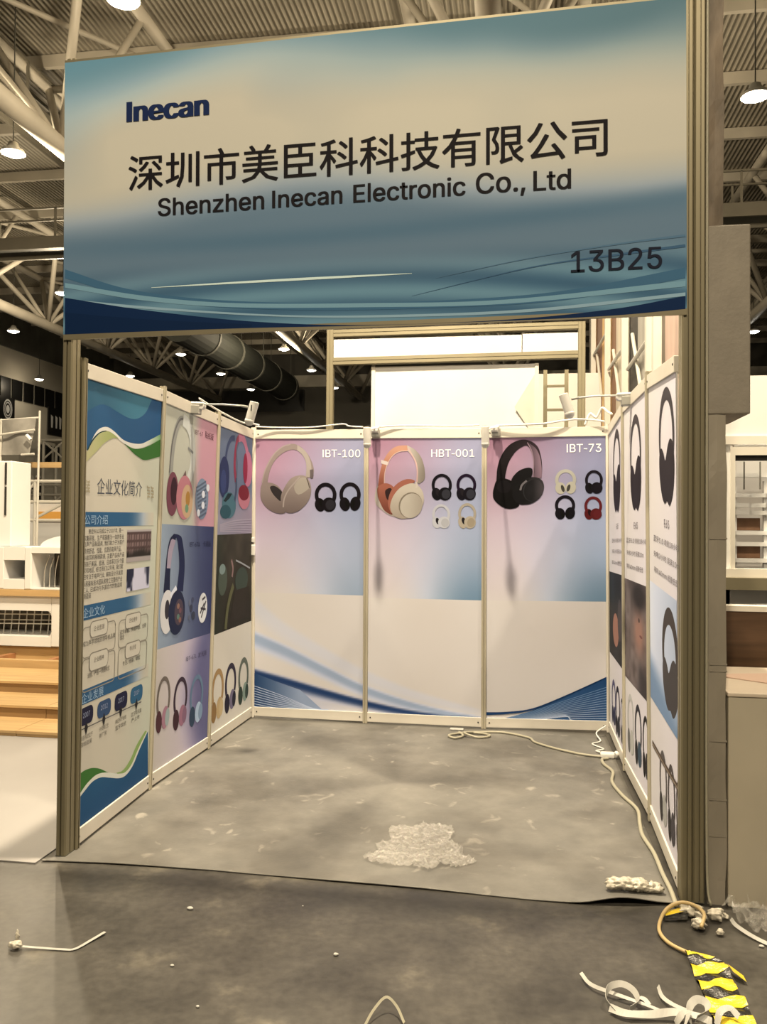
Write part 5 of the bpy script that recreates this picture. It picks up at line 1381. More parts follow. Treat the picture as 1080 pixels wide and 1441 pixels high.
f.build('printed_wave_footer', o, 'green, white and blue waves')
f = Print(P, Z1, off=-0.0018)
f.text('企业文化简介', 243, 1272, 655, 1310, (74, 74, 76), hz=0.088)
f.build('title_lettering', o, 'grey Chinese title')
f = Print(P, Z1, off=-0.0018)
for x0, y0, d in ((122, 1205, -1), (152, 1208, -1), (706, 1258, 1), (740, 1262, 1)):
    if x0 == 706:
        f.build('printed_chevron', o, 'tan chevron left of the title')
        f = Print(P, Z1, off=-0.0018)
    for q in range(4):
        yy = y0 - 42 + 28 * q
        f.band([(x0, yy), (x0 + 24, yy + (6 if d > 0 else 3))], 0.008, (178, 160, 122), smooth=0)
    f.band([(x0 + (0 if d > 0 else 24), y0 - 55), (x0 + (24 if d > 0 else 0), y0 + 3), (x0 + (0 if d > 0 else 24), y0 + 58)], 0.008, (182, 164, 128), smooth=0)
f.build('printed_chevron', o, 'tan chevron right of the title')


def band_col(s, z):
    return mix((52, 92, 146), (206, 192, 162), sstep(0.55, 0.90, s))


for zz, x0, ya, yb, txt, tx0, ty0, tx1, ty1 in ((Z2, 110, 132, 272, '公司介绍', 128, 248, 340, 252), (Z2, 95, 1003, 1143, '企业文化', 112, 1108, 314, 1080),
                                               (Z3, 64, 378, 486, '企业发展', 78, 464, 236, 410)):
    f = Print(P, zz, off=-0.0024)
    za, zb_ = f.to(x0, ya)[1], f.to(x0, yb)[1]
    f.grid(0.022, 0.92, zb_, za, band_col, 24, 2)
    f.off = -0.0018
    f.text(txt, tx0, ty0, tx1, ty1, (158, 178, 196), hz=(za - zb_) * 0.66)
    f.build('heading_band', o, 'blue heading band with pale Chinese lettering')
f = Print(P, Z2, off=-0.0018)
PARA = [('美臣科公司成立于2007年, 是一', 165, 335, 485, 333), ('家集研发、生产和销售为一体的专业', 120, 398, 490, 390), ('电声产品制造商, 我们致力于为客户', 120, 455, 490, 443),
        ('提供舒适、性能、优质的电声产品、', 118, 518, 468, 502), ('多款耳机畅销欧美, 主要产品有产品', 118, 578, 492, 560), ('畅销于美国、欧洲、日本等20多个国', 116, 638, 486, 614),
        ('家和地区, 经过我们12年来, 我们就', 116, 698, 482, 668), ('把专注于电声行业, 拥有设计开发团', 114, 758, 478, 724), ('队和强有技术团队和独立完整的产业', 112, 820, 474, 780),
        ('工人, 已成功与多国合作的制造商', 110, 882, 472, 834), ('制造商', 116, 940, 186, 930)]
for t, x0, y0, x1, y1 in PARA:
    f.text(t, x0, y0, x1, y1, (92, 84, 72), hz=0.030)
f.build('paragraph_lettering', o, 'small grey Chinese paragraph')
f = Print(P, Z2, off=-0.0018)


def bld(s, z):
    a, b = f.to(522, 300), f.to(735, 575)
    u, t = (s - a[0]) / (b[0] - a[0]), (z - b[1]) / (a[1] - b[1])
    if t < 0.16:
        return (168, 152, 138)
    if t > 0.93:
        return (176, 160, 148)
    c = (132, 106, 96) if (math.sin(u * 60) > -0.2 and math.sin(t * 26) > -0.5) else (84, 64, 58)
    return mix(c, (44, 38, 32), sstep(0.55, 0.30, t + 0.18 * vnoise(u * 6, t * 4, 3)))


f.rect(522, 300, 735, 575, bld, 24, 24)
f.build('photo_print', o, 'small printed photograph of a brick factory building')
f = Print(P, Z2, off=-0.0018)
f.rect(518, 664, 722, 830, lambda s, z: mix((196, 186, 190), (40, 40, 66), sstep(0.42, 0.60, vnoise(s * 22, z * 16, 9))), 22, 16)
f.build('photo_print', o, 'small printed photograph of an office')
f = Print(P, off=-0.0018)
for zz, a, b, lab, txts in ((Z2, (110, 1210, 408, 1390), (182, 1150, 340, 1252), '企业愿景', [('成为声学领域的领导者品牌', 112, 1372, 408, 1300)]),
                            (Z2, (446, 1140, 705, 1305), (506, 1086, 642, 1178), '企业使命', [('追求卓越、传递声音、创新', 452, 1254, 694, 1210), ('理念', 452, 1315, 492, 1306)]),
                            (Z3, (85, 152, 316, 292), (136, 104, 268, 186), '企业精神', [('诚信、产品一流团队优', 120, 276, 280, 228)]),
                            (Z3, (346, 72, 545, 206), (396, 34, 500, 104), '核心价值', [('专注、创新、卓越', 374, 186, 500, 150)])):
    f.zm = zz
    f.box_line(*a, 0.006, (150, 138, 116), 0.03)
    f.box_fill(*b, (212, 197, 168), 0.03)
    f.box_line(*b, 0.006, (140, 128, 108), 0.03)
    f.text(lab, b[0] + 30, b[3] - 26, b[2] - 30, b[3] - 36, (112, 100, 84), hz=0.028)
    for t, x0, y0, x1, y1 in txts:
        f.text(t, x0, y0, x1, y1, (96, 88, 74), hz=0.028)
f.build('printed_boxes', o, 'four outlined boxes with Chinese mottos')
f = Print(P, Z3, off=-0.0018)
f.band([(62, 662), (240, 578), (512, 450)], 0.006, (96, 90, 82), smooth=0)
for (a, col, yr), (dx, dy) in zip((((66, 508, 162, 590), (34, 32, 66), '2007'), ((194, 460, 290, 532), (58, 78, 128), '2012'), ((320, 404, 408, 482), (32, 32, 70), '2017'), ((434, 356, 518, 430), (52, 96, 144), '2019')),
                                  ((112, 640), (240, 577), (362, 518), (475, 468))):
    f.box_fill(*a, col, 0.035)
    f.text(yr, a[0] + 24, a[3] - 26, a[2] - 24, a[3] - 34, (150, 150, 168), hz=0.026)
    s, z = f.to(dx, dy)
    f.poly_sz([(s - 0.02, z), (s, z + 0.036), (s + 0.02, z), (s, z - 0.036)], (40, 36, 34))
for t, x0, y0, x1, y1 in (('美臣科成立于', 68, 738, 158, 700), ('深圳观澜', 68, 784, 150, 752), ('升级搬迁至', 206, 664, 272, 638), ('新厂房', 206, 712, 258, 692), ('美臣科开始做', 322, 608, 400, 578),
                          ('蓝牙耳机', 322, 656, 400, 624), ('蓝牙耳机量', 436, 560, 510, 526), ('产上市', 438, 598, 496, 576)):
    f.text(t, x0, y0, x1, y1, (108, 98, 82), hz=0.025)
f.build('printed_timeline', o, 'timeline with four dark date pills')

# ------------------------------------------------------------------ left wall, second poster
P, o = poster('L1L2', 'left wall poster with three rows of headphone pictures on pink, navy and lilac grounds')
Z4, Z5, Z6 = (205, 540, 6.55), (205, 730, 6.75), (205, 890, 6.265)
za = P.px(265, 540 + 1305 / 6.55)[1]
zb = P.px(258, 730 + 1168 / 6.75)[1]
f = Print(P, off=-0.003)
f.grid(0.022, 0.978, za, H - 0.085, lambda s, z: mix(mix((196, 188, 160), (190, 184, 160), s), (208, 152, 156), sstep(0.52, 0.70, s)), 30, 12)
f.build('printed_ground', o, 'cream to pink ground')
f = Print(P, off=-0.003)
f.grid(0.022, 0.978, zb, za, lambda s, z: mix((142, 150, 158), (58, 62, 120), sstep(0.0, 1.0, s)), 20, 10)
f.build('printed_ground', o, 'grey to navy ground')
f = Print(P, off=-0.003)
f.grid(0.022, 0.978, 0.100, zb, lambda s, z: mix(mix((208, 192, 170), (196, 176, 176), s * 1.5), (104, 98, 150), sstep(0.55, 1.0, s + 0.2 * math.sin(z * 3.2))), 20, 14)
f.build('printed_ground', o, 'cream to lilac ground')
f = Print(P, Z4, off=-0.0015)
f.band([(236, 840), (245, 690), (262, 540), (290, 410), (320, 345), (350, 335)], 0.060, (150, 144, 128))
f.band([(222, 820), (234, 680), (250, 540), (282, 408), (318, 335), (352, 322)], 0.016, (104, 98, 90))
f.band([(350, 335), (388, 372), (424, 470), (440, 640), (430, 780), (400, 880)], 0.085, (206, 200, 180))
f.band([(395, 590), (440, 640)], 0.018, (130, 126, 116), smooth=0)
f.ell(250, 1015, 54, 205, (122, 70, 82))
f.ell(262, 990, 30, 130, (58, 34, 42))
f.poly([(320, 900), (372, 798), (376, 850), (340, 960)], (110, 84, 76))
f.ell(362, 1050, 76, 204, (194, 124, 124))
f.ell(384, 1085, 52, 155, (206, 166, 124))
f.ell(390, 1060, 20, 70, (178, 128, 60))
f.ell(380, 1150, 16, 40, (120, 150, 110))
f.build('headphone_picture', o, 'pink headphones with silver headband')
f = Print(P, Z4, off=-0.0015)
f.ell(522, 1062, 60, 190, (122, 132, 152))
for k in range(9):
    f.band([(470 + 3 * k, 960 + 34 * k), (560, 900 + 36 * k)], 0.014, (90, 96, 118), smooth=0)
for x, y in ((533, 1020), (530, 1120), (487, 1190), (575, 960)):
    f.ell(x, y, 14, 34, (214, 208, 204))
f.build('sticker_picture', o, 'round blue striped sticker')
f = Print(P, Z4, off=-0.0015)
f.text('IBT-67', 456, 470, 530, 484, (104, 66, 78), hz=0.032)
f.build('lettering', o)
f = Print(P, Z4, off=-0.0015)
f.text('贴纸版', 550, 504, 628, 522, (84, 40, 52), hz=0.050)
f.build('lettering', o, 'dark lettering IBT-67')
f = Print(P, Z5, off=-0.0015)
f.poly2([(172, 705), (186, 540), (206, 330), (232, 200), (272, 142)], [(232, 695), (238, 480), (262, 300), (286, 200), (294, 175)], (30, 34, 74))
f.poly2([(204, 470), (214, 330), (240, 215), (258, 190)], [(238, 472), (258, 320), (282, 230), (286, 205)], (158, 140, 150))
f.poly2([(270, 142), (320, 155), (350, 200), (374, 420), (358, 690)], [(272, 160), (296, 185), (312, 250), (322, 450), (296, 690)], (36, 40, 92))
f.ell(205, 885, 64, 208, (214, 204, 190))
f.ell(206, 862, 22, 92, (52, 46, 52))
f.poly([(232, 720), (288, 632), (300, 668), (256, 790)], (212, 206, 200))
f.ell(298, 890, 78, 210, (34, 38, 78))
f.ell(318, 886, 42, 124, (74, 60, 72))
for x, y, c in ((312, 830, (150, 110, 90)), (330, 870, (120, 80, 84)), (310, 930, (96, 120, 100)), (326, 960, (140, 96, 80))):
    f.ell(x, y, 12, 26, c)
f.build('headphone_picture', o, 'navy headphones with cream cushion')
f = Print(P, Z5, off=-0.0015)
f.ell(545, 846, 42, 142, (222, 214, 200))
for a in (((520, 900), (560, 800)), ((530, 940), (575, 780)), ((525, 850), (572, 860)), ((540, 770), (570, 740))):
    f.band(a, 0.016, (60, 54, 60), smooth=0)
f.build('sticker_picture', o, 'white oval sticker with dark scribbles')
f = Print(P, Z5, off=-0.0015)
for x, y, rx, ry, c in ((420, 800, 10, 30, (96, 98, 120)), (450, 770, 12, 26, (70, 72, 104)), (435, 850, 14, 36, (60, 60, 84)), (455, 920, 18, 40, (56, 58, 78)), (415, 940, 10, 24, (88, 90, 110))):
    f.ell(x, y, rx, ry, c)
f.build('printed_specks', o, 'dark printed specks')
f = Print(P, Z5, off=-0.0015)
f.text('IBT-67A', 420, 268, 520, 266, (48, 50, 92), hz=0.032)
f.build('lettering', o)
f = Print(P, Z5, off=-0.0015)
f.text('卡通版', 545, 268, 622, 264, (44, 46, 88), hz=0.042)
f.build('lettering', o, 'dark lettering IBT-67A')
for b, cb, cc, inn, dc in (((98, 384, 218, 868), (112, 98, 84), (174, 124, 134), (82, 48, 52), (150, 156, 144)), ((248, 392, 368, 842), (60, 44, 58), (164, 112, 130), (66, 40, 46), (140, 100, 124)),
                           ((392, 372, 508, 810), (104, 122, 150), (166, 178, 192), (52, 66, 92), (130, 146, 170))):
    f = Print(P, Z6, off=-0.0015)
    f.headphones(*b, cb, cc, inn, 'open', dc, bw=0.13)
    f.build('headphone_picture', o)
f = Print(P, Z6, off=-0.0015)
f.text('IBT-67L', 358, 252, 450, 226, (84, 76, 108), hz=0.030)
f.build('lettering', o)
f = Print(P, Z6, off=-0.0015)
f.text('发光版', 464, 222, 540, 200, (80, 72, 112), hz=0.038)
f.build('lettering', o, 'dark lettering IBT-67L')

# ------------------------------------------------------------------ left wall, third poster
P, o = poster('L2BL', 'left wall poster with blue and pink headphones over a dark photo')
za = P.px(205 + 840 / 6.55, 540 + 1385 / 6.55)[1]
zb = P.px(205 + 825 / 6.75, 730 + 1040 / 6.75)[1]
f = Print(P, off=-0.003)
f.grid(0.022, 0.978, za, H - 0.085, lambda s, z: mix(mix((138, 132, 142), (150, 132, 140), s), (104, 112, 138), sstep(za + 0.15, za + 0.40, z + 0.05 * math.sin(s * 4))), 16, 24)
f.build('printed_ground', o, 'grey blue ground')
f = Print(P, off=-0.003)


def dusk(s, z):
    n = vnoise(s * 5, z * 6, 21) * 0.6 + vnoise(s * 12, z * 14, 22) * 0.4
    c = mix((38, 33, 24), (70, 62, 46), n * sstep(zb, za, z) * 1.2)
    return mix(c, (36, 44, 30), sstep(0.35, 0.0, s) * 0.6)


f.grid(0.022, 0.978, zb, za, dusk, 24, 30)
f.build('photo_print', o, 'dark photograph of a person outdoors')
f = Print(P, off=-0.003)
f.grid(0.022, 0.978, 0.100, zb, lambda s, z: (224, 208, 180), 16, 16)
f.build('printed_ground', o, 'cream ground')
f = Print(P, Z4, off=-0.0018)
f.band([(742, 680), (760, 580), (790, 510), (825, 500)], 0.045, (64, 74, 122))
f.ell(727, 860, 48, 192, (46, 54, 112))
f.ell(720, 900, 26, 110, (60, 70, 138))
f.ell(772, 1120, 64, 122, (78, 112, 120))
f.poly([(720, 1080), (760, 1010), (800, 1012), (776, 1056), (740, 1090)], (30, 44, 46))
f.ell(740, 1180, 50, 64, (50, 84, 92))
f.build('headphone_picture', o, 'blue and teal headphones')
f = Print(P, Z4, off=-0.0018)
f.band([(835, 900), (824, 760), (832, 620), (852, 520), (880, 492)], 0.060, (150, 60, 92))
f.band([(842, 880), (846, 740), (842, 620), (860, 540)], 0.030, (84, 88, 108))
f.band([(862, 500), (890, 494), (918, 540), (942, 640)], 0.070, (200, 124, 152))
f.ell(944, 785, 42, 165, (196, 118, 150))
f.ell(922, 780, 20, 140, (150, 44, 84))
f.band([(838, 870), (838, 980), (822, 1080)], 0.045, (70, 78, 108))
f.ell(910, 1045, 54, 112, (196, 122, 130))
f.ell(908, 1005, 48, 72, (126, 40, 58))
f.build('headphone_picture', o, 'pink headphones')
f = Print(P, Z4, off=-0.0024)
for k in range(6):
    f.band([(690, 1300 + 12 * k), (830, 1262 + 20 * k), (980, 1250 + 24 * k)], 0.010, (160, 146, 150))
f.build('printed_ripples', o, 'pale ripples under the headphones')
f = Print(P, Z5, off=-0.0018)
f.ell(735, 580, 42, 150, (72, 78, 62))
f.ell(732, 480, 28, 50, (120, 132, 118))
f.ell(915, 580, 60, 120, (54, 62, 50))
f.band([(818, 392), (832, 470), (824, 552)], 0.030, (150, 116, 104))
f.band([(860, 395), (920, 425), (992, 468)], 0.014, (150, 146, 136))
f.band([(836, 630), (800, 760), (775, 900), (762, 1050)], 0.060, (96, 92, 58))
f.poly([(850, 680), (985, 640), (988, 930), (800, 985)], (42, 34, 26), smooth=0)
f.build('photo_figure', o, 'blurred dark figure in the photograph')
for b, cb, cc, inn, dc in (((583, 318, 690, 778), (172, 134, 84), (198, 164, 112), (150, 112, 66), (206, 176, 124)), ((702, 268, 800, 694), (52, 44, 62), (112, 100, 120), (38, 32, 48), (40, 36, 50)),
                           ((820, 218, 910, 622), (96, 98, 82), (136, 146, 124), (52, 60, 48), (60, 70, 58))):
    f = Print(P, Z6, off=-0.0018)
    f.headphones(*b, cb, cc, inn, 'open', dc, bw=0.16)
    f.build('headphone_picture', o)

# ------------------------------------------------------------------ right wall posters
ZR, ZS = (850, 520, 4.8), (850, 790, 3.0)
GROUND = lambda s, z: mix((232, 216, 196), (224, 208, 198), s)
RT = [('BRR2', 'right wall poster with black headphones and a dark photo, next to the back corner', (63, 410, 110, 968), (84, 1076, 97, 1078),
       [(55, 1168, 122, 1170), (55, 1240, 120, 1246), (55, 1316, 120, 1326)]),
      ('R2R1', 'right wall poster with black headphones above a photo of a man, middle of three', (178, 308, 250, 956), (202, 1074, 228, 1078),
       [(152, 1170, 290, 1182), (155, 1252, 268, 1272), (154, 1344, 265, 1372)]),
      ('R1R0', 'right wall poster with black headphones above a pale blue picture, nearest to the entrance', (372, 130, 474, 916), (406, 1066, 440, 1074),
       [(335, 1184, 505, 1200), (336, 1290, 506, 1318), (340, 1398, 498, 1438)])]
for key, lab, hb, tb, lines in RT:
    P, o = poster(key, lab)
    f = Print(P, off=-0.003)
    f.grid(0.022, 0.978, 0.100, H - 0.085, GROUND, 16, 20)
    f.build('printed_ground', o, 'cream ground')
    f = Print(P, ZR, off=-0.0015)
    f.headphones(*hb, (58, 50, 50), (36, 28, 32), (20, 18, 20), 'solid', bw=0.09)
    f.build('headphone_picture', o, 'large black headphones')
    f = Print(P, ZR, off=-0.0015)
    f.text('E65', *tb, (110, 98, 92), hz=0.040)
    f.build('lettering', o, 'small grey lettering E65')
    for (x0, y0, x1, y1), t in zip(lines, ('蓝牙5.0 续航18小时', '充电2小时 距离10m', '喇叭40mm 超重低音')):
        for p_ in f.words(t, x0, y0, x1, y1, (112, 100, 94), 0.033):
            p_.build('lettering_word', o)
    if key == 'BRR2':
        f = Print(P, ZS, off=-0.0018)
        a, b = f.to(50, 50)[1], f.to(50, 416)[1]
        f.grid(0.03, 0.86, b, a, lambda s, z: mix((44, 44, 44), (30, 26, 26), vnoise(s * 4, z * 4, 31)), 10, 14)
        f.ell(50, 290, 12, 70, (170, 116, 92))
        f.ell(66, 250, 8, 90, (70, 60, 58))
        f.build('photo_print', o, 'dark photograph with a glimpse of skin')
        hs = (((34, 500, 50, 690), (86, 78, 130), (60, 56, 84)), ((50, 528, 68, 742), (40, 36, 56), (44, 42, 52)), ((71, 575, 82, 772), (70, 66, 66), (120, 112, 104)))
    elif key == 'R2R1':
        f = Print(P, ZS, off=-0.0018)
        a, b = f.to(138, 90)[1], f.to(138, 540)[1]

        def man(s, z, a=a, b=b):
            u, t = s, (z - b) / (a - b)
            n = vnoise(u * 5, t * 7, 41) * 0.55 + vnoise(u * 12, t * 16, 42) * 0.45
            c = mix((72, 58, 52), (150, 132, 120), n)
            face = math.exp(-((u - 0.62) / 0.20) ** 2 - ((t - 0.55) / 0.20) ** 2)
            c = mix(c, (164, 118, 96), min(1, face * 1.2))
            hair = math.exp(-((u - 0.62) / 0.30) ** 2 - ((t - 0.88) / 0.14) ** 2)
            c = mix(c, (36, 28, 26), min(1, hair * 1.3))
            coat = sstep(0.28, 0.12, t - 0.18 * (1 - u))
            c = mix(c, (54, 46, 44), coat * sstep(0.45, 0.75, u))
            return c
        f.grid(0.03, 0.97, b, a, man, 26, 40)
        f.ell(148, 250, 3, 10, (50, 38, 34))
        f.ell(156, 320, 6, 6, (120, 70, 62))
        f.build('photo_print', o, 'photograph of a dark haired man in a crowd')
        hs = (((100, 560, 126, 816), (196, 186, 168), (198, 188, 166)), ((131, 604, 159, 868), (44, 40, 46), (62, 74, 88)), ((164, 650, 190, 922), (34, 28, 28), (44, 38, 38)))
    else:
        f = Print(P, ZS, off=-0.0018)
        a, b = f.to(262, 132)[1], f.to(262, 675)[1]
        f.grid(0.03, 0.972, b, a, lambda s, z: mix(mix((206, 202, 202), (168, 172, 184), s), (126, 146, 184), sstep(b + 0.26, b + 0.10, z + 0.16 * (s - 0.3))), 14, 20)
        f.headphones(247, 215, 312, 645, (64, 54, 48), (66, 58, 54), (40, 36, 36), 'solid', bw=0.12)
        f.build('picture_print', o, 'dark headphones on a pale blue ground')
        f = Print(P, ZS, off=-0.0005)  # dark brown bar with a paler core across the lower pictures
        f.band([(205, 765), (262, 868), (322, 972)], 0.030, (92, 74, 58), smooth=0)
        f.band([(205, 768), (262, 872), (322, 976)], 0.010, (150, 128, 104), smooth=0)
        f.build('diagonal_bar', o, 'dark diagonal bar across the lower pictures')
        hs = (((235, 800, 266, 1112), (92, 82, 74), (176, 166, 148)), ((270, 855, 301, 1198), (74, 64, 58), (72, 64, 62)), ((305, 918, 328, 1252), (70, 56, 50), (64, 54, 50)))
    for b_, cb, cc in hs:
        f = Print(P, ZS, off=-0.0015)
        f.headphones(*b_, cb, cc, mix(cb, (20, 18, 18), 0.5), 'open', cc, bw=0.15)
        f.build('headphone_picture', o)


# ================================================================== clip-on spotlights (switched off)
def spotlight(arm_len, tilt):
    """built at the origin: clamp on the rail at x=0, arm along +x, head at its end"""
    t = empty('clip_spotlight')
    MB().box(-0.022, 0.050, -0.034, 0.034, -0.050, 0.012).build('clamp', M_GREYPL, t, bevel=0.006)
    MB().box(-0.020, 0.080, -0.030, 0.030, 0.012, 0.034).build('clamp_cap', M_PLASTIC, t, bevel=0.010)
    MB().tube((0.058, -0.026, 0.008), (0.058, 0.026, 0.008), 0.022, 16).build('hinge', M_PLASTIC, t)
    MB().path([(0.07, 0, 0.020), (arm_len * 0.5, 0, 0.026), (arm_len - 0.06, 0, 0.022)], 0.006, 10).build('arm', M_PLASTIC, t, smooth=True)
    MB().tube((arm_len - 0.07, 0, 0.022), (arm_len - 0.02, 0, 0.016), 0.0085, 10).build('joint', M_GREYPL, t)
    hx = arm_len + 0.012
    d = Vector((math.sin(tilt), 0, math.cos(tilt)))
    c0 = Vector((hx, 0, -0.012))
    hd = MB().tube(c0 - d * 0.062, c0 + d * 0.066, 0.031, 22).build('lamp_head', M_PLASTIC, t, bevel=0.004)
    cc = c0 - d * 0.066
    b = MB().lathe([(0.0, -0.036), (0.018, -0.031), (0.029, -0.018), (0.033, 0.0), (0.029, 0.012)], 20, tuple(cc))
    b.build('lens_cap', M_PLASTIC, t, smooth=True)
    sd = d.cross(Vector((0, 1, 0))).normalized()
    if sd.x > 0:
        sd = -sd
    for yy in (-0.031,):
        q = c0 + d * 0.020 + Vector((-0.002, yy, 0))
        MB().box(q.x - 0.004, q.x + 0.004, q.y - 0.001, q.y + 0.003, q.z - 0.020, q.z + 0.020).build('vent_slot', M_DARK, hd)
    return t


def at_wall(key, s, z, off):
    return Vector(PANELS[key].map(s, z, off))


t = spotlight(0.40, 0.22)
t.location = at_wall('L1L2', 0.47, H - 0.036, 0.012)
t.rotation_euler = (0, math.radians(3), math.radians(2))
tag(t, 'white clip-on arm spotlight on top of the left wall', 'spotlight', 'spotlights of the booth')
t = spotlight(0.385, 0.26)
t.location = at_wall('R2R1', 0.36, H - 0.036, 0.012)
t.rotation_euler = (0, math.radians(3), math.radians(181))
tag(t, 'white clip-on arm spotlight on top of the right wall', 'spotlight', 'spotlights of the booth')
for (key, s), lab in zip((('B1B2', 0.085), ('B2BR', 0.095)), ('white clip-on spotlight on the back wall between IBT-100 and HBT-001', 'white clip-on spotlight on the back wall between HBT-001 and IBT-73')):
    t = spotlight(0.42, -0.05)
    t.location = at_wall(key, s, H - 0.020, 0.012)
    t.rotation_euler = (0, math.radians(10), math.radians(-90 if key == 'B1B2' else -100))
    tag(t, lab, 'spotlight', 'spotlights of the booth')


def cable(name, pts, r, m, label, cat, n=10, flat=False):
    q = smooth_pts(pts, n)
    o = MB().path(q, r, 8).build(name, m, None, loc=tuple(q[0]), smooth=True)
    return tag(o, label, cat)


# supply cables lying along the top rails
yb = 2.99
cable('lamp_cable', [(0.02, 2.96, 2.515), (0.2, yb - 0.01, 2.508), (0.5, yb - 0.02, 2.505), (0.78, yb - 0.02, 2.530), (0.84, yb - 0.02, 2.512), (0.96, yb - 0.01, 2.505)], 0.006, M_PLASTIC,
      'thin white cable lying on the back wall rail above IBT-100', 'cable')
cable('lamp_cable', [(1.10, yb - 0.05, 2.50), (1.3, yb - 0.03, 2.510), (1.5, yb - 0.03, 2.507), (1.8, yb - 0.02, 2.504), (1.94, yb - 0.02, 2.512)], 0.007, M_PLASTIC,
      'thin white cable lying on the back wall rail above HBT-001', 'cable')
cable('lamp_cable', [(2.08, yb - 0.05, 2.50), (2.25, yb - 0.05, 2.505), (2.45, yb - 0.04, 2.512), (2.6, yb - 0.02, 2.535), (2.72, yb + 0.01, 2.552), (2.86, yb + 0.01, 2.545), (2.95, yb, 2.53)], 0.008, M_PLASTIC,
      'white cable arching along the back wall rail above IBT-73', 'cable')
cable('lamp_cable', [(2.80, yb + 0.05, 2.510), (2.84, yb + 0.05, 2.60), (2.89, yb + 0.03, 2.57), (2.93, yb, 2.64), (2.97, yb - 0.06, 2.60), (2.985, yb - 0.2, 2.565)], 0.010, M_PLASTIC,
      'tangled white cable knot over the right back corner', 'cable')
cable('lamp_cable', [(0.06, 1.55, 2.545), (0.055, 1.75, 2.53), (0.04, 2.1, 2.515), (0.02, 2.6, 2.508), (0.03, 2.9, 2.530), (0.06, 2.94, 2.525)], 0.007, M_PLASTIC,
      'white cable lying on the left wall rail to the back corner', 'cable')
cl = MB().box(-0.018, 0.020, 2.975, 3.005, 1.40, 1.50).build('cable_clip', M_PLASTIC, None, loc=(0, 2.99, 1.40), bevel=0.010)
tag(cl, 'small white plastic clip on the back left corner post', 'clip')
MB().box(-0.010, 0.012, 2.970, 3.0, 1.515, 1.56).build('clip_knob', M_PLASTIC, cl, bevel=0.006)

# cables on the booth floor
c = 0.018
cable('floor_cable', [(1.80, 2.78, c), (1.84, 2.66, c), (1.78, 2.58, c), (1.73, 2.66, c), (1.84, 2.76, c), (1.98, 2.77, c), (2.05, 2.70, c), (1.96, 2.63, c), (1.85, 2.68, c + 0.02), (1.95, 2.80, c),
                      (2.15, 2.83, c), (2.35, 2.70, c), (2.40, 2.56, c), (2.55, 2.40, c), (2.72, 2.28, c), (2.86, 2.235, c)], 0.009, M_CABLE, 'thin cream cable looped on the floor by the back wall', 'cable')
cable('floor_cable', [(2.905, 2.20, c), (2.86, 2.16, c), (2.86, 2.04, c), (2.90, 1.86, c), (2.87, 1.62, c), (2.90, 1.36, c), (2.955, 1.10, c), (2.935, 0.84, c), (2.925, 0.66, c), (2.945, 0.42, c),
                      (2.945, 0.16, c), (2.95, -0.02, c), (2.948, -0.17, 0.014)], 0.011, M_CABLE, 'thick cream cable snaking along the foot of the right wall', 'cable')
so = empty('extension_socket', (2.90, 2.26, 0.008), 'white extension socket on the floor by the right back corner', 'socket')
MB().box(2.855, 2.955, 2.215, 2.275, 0.009, 0.050).build('socket_body', M_PLASTIC, so, bevel=0.012)
MB().tube((2.955, 2.25, 0.03), (2.975, 2.27, 0.036), 0.020, 12).build('plug', M_PLASTIC, so)
cable('socket_wire', [(2.90, 2.285, 0.03), (2.84, 2.40, 0.016), (2.90, 2.46, 0.016), (2.83, 2.60, 0.016), (2.90, 2.70, 0.016), (2.88, 2.82, 0.05), (2.96, 2.90, 0.09)], 0.006, M_PLASTIC,
      'thin zigzag white wire rising at the right back corner', 'wire')
pp = MB().box(1.72, 1.83, 2.86, 2.915, 0.009, 0.020).build('paper_scrap', M_PAPER, None, loc=(1.77, 2.89, 0.009), bevel=0.004)
tag(pp, 'white paper scrap on the floor at the foot of the back wall', 'paper scrap')


# ================================================================== crumpled wrap and litter at the front
def lump(name, blobs, m, label, cat, seed, amp=0.65, sub=4, zmin=0.010):
    bm = bmesh.new()
    for cx, cy, cz, rx, ry, rz in blobs:
        bmesh.ops.create_icosphere(bm, subdivisions=sub, radius=1.0, matrix=Matrix.Translation((cx, cy, cz)) @ Matrix.Diagonal((rx, ry, rz, 1)))
    k = 0
    for v in bm.verts:
        p = v.co
        h = 0.5 - 1.6 * abs(vnoise(p.x * 32 + seed, p.y * 40 + p.z * 44, seed) - 0.5) - 1.1 * abs(vnoise(p.x * 75, p.y * 80 + p.z * 90, seed + 1) - 0.5)
        b = min(blobs, key=lambda q: (p.x - q[0]) ** 2 / q[3] ** 2 + (p.y - q[1]) ** 2 / q[4] ** 2 + (p.z - q[2]) ** 2 / q[5] ** 2)
        d = p - Vector(b[:3])
        v.co = Vector(b[:3]) + d * (1 + amp * h)
        v.co.z = max(v.co.z, zmin)
    me = bpy.data.meshes.new(name)
    off = Vector((blobs[0][0], blobs[0][1], 0.0))
    for fc in bm.faces:
        fc.smooth = True
    bmesh.ops.translate(bm, verts=bm.verts, vec=-off)
    bm.to_mesh(me)
    bm.free()
    o = link_mesh(name, me, m, None, off)
    return tag(o, label, cat)


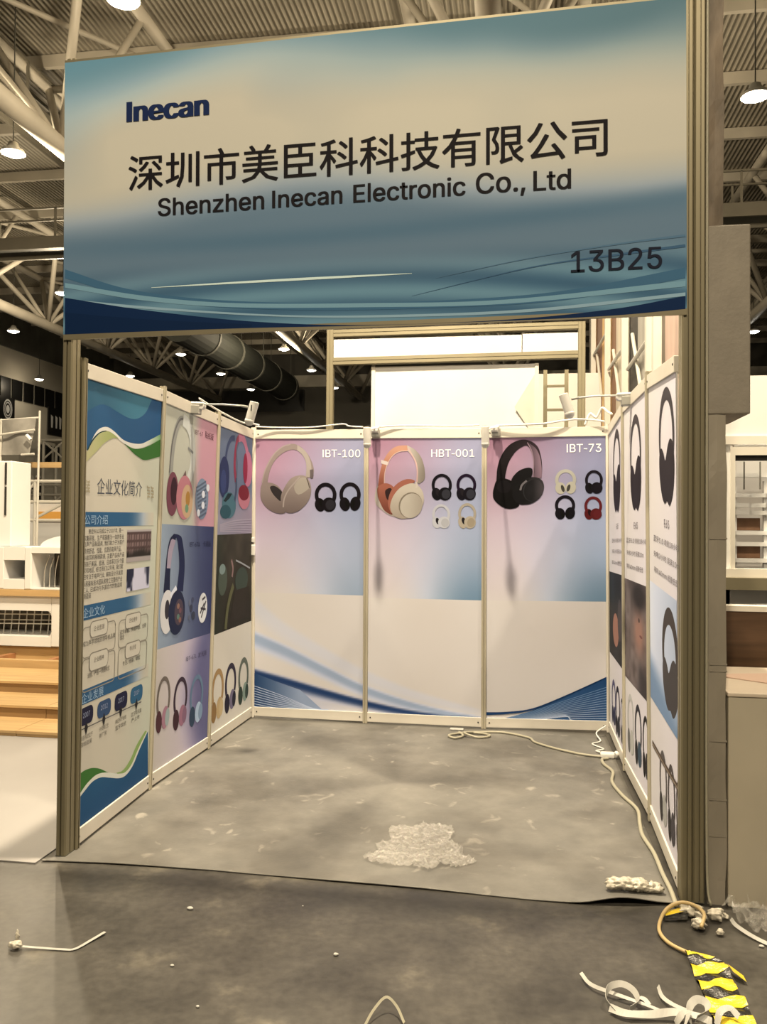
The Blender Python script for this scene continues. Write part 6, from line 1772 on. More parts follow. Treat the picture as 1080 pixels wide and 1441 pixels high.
M_WRAP = mat('milky_plastic_wrap', (0.52, 0.49, 0.42), 0.25, 0, var=0.2, vscale=40, bump=0.5, bscale=80)
lump('plastic_bundle', [(2.735, -0.06, 0.048, 0.07, 0.035, 0.026), (2.80, -0.055, 0.044, 0.055, 0.035, 0.028), (2.86, -0.05, 0.036, 0.05, 0.03, 0.024), (2.69, -0.07, 0.046, 0.035, 0.022, 0.018)],
     M_WRAP, 'crumpled milky plastic bundle lying on the lifted carpet corner', 'plastic wrap', 3)
lump('plastic_bundle', [(2.995, -0.235, 0.025, 0.05, 0.035, 0.025), (3.025, -0.285, 0.025, 0.022, 0.05, 0.026), (3.005, -0.355, 0.024, 0.030, 0.028, 0.026)], M_WRAP,
     'crumpled white plastic lump in front of the right post', 'plastic wrap', 9)
lump('plastic_bundle', [(3.095, -0.265, 0.026, 0.036, 0.026, 0.026), (3.135, -0.245, 0.014, 0.014, 0.014, 0.014)], M_WRAP, 'small white plastic knot beside the grey column foot', 'plastic wrap', 15)
lump('plastic_bundle', [(3.080, -0.40, 0.014, 0.016, 0.014, 0.014)], M_WRAP, 'tiny white roll of plastic on the dark floor', 'plastic wrap', 21)

# loop of cable at the post foot, leading under the striped tape
cable('floor_cable', [(3.005, -0.40, 0.03), (3.03, -0.33, 0.055), (3.00, -0.26, 0.06), (2.95, -0.225, 0.05), (2.895, -0.25, 0.03), (2.855, -0.33, 0.016), (2.835, -0.43, 0.012), (2.855, -0.52, 0.012), (2.91, -0.585, 0.012),
                      (2.965, -0.62, 0.012)], 0.008, mat('tan_cable', ink(196, 160, 100), 0.45), 'tan cable bent in a loop in front of the right post', 'cable')
cable('floor_cable', [(3.10, -0.135, 0.01), (3.088, -0.122, 0.12), (3.084, -0.118, 0.6), (3.084, -0.120, 1.3), (3.083, -0.122, 2.2), (3.082, -0.122, 3.0), (3.083, -0.122, 3.8), (3.084, -0.122, 4.8)], 0.006, M_CABLE,
      'thin cream cable running up the right post', 'cable', n=6)

# striped warning tape: overlapping black and yellow pieces
tp = empty('warning_tape', (2.97, -0.85, 0), 'crumpled yellow and black striped warning tape on the dark floor', 'warning tape')
A = [Vector((2.905, -0.585, 0.0)), Vector((2.912, -1.10, 0.0))]
B = [Vector((3.035, -0.60, 0.0)), Vector((3.050, -1.12, 0.0))]
cuts = [0.0, 0.085, 0.175, 0.30, 0.40, 0.53, 0.63, 0.76, 0.86, 1.0]


def tape_z(u, v):
    return 0.016 + 0.010 * math.sin(14 * v + 2 * u) * math.sin(3.1 * u + 1) + 0.006 * math.sin(31 * v - 5 * u)


for k in range(9):
    n = 6
    vs, fs = [], []
    for j in range(n + 1):
        for i in range(n + 1):
            u, v = i / n, cuts[k] + (cuts[k + 1] - cuts[k]) * j / n
            vv = v - 0.11 * (u - 0.3) * min(1.0, v / 0.15) + 0.006 * math.sin(11 * u + 3 * k)
            wdt = min(1.0, 0.28 + v / 0.16)
            p = A[0].lerp(A[1], vv) * (1 - u * wdt) + B[0].lerp(B[1], vv) * (u * wdt)
            p.z = max(0.004, tape_z(u, vv)) + (0.002 if k % 2 == 0 else 0)
            vs.append(p)
    for j in range(n):
        for i in range(n):
            a = j * (n + 1) + i
            fs.append((a, a + 1, a + n + 2, a + n + 1))
    MB().add(vs, fs).build('yellow_stripe' if k % 2 == 0 else 'black_stripe', M_YELLOW if k % 2 == 0 else M_BLACK, tp)
MB().add([(3.040, -0.69, 0.030), (3.085, -0.735, 0.014), (3.085, -0.78, 0.014), (3.045, -0.755, 0.034)], [(0, 1, 2, 3)]).build('torn_corner', M_YELLOW, tp)
tp = empty('warning_tape', (2.92, -0.28, 0), 'scrap of yellow and black tape under the cable loop by the post', 'warning tape')
MB().add([(2.875, -0.245, 0.014), (2.985, -0.215, 0.034), (2.99, -0.255, 0.036), (2.885, -0.285, 0.016)], [(0, 1, 2, 3)]).build('yellow_stripe', M_YELLOW, tp)
MB().add([(2.87, -0.285, 0.010), (2.98, -0.262, 0.024), (2.97, -0.300, 0.012), (2.875, -0.315, 0.008)], [(0, 1, 2, 3)]).build('black_stripe', M_BLACK, tp)


def strip(pts, w, label, sides=None, m=None, name='paper_strip'):
    q = [Vector(p) for p in smooth_pts(pts, 6)]
    sd = []
    for k in range(len(q)):
        d = q[min(k + 1, len(q) - 1)] - q[max(0, k - 1)]
        h = Vector((-d.y, d.x, 0))
        h = h.normalized() if h.length > 1e-6 else Vector((1, 0, 0))
        up = Vector((0, 0, 1))
        if sides:
            a = np.interp(k / (len(q) - 1), [i / (len(sides) - 1) for i in range(len(sides))], sides)
            h = h * math.cos(a) + up * math.sin(a)
        sd.append(h)
    lo = min((abs(math.sin(np.interp(k / (len(q) - 1), [i / (len(sides) - 1) for i in range(len(sides))], sides))) * w / 2 + 0.002 - p.z) for k, p in enumerate(q)) if sides else 0
    for k, p in enumerate(q):
        need = abs(sd[k].z) * w / 2 + 0.002
        p.z = max(p.z, need)
    o = MB().strip(q, w, sd).build(name, m or M_PAPER, None, loc=(q[0].x, q[0].y, 0))
    return tag(o, label, 'paper strip', 'torn paper strips on the hall floor')


t0 = strip([(0.33, -0.985, 0.012), (0.42, -0.972, 0.006), (0.50, -0.965, 0.004), (0.546, -0.954, 0.004), (0.575, -0.885, 0.006), (0.602, -0.815, 0.010)], 0.014, 'white paper strip bent at an angle on the floor at the left')
lump('paper_knot', [(0.315, -0.985, 0.016, 0.024, 0.018, 0.016), (0.300, -0.950, 0.028, 0.007, 0.007, 0.028)], M_WRAP, 'crumpled end knot of the white strip at the left', 'paper scrap', 33)
strip([(2.49, -0.83, 0.02), (2.52, -0.905, 0.02), (2.60, -0.955, 0.02), (2.70, -1.00, 0.015), (2.76, -1.03, 0.01)], 0.013, 'straight pale paper strip pointing up left out of the tangle', [0.5, 0.9, 0.3, 0.2])
strip([(2.590, -1.06, 0.012), (2.562, -1.02, 0.03), (2.575, -0.965, 0.045), (2.62, -0.940, 0.05), (2.660, -0.955, 0.04), (2.672, -1.00, 0.025), (2.64, -1.03, 0.012)], 0.022, 'curled paper loop at the left end of the tangle', [1.2, 1.4, 0.9, 1.0, 1.4])
strip([(2.57, -1.045, 0.02), (2.62, -1.075, 0.022), (2.70, -1.065, 0.02), (2.78, -1.055, 0.03), (2.85, -1.065, 0.03), (2.90, -1.075, 0.02)], 0.026, 'long wrinkled paper strip with faint print lying in the tangle', [0.9, 0.4, 0.8, 0.3, 0.9])
strip([(2.755, -0.895, 0.03), (2.762, -0.945, 0.02), (2.79, -0.99, 0.02), (2.83, -1.02, 0.02), (2.86, -1.045, 0.02)], 0.014, 'thin curved paper strip standing up beside the striped tape', [1.0, 0.6, 0.4, 1.0])
strip([(2.825, -1.09, 0.02), (2.835, -1.035, 0.04), (2.865, -1.000, 0.05), (2.895, -1.005, 0.045), (2.892, -1.045, 0.04), (2.850, -1.08, 0.03)], 0.026, 'wide paper curl leaning on the striped tape', [1.1, 0.7, 1.0, 0.8, 1.2])
strip([(2.905, -1.115, 0.03), (2.925, -1.075, 0.055), (2.96, -1.055, 0.06), (2.985, -1.075, 0.045)], 0.022, 'paper curl lying over the lower striped tape', [0.8, 0.4, 0.6])
strip([(2.775, -1.11, 0.02), (2.805, -1.065, 0.03), (2.825, -1.075, 0.04), (2.80, -1.13, 0.02)], 0.022, 'crumpled paper curl at the bottom of the tangle', [1.2, 0.4, 1.1])
strip([(2.685, -0.935, 0.006), (2.70, -0.955, 0.01), (2.712, -0.98, 0.006)], 0.016, 'short loose paper scrap above the tangle', [0.2, 0.5, 0.1])
strip([(3.145, -0.30, 0.03), (3.16, -0.345, 0.02), (3.22, -0.43, 0.012), (3.30, -0.505, 0.012), (3.42, -0.56, 0.012)], 0.016, 'long white strip running out to the right edge', [0.9, 0.6, 0.5, 0.6])
strip([(1.755, -1.28, 0.01), (1.775, -1.215, 0.03), (1.81, -1.165, 0.050), (1.85, -1.185, 0.035), (1.885, -1.245, 0.015)], 0.009, 'beige band bent into an arch at the bottom edge', [0.9, 0.9, 1.0, 0.8], m=M_CABLE)
for k, (x, y, r, lab) in enumerate(((0.858, -0.544, 0.013, 'white crumb on the dark floor below the carpet edge, farthest back'), (0.969, -1.006, 0.009, 'small white crumb left of centre on the dark floor'),
                                    (1.562, -0.823, 0.010, 'white crumb in the middle of the dark floor'), (1.165, -1.25, 0.008, 'white crumb nearest the lower edge of the picture'),
                                    (1.33, -0.43, 0.004, 'tiny pale speck near the carpet edge'), (3.22, -0.47, 0.010, 'pale crumb beside the white strip at the right'), (3.26, -0.62, 0.009, 'pale crumb at the right edge of the dark floor'))):
    lump('paper_crumb', [(x, y, r * 0.5, r, r * 0.7, r * 0.5)], M_PAPER, lab, 'paper scrap', 50 + k, 0.6, 2, 0.001)

# wrinkled clear film on the carpet
def film_mat(name, gloss, rough):
    m = bpy.data.materials.new(name)
    m.use_nodes = True
    nt = m.node_tree
    nt.nodes.remove(nt.nodes['Principled BSDF'])
    tr = nt.nodes.new('ShaderNodeBsdfTransparent')
    gl = nt.nodes.new('ShaderNodeBsdfGlossy')
    gl.inputs['Roughness'].default_value = rough
    mx = nt.nodes.new('ShaderNodeMixShader')
    mx.inputs['Fac'].default_value = gloss
    df = nt.nodes.new('ShaderNodeBsdfDiffuse')
    df.inputs['Color'].default_value = (0.8, 0.78, 0.72, 1)
    m2 = nt.nodes.new('ShaderNodeMixShader')
    m2.inputs['Fac'].default_value = 0.35
    nt.links.new(gl.outputs[0], m2.inputs[1])
    nt.links.new(df.outputs[0], m2.inputs[2])
    nt.links.new(tr.outputs[0], mx.inputs[1])
    nt.links.new(m2.outputs[0], mx.inputs[2])
    nt.links.new(mx.outputs[0], nt.nodes['Material Output'].inputs['Surface'])
    n = nt.nodes.new('ShaderNodeTexNoise')
    n.inputs['Scale'].default_value = 45
    n.inputs['Distortion'].default_value = 1.5
    tc = nt.nodes.new('ShaderNodeTexCoord')
    nt.links.new(tc.outputs['Object'], n.inputs['Vector'])
    bp = nt.nodes.new('ShaderNodeBump')
    bp.inputs['Strength'].default_value, bp.inputs['Distance'].default_value = 1.0, 0.02
    nt.links.new(n.outputs['Fac'], bp.inputs['Height'])
    nt.links.new(bp.outputs['Normal'], gl.inputs['Normal'])
    return m


def film(name, outline, label, m, z0, amp, n=56, seed=1):
    from mathutils.geometry import intersect_point_tri_2d
    xs, ys = [p[0] for p in outline], [p[1] for p in outline]
    x0, x1, y0, y1 = min(xs), max(xs), min(ys), max(ys)

    def inside(x, y):
        c = False
        for i in range(len(outline)):
            a, b = outline[i], outline[i - 1]
            if (a[1] > y) != (b[1] > y) and x < (b[0] - a[0]) * (y - a[1]) / (b[1] - a[1]) + a[0]:
                c = not c
        return c
    vs, fs = [], []
    for j in range(n + 1):
        for i in range(n + 1):
            x, y = x0 + (x1 - x0) * i / n, y0 + (y1 - y0) * j / n
            w = abs(vnoise(x * 22, y * 14, seed) - 0.5) * 2
            w2 = abs(vnoise(x * 45 + y * 20, y * 40 - x * 13, seed + 1) - 0.5) * 2
            vs.append((x, y, z0 + amp * ((1 - w) ** 4 + 0.7 * (1 - w2) ** 4)))
    for j in range(n):
        for i in range(n):
            if inside(x0 + (x1 - x0) * (i + 0.5) / n, y0 + (y1 - y0) * (j + 0.5) / n):
                a = j * (n + 1) + i
                fs.append((a, a + 1, a + n + 2, a + n + 1))
    o = MB().add(vs, fs).build(name, m, None, loc=(sum(xs) / len(xs), sum(ys) / len(ys), 0.009), smooth=False)
    return tag(o, label, 'plastic film')


M_FILM = film_mat('clear_film', 0.30, 0.16)
film('plastic_film', [(1.50, 0.10), (1.56, 0.22), (1.53, 0.30), (1.60, 0.38), (1.57, 0.50), (1.62, 0.60), (1.70, 0.58), (1.74, 0.68), (1.80, 0.62), (1.90, 0.64), (1.93, 0.52), (1.90, 0.42), (1.98, 0.34), (1.99, 0.24), (2.06, 0.16), (1.97, 0.08), (1.90, 0.10), (1.84, 0.02), (1.72, 0.06), (1.64, 0.02)],
     'clear wrinkled plastic film glinting on the grey carpet', M_FILM, 0.012, 0.018, 90)
film('plastic_film', [(3.14, -0.16), (3.17, -0.26), (3.20, -0.40), (3.30, -0.44), (3.48, -0.40), (3.50, -0.20), (3.34, -0.15)], 'clear crumpled film on the dark floor by the counter foot', film_mat('grey_film', 0.25, 0.18), 0.010, 0.05, 30, 5)

# ================================================================== right of the booth: column, box, counter, white stand
M_COL = mat('grey_wrapped_column', (0.27, 0.245, 0.205), 0.45, 0, var=0.14, vscale=6, bump=0.35, bscale=9, stretch=(1, 1, 0.4))
M_RUST = mat('stained_plaster', (0.15, 0.118, 0.086), 0.6, 0, var=0.55, vscale=9, bump=0.4, bscale=18, stretch=(1, 1, 0.35))
cl = empty('wrapped_column', (3.13, -0.03, 0), 'grey plastic wrapped column beside the right post', 'column')


def wobble_col(x0, x1, y0, y1, z0, z1, n=40, amp=0.004, seed=2):
    vs, fs = [], []
    ring = [(x0, y0), ((x0 + x1) / 2, y0), (x1, y0), (x1, (y0 + y1) / 2), (x1, y1), (x0, y1)]
    for k in range(n + 1):
        z = z0 + (z1 - z0) * k / n
        for i, (x, y) in enumerate(ring):
            a = amp * (vnoise(z * 6 + i * 3.3, i * 1.7, seed) - 0.5) * 2
            cx, cy = (x0 + x1) / 2, (y0 + y1) / 2
            vs.append((x + a * (1 if x > cx else -1 if x < cx else 0), y + a * (1 if y > cy else -1), z))
    m = len(ring)
    for k in range(n):
        for i in range(m):
            j = (i + 1) % m
            fs.append((k * m + i, k * m + j, (k + 1) * m + j, (k + 1) * m + i))
    fs += [tuple(range(m - 1, -1, -1)), tuple(n * m + i for i in range(m))]
    return MB().add(vs, fs)


wobble_col(3.092, 3.172, -0.100, 0.10, 0.0, 2.60, 50).build('lower_wrap', M_COL, cl)
wobble_col(3.082, 3.158, -0.098, 0.10, 2.95, 6.2, 50, 0.006, 8).build('upper_shaft', M_RUST, cl)
for z in (1.03, 1.06, 0.72, 0.46, 0.30, 1.62):
    wobble_col(3.100, 3.1745, -0.1035, 0.05, z, z + 0.007, 2, 0.001).build('tape_ridge', M_COL, cl)
bx_ = MB().box(3.090, 3.272, -0.105, 0.30, 2.18, 3.03).build('cable_box', mat('grey_fabric_box', (0.235, 0.213, 0.18), 0.6, 0, var=0.08, vscale=9, bump=0.2, bscale=60), cl, bevel=0.006)
wobble_col(3.088, 3.168, -0.101, 0.10, 2.595, 2.96, 6, 0.002).build('neck', M_COL, cl)
ct = empty('counter', (3.45, 0.3, 0), 'grey counter with a pale top right of the column', 'counter')
MB().box(3.178, 4.30, -0.112, 0.62, 0.0, 0.925).build('front', mat('counter_grey', (0.46, 0.42, 0.34), 0.6, 0, var=0.06, vscale=3), ct, bevel=0.004)
MB().box(3.174, 4.30, -0.118, 0.63, 0.925, 0.943).build('top', mat('pale_counter_top', (0.62, 0.54, 0.45), 0.4, 0, var=0.05), ct, bevel=0.004)
MB().hexa([(3.18, 0.34, 0.944), (3.46, 0.10, 0.944), (4.3, 0.10, 0.944), (4.3, 0.62, 0.944), (3.18, 0.34, 0.948), (3.46, 0.10, 0.948), (4.3, 0.10, 0.948), (4.3, 0.62, 0.948)]).build('top_sheet', mat('peach_sheet', (0.60, 0.44, 0.36), 0.5), ct)
sb = MB().box(3.185, 3.245, 0.36, 0.42, 0.949, 0.992).build('small_box', M_GREYPL, None, loc=(3.215, 0.39, 0.949), bevel=0.004)
tag(sb, 'small grey box standing on the counter edge', 'box')
lump('film_twist', [(3.28, 0.925, 1.13, 0.02, 0.018, 0.06)], M_WRAP, 'small twist of clear film hanging before the brown board', 'plastic wrap', 61)
bb = empty('brown_board', (3.8, 0.95, 0), 'dark brown wooden board behind the counter', 'board')
MB().box(3.16, 4.6, 0.95, 1.0, 0.0, 1.205).build('board_face', mat('dark_brown_wood', (0.085, 0.046, 0.024), 0.45, 0, var=0.25, vscale=5, stretch=(0.5, 4, 8)), bb)
MB().box(3.16, 4.6, 0.94, 1.05, 1.205, 1.235).build('cream_cap', M_RAIL, bb)
wsd = empty('white_stand', (4.6, 2.4, 0), 'white panelled stand with an opening onto shelves at the right edge', 'exhibition stand')
y = 2.4
# world positions at y = 2.4
MB().box(3.66, 4.9, y, y + 0.06, 2.34, 2.78).build('upper_panel', M_WHITE, wsd)
MB().box(3.66, 4.9, y - 0.02, y + 0.06, 2.28, 2.34).build('frame_rail', M_RAIL, wsd)
MB().box(3.66, 3.78, y, y + 0.06, 0.2, 2.28).build('frame_post', M_WHITE, wsd)
MB().box(3.78, 3.81, y - 0.03, y + 0.06, 1.36, 2.26).build('frame_post', M_GREYWHITE, wsd)
MB().box(3.81, 4.9, y - 0.03, y + 0.06, 2.20, 2.26).build('frame_rail', M_GREYWHITE, wsd)
MB().box(3.81, 4.9, y, y + 0.06, 2.165, 2.20).build('dark_groove', M_DARK, wsd)
MB().box(3.66, 4.9, y - 0.06, y + 0.06, 1.30, 1.38).build('sill', M_RAIL, wsd)
MB().box(3.64, 4.9, y - 0.14, y - 0.06, 1.235, 1.32).build('grey_beam', M_ALU, wsd)
MB().box(3.66, 4.9, y, y + 0.06, 0.2, 1.30).build('lower_panel', M_WHITE, wsd)
sh = empty('wire_shelf', (4.4, 3.1, 0), 'white slatted shelf rack seen through the opening at the right', 'shelf')
for k, x in enumerate((3.95, 4.20, 4.45, 4.70)):
    MB().box(x, x + 0.045, 3.08, 3.12, 0.0, 2.05).build('upright', M_WHITE, sh)
for z in (1.40, 1.53, 1.62, 1.78, 1.84, 1.92, 2.08):
    MB().box(3.85, 5.0, 3.06, 3.14, z, z + 0.032).build('slat', M_WHITE, sh)
for k in range(3):
    for q, z in enumerate((1.43, 1.655)):
        b_ = MB().box(4.0 + 0.25 * k, 4.19 + 0.25 * k, 3.15, 3.30, z, z + 0.10).build('carton', mat('brown_carton', (0.22, 0.12, 0.07), 0.6, 0, var=0.2), None, loc=(4.09 + 0.25 * k, 3.22, z))
        tag(b_, '%s brown carton on the %s shelf at the right edge' % (('first', 'second', 'third')[k], ('lower', 'upper')[q]), 'carton', 'cartons on the shelf rack')
for k, x in enumerate((4.03, 4.15, 4.27, 4.40)):
    MB().tube((x, 3.0, 1.98), (x, 3.0, 2.20), 0.006, 6).build('hook_rod', M_DARKSTEEL, sh)
MB().box(3.8, 5.1, 3.6, 3.66, 0.0, 2.6).build('back_panel', M_WHITE, sh)

sl = empty('shelf_fill_light', (4.4, 2.62, 2.24), 'added unseen tube light that brightens the shelves in the white stand', 'lamp')
MB().box(3.85, 4.95, 2.58, 2.66, 2.27, 2.30).build('fitting', M_PLASTIC, sl)  # added lamp hidden behind the upper panel, there to brighten the shelves
MB().tube((3.88, 2.62, 2.255), (4.92, 2.62, 2.255), 0.014, 10).build('tube', emit_mat('fill_light_tube', (1.0, 0.88, 0.66), 16.0), sl)

# ================================================================== tall stage wall behind the right booth wall
st = empty('stage_wall', (3.5, 6.5, 0), 'unfinished wooden stage wall with pale battens behind the right booth wall', 'stage wall')
SEG = [(2.5, 3.45, 'pink grey', (0.46, 0.34, 0.30)), (3.60, 3.95, 'stone', (0.30, 0.26, 0.22)), (3.95, 5.10, 'grey', (0.34, 0.33, 0.31)), (5.10, 5.75, 'black', (0.012, 0.010, 0.010)), (5.75, 7.05, 'cream', (0.62, 0.56, 0.46)),
       (7.05, 7.55, 'brown', (0.20, 0.09, 0.04)), (7.60, 8.85, 'honey', (0.62, 0.40, 0.16)), (8.85, 9.70, 'umber', (0.16, 0.07, 0.035)), (9.75, 10.4, 'amber', (0.48, 0.28, 0.10)), (10.4, 11.1, 'dark', (0.05, 0.035, 0.02))]
for y0, y1, nm, c_ in SEG:
    MB().box(3.50, 3.56, y0, y1, 0.0, 6.0).build('wall_plank', mat('stage_' + nm.replace(' ', '_'), c_, 0.6, 0, var=0.2, vscale=3, stretch=(1, 2, 0.4)), st)
for y0 in (3.55, 3.95, 5.76, 7.58, 9.70):
    MB().box(3.41, 3.48, y0 - 0.05, y0 + 0.05, 0.0, 6.0).build('batten', M_RAIL, st)
for (ya, za), (yb_, zb_) in (((7.66, 4.31), (9.67, 4.40)), ((5.96, 3.73), (7.47, 3.77)), ((4.05, 3.42), (5.51, 3.41))):
    MB().tube((3.45, ya, za), (3.45, yb_, zb_), 0.022, 8).build('tie_rod', M_PLASTIC, st)
for ya, za in ((8.6, 3.6), (6.4, 3.2), (4.6, 3.0)):
    MB().tube((3.47, ya, za), (3.47, ya + 0.7, za + 0.75), 0.02, 8).build('tie_rod', M_GREYWHITE, st)

# ================================================================== stand behind the back wall
bs = empty('aluminium_stand', (1.5, 6, 0), 'white exhibition stand in an aluminium frame behind the back wall', 'exhibition stand')
for x in (0.0, 2.99):
    MB().prism(slot_profile(0.085, 0.08), (x, 6, 0), (x, 6, 4.06), (1, 0, 0), (0, 1, 0)).build('frame_post', M_ALU, bs)
for z0, z1 in ((3.955, 4.045), (3.615, 3.705)):
    MB().prism(slot_profile(0.08, z1 - z0), (0.04, 6, (z0 + z1) / 2 ), (2.95, 6, (z0 + z1) / 2 + 0.02), (0, 1, 0), (0, 0, 1)).build('frame_rail', M_ALU, bs)
MB().box(0.04, 2.30, 5.99, 6.01, 3.70, 3.93).build('header_panel', M_WHITE, bs)
MB().box(2.31, 2.95, 5.99, 6.01, 3.71, 3.94).build('header_panel', M_WHITE, bs)
MB().box(0.53, 2.47, 6.06, 6.09, 0.0, 3.60).build('white_panel', M_WHITE, bs)
MB().box(0.50, 0.545, 6.04, 6.08, 0.0, 3.60).build('panel_post', M_RAIL, bs)
MB().box(2.455, 2.50, 6.04, 6.08, 0.0, 3.60).build('panel_post', M_RAIL, bs)
MB().add([(2.46, 6.055, 3.48), (2.46, 6.055, 2.72), (2.22, 6.00, 3.08), (2.458, 6.058, 3.48), (2.458, 6.058, 2.72), (2.222, 6.005, 3.08)], [(0, 1, 2), (3, 5, 4), (0, 2, 5, 3), (1, 4, 5, 2)]).build('folded_flap', M_RAIL, bs)
fw = MB().box(2.5, 3.8, 9.0, 9.05, 0.0, 4.0).build('partition_board', M_WHITE, None, loc=(3.1, 9.0, 0))
tag(fw, 'white partition board seen right of the aluminium stand', 'board')
ld = empty('step_ladder', (2.75, 7.5, 0), 'grey metal ladder standing behind the aluminium stand', 'ladder')
for x in (2.60, 2.88):
    MB().box(x, x + 0.05, 7.48, 7.54, 0, 3.78).build('stile', M_ALU, ld)
for k in range(11):
    MB().box(2.62, 2.90, 7.49, 7.53, 0.35 + 0.32 * k, 0.38 + 0.32 * k).build('rung', M_ALU, ld)

# ================================================================== left of the booth: white floor, timber platform, white units
wfx = MB().box(-9, -0.075, -0.205, 9.0, 0.0005, 0.006).build('floor_covering', mat('white_floor_sheet', (0.285, 0.275, 0.275), 0.45, 0, var=0.06, vscale=1.5), None, loc=(-4, 4, 0))
tag(wfx, 'pale floor sheet of the neighbouring stand on the left', 'floor covering')
pl = empty('timber_platform', (-3, 3.2, 0), 'stepped platform of pale timber boards left of the booth', 'platform')
for (ya, z0, z1), m_ in (((2.045, 0.007, 0.05), M_WOOD), ((2.467, 0.05, 0.15), M_WOOD2), ((2.957, 0.15, 0.251), M_WOOD2)):
    for xa, xb in ((-5.6, -3.4), (-3.395, -1.6), (-1.595, -0.3)):
        MB().box(xa, xb, ya, 4.6, z0, z1 - 0.02).build('board', m_, pl)
        MB().box(xa, xb, ya - 0.012, ya + 0.30, z1 - 0.02, z1).build('tread_board', M_WOOD, pl)
        MB().box(xa, xb, ya + 0.305, 4.6, z1 - 0.02, z1).build('tread_board', M_WOOD, pl)
MB().box(-5.6, -0.3, 3.60, 3.68, 0.251, 0.327).build('front_beam', M_WOOD, pl)
MB().box(-5.6, -0.3, 4.07, 4.15, 0.251, 0.386).build('rear_beam', M_WOOD, pl)
for x in (-5.0, -4.2, -3.55, -2.95, -2.35, -1.6):
    MB().box(x, x + 0.06, 3.68, 4.07, 0.251, 0.318).build('joist', mat('red_brown_joist', (0.30, 0.14, 0.06), 0.6, 0, var=0.2), pl)


def framed_unit(name, label, cat, x0, x1, z0, z1, y, depth, holes, rnd=0.0):
    """white box with openings cut through its front, built from slabs round each opening"""
    t = empty(name, ((x0 + x1) / 2, y, z0), label, cat)
    hx = sorted(holes)
    xs = x0
    for (a, b, c_, d_) in hx:
        MB().box(xs, a, y, y + depth, z0, z1).build('upright', M_WHITE, t, bevel=0.008)
        MB().box(a, b, y, y + depth, z0, c_).build('lower_rail', M_WHITE, t)
        MB().box(a, b, y, y + depth, d_, z1).build('upper_rail', M_WHITE, t)
        if rnd:
            for cx, cz, sx, sz in ((a, d_, 1, -1), (b, d_, -1, -1), (a, c_, 1, 1), (b, c_, -1, 1)):
                pts = [(cx, cz)] + [(cx + sx * rnd * (1 - math.sin(q * math.pi / 12)), cz + sz * rnd * (1 - math.cos(q * math.pi / 12))) for q in range(7)]
                MB().prism(pts, (0, y + 0.002, 0), (0, y + depth, 0), (1, 0, 0), (0, 0, 1)).build('corner_fillet', M_WHITE, t)
        xs = b
    MB().box(xs, x1, y, y + depth, z0, z1).build('upright', M_WHITE, t, bevel=0.008)
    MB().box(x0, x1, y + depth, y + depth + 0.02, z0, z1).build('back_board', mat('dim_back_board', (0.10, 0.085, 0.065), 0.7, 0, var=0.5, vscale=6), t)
    return t


u = framed_unit('display_unit', 'low white unit with a rounded opening on the timber platform', 'display unit', -4.6, -1.9, 0.40, 0.915, 4.02, 0.5, [(-4.4, -2.47, 0.50, 0.765)], 0.05)
for k in range(9):
    x = -3.15 + 0.085 * k
    MB().tube((x, 4.25, 0.50), (x + 0.02, 4.25, 0.765), 0.006, 6).build('wire', M_GREYWHITE, u)
for z in (0.60, 0.64, 0.70):
    MB().tube((-3.3, 4.22, z), (-2.5, 4.22, z + 0.01), 0.006, 6).build('wire', M_GREYWHITE, u)
bm_ = MB().box(-4.6, -1.9, 3.98, 4.12, 0.918, 0.982).build('timber_beam', M_WOOD, None, loc=(-3.2, 4.05, 0.918))
tag(bm_, 'pale timber beam between the two white units on the left', 'beam')
u = framed_unit('shelf_unit', 'white shelf unit with two square openings above the timber beam', 'shelf', -4.4, -1.9, 0.985, 1.42, 4.02, 0.45, [(-3.6, -3.35, 1.05, 1.3), (-3.01, -2.775, 1.085, 1.285), (-2.70, -2.02, 0.995, 1.36)])
for k in range(6):
    a = [(-2.66 + 0.06 * k, 4.2, 1.0), (-2.64 + 0.06 * k, 4.18, 1.18), (-2.60 + 0.05 * k, 4.2, 1.33 - 0.02 * (k % 2))]
    MB().path(smooth_pts(a, 5), 0.005, 6).build('wire_loop', M_GREYWHITE, u)
ar = empty('arch_panel', (-2.35, 4.3, 1.42), 'white arched panel standing on the shelf unit', 'panel')
arc_ = [(-0.48 * math.cos(math.pi * k / 20), 0.135 * math.sin(math.pi * k / 20)) for k in range(21)]
MB().prism(arc_, (-2.23, 4.20, 1.421), (-2.23, 4.26, 1.421), (1, 0, 0), (0, 0, 1)).build('arch', M_WHITE, ar)
MB().box(-2.71, -1.75, 4.26, 4.36, 1.421, 1.45).build('foot', M_WHITE, ar)
tc_ = empty('white_pillar', (-3.2, 4.2, 1.42), 'tall white pillar at the left picture edge', 'pillar')
MB().box(-3.7, -2.985, 4.10, 4.46, 1.421, 2.32).build('shaft', M_WHITE, tc_, bevel=0.01)
MB().box(-3.055, -3.04, 4.085, 4.102, 1.75, 2.05).build('dark_slit', M_DARK, tc_)
MB().box(-3.055, -3.04, 4.085, 4.102, 2.07, 2.30).build('dark_slit', M_DARK, tc_)
bm_ = MB().box(-8.0, -2.6, 6.6, 6.7, 2.425, 2.50).build('timber_beam', M_WOOD, None, loc=(-4, 6.65, 2.425))
tag(bm_, 'long pale timber beam crossing behind the white pillar', 'beam')
for x in (-7.6, -3.0):
    MB().box(x, x + 0.1, 6.6, 6.7, 0.007, 2.425).build('leg', M_WOOD, bm_)
gs = empty('grey_sheet', (-4.0, 6.0, 2.4), 'grey sheet hung from a light frame above the white pillar', 'sheet')
vs, fs = [], []
n = 16
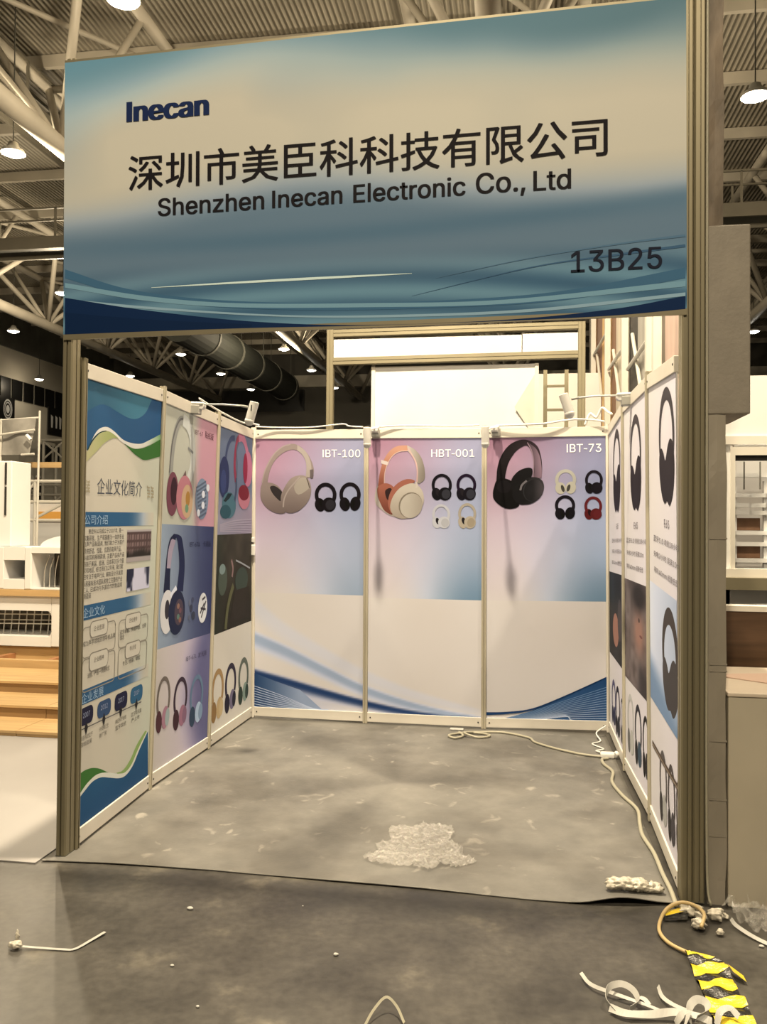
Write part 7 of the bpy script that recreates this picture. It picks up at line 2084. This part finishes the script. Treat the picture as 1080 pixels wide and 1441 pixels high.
for j in range(n + 1):
    for i in range(n + 1):
        a, b = i / n, j / n
        vs.append((-4.35 + 0.47 * a * (0.86 + 0.14 * b), 6.0 + 0.02 * math.sin(5 * a + 3 * b), 2.55 + 0.45 * b + 0.03 * a * b))
for j in range(n):
    for i in range(n):
        a = j * (n + 1) + i
        fs.append((a, a + 1, a + n + 2, a + n + 1))
MB().add(vs, fs).build('cloth', mat('grey_cloth', (0.24, 0.23, 0.21), 0.8, 0, var=0.15), gs, smooth=True)
for p, q in (((-4.55, 5.95, 2.78), (-3.86, 5.95, 2.865)), ((-4.04, 5.95, 2.545), (-3.86, 5.95, 2.555)), ((-3.87, 6.03, 0.01), (-3.84, 6.03, 3.12)), ((-4.40, 6.03, 0.01), (-4.38, 6.03, 3.02)), ((-4.40, 6.03, 3.00), (-3.84, 6.03, 3.03))):
    MB().tube(p, q, 0.014, 8).build('frame_tube', M_GREYWHITE, gs)
MB().tube((-3.88, 5.9, 2.73), (-3.94, 5.9, 2.79), 0.024, 14).build('lamp_head', M_PLASTIC, gs)

# far scaffold with a worker
sc = empty('scaffold', (-21, 36, 0), 'white scaffold tower far behind on the left', 'scaffold')
SX, SY = (-22.6, -21.3, -20.2), (35.4, 36.6)
for x in SX:
    for y_ in SY:
        MB().tube((x, y_, 0), (x, y_, 4.1 if x < -22 else 5.85), 0.07, 8).build('standard', M_GREYWHITE, sc)
for z in (1.2, 2.2, 3.1, 3.6):
    for y_ in SY:
        MB().tube((-22.75, y_, z), (-20.0, y_, z), 0.06, 8).build('ledger', M_GREYWHITE, sc)
for a, b in (((-22.6, 35.4, 1.2), (-21.3, 35.4, 2.2)), ((-21.3, 35.4, 2.2), (-20.2, 35.4, 3.1)), ((-22.6, 35.4, 3.6), (-21.3, 35.4, 3.1)), ((-21.3, 35.4, 4.9), (-20.2, 35.4, 5.8)), ((-21.3, 35.4, 5.8), (-20.2, 35.4, 4.9))):
    MB().tube(a, b, 0.05, 8).build('brace', M_GREYWHITE, sc)
MB().box(-22.75, -20.0, 35.3, 36.7, 2.26, 2.32).build('plank_deck', M_WOOD, sc)
MB().box(-21.4, -20.0, 35.3, 36.7, 5.8, 5.9).build('plank_deck', M_GREYWHITE, sc)

pe = empty('person', (-21.87, 35.9, 2.32), 'worker in dark clothes and a white hard hat on the far scaffold', 'person')
bmx = bmesh.new()
J = {'pel': (0, 0, 0.92), 'che': (0, 0.02, 1.28), 'nec': (0, 0.02, 1.48), 'hea': (0, -0.01, 1.60), 'top': (0, -0.01, 1.70), 'ls': (-0.19, 0.02, 1.42), 'le': (-0.27, -0.05, 1.15), 'lh': (-0.20, -0.24, 1.02),
     'rs': (0.19, 0.02, 1.42), 're': (0.27, -0.05, 1.15), 'rh': (0.20, -0.24, 1.05), 'lk': (-0.11, -0.03, 0.50), 'la': (-0.12, 0.0, 0.07), 'lt': (-0.13, -0.14, 0.04), 'rk': (0.11, -0.05, 0.50), 'ra': (0.14, 0.02, 0.07),
     'rt': (0.15, -0.12, 0.04)}
ED = [('pel', 'che'), ('che', 'nec'), ('nec', 'hea'), ('hea', 'top'), ('che', 'ls'), ('ls', 'le'), ('le', 'lh'), ('che', 'rs'), ('rs', 're'), ('re', 'rh'), ('pel', 'lk'), ('lk', 'la'), ('la', 'lt'), ('pel', 'rk'), ('rk', 'ra'), ('ra', 'rt')]
RD = {'pel': 0.15, 'che': 0.16, 'nec': 0.06, 'hea': 0.095, 'top': 0.07, 'ls': 0.07, 'le': 0.05, 'lh': 0.04, 'rs': 0.07, 're': 0.05, 'rh': 0.04, 'lk': 0.075, 'la': 0.05, 'lt': 0.045, 'rk': 0.075, 'ra': 0.05, 'rt': 0.045}
ks = list(J)
me = bpy.data.meshes.new('body')
me.from_pydata([J[k] for k in ks], [(ks.index(a), ks.index(b)) for a, b in ED], [])
bo = link_mesh('body', me, mat('dark_work_clothes', (0.03, 0.03, 0.035), 0.8), pe)
sk = bo.modifiers.new('skin', 'SKIN')
for k, v in zip(ks, me.skin_vertices[0].data):
    v.radius = (RD[k], RD[k])
    v.use_root = (k == 'pel')
bo.modifiers.new('sub', 'SUBSURF').levels = 1
MB().lathe([(0.0, 0.14), (0.06, 0.13), (0.11, 0.09), (0.13, 0.02), (0.17, 0.0), (0.12, -0.005)], 16, (-21.87, 35.88, 2.32 + 1.66)).build('hard_hat', M_PLASTIC, pe, smooth=True)
MB().lathe([(0.0, -0.10), (0.06, -0.08), (0.088, 0.0), (0.09, 0.06), (0.0, 0.08)], 16, (-21.87, 35.85, 2.32 + 1.60)).build('face', mat('skin_tone', (0.45, 0.28, 0.2), 0.6), pe, smooth=True)

# mid-distance white boxes and an orange board on the left
for x0, x1, y_, z0, z1, m_, nm, lab, cat in ((-9.6, -5.2, 13.0, 0.0, 2.15, M_WHITE, 'partition_board', 'white partition board beyond the white units on the left', 'board'),
                                             (-8.05, -7.2, 12.85, 1.76, 1.92, mat('orange_board', (0.70, 0.36, 0.08), 0.6), 'orange_board', 'orange board fixed on the white partition on the left', 'board')):
    o = MB().box(x0, x1, y_, y_ + 0.15, z0, z1).build(nm, m_, None, loc=((x0 + x1) / 2, y_, z0))
    tag(o, lab, cat)
bk = empty('trestle', (-6.6, 10.0, 0), 'white tubular trestle between the white units and the partition', 'trestle')
for x in (-6.9, -6.3, -5.6):
    MB().tube((x, 10.0, 0), (x, 10.0, 2.45), 0.03, 8).build('leg', M_GREYWHITE, bk)
for z in (1.72, 2.05, 2.42):
    MB().tube((-7.2, 10.0, z), (-5.3, 10.0, z), 0.03, 8).build('bar', M_GREYWHITE, bk)
MB().tube((-6.9, 10.0, 1.75), (-6.3, 10.0, 2.4), 0.025, 8).build('brace', M_GREYWHITE, bk)
MB().tube((-6.3, 10.0, 1.75), (-5.6, 10.0, 2.1), 0.025, 8).build('brace', M_GREYWHITE, bk)
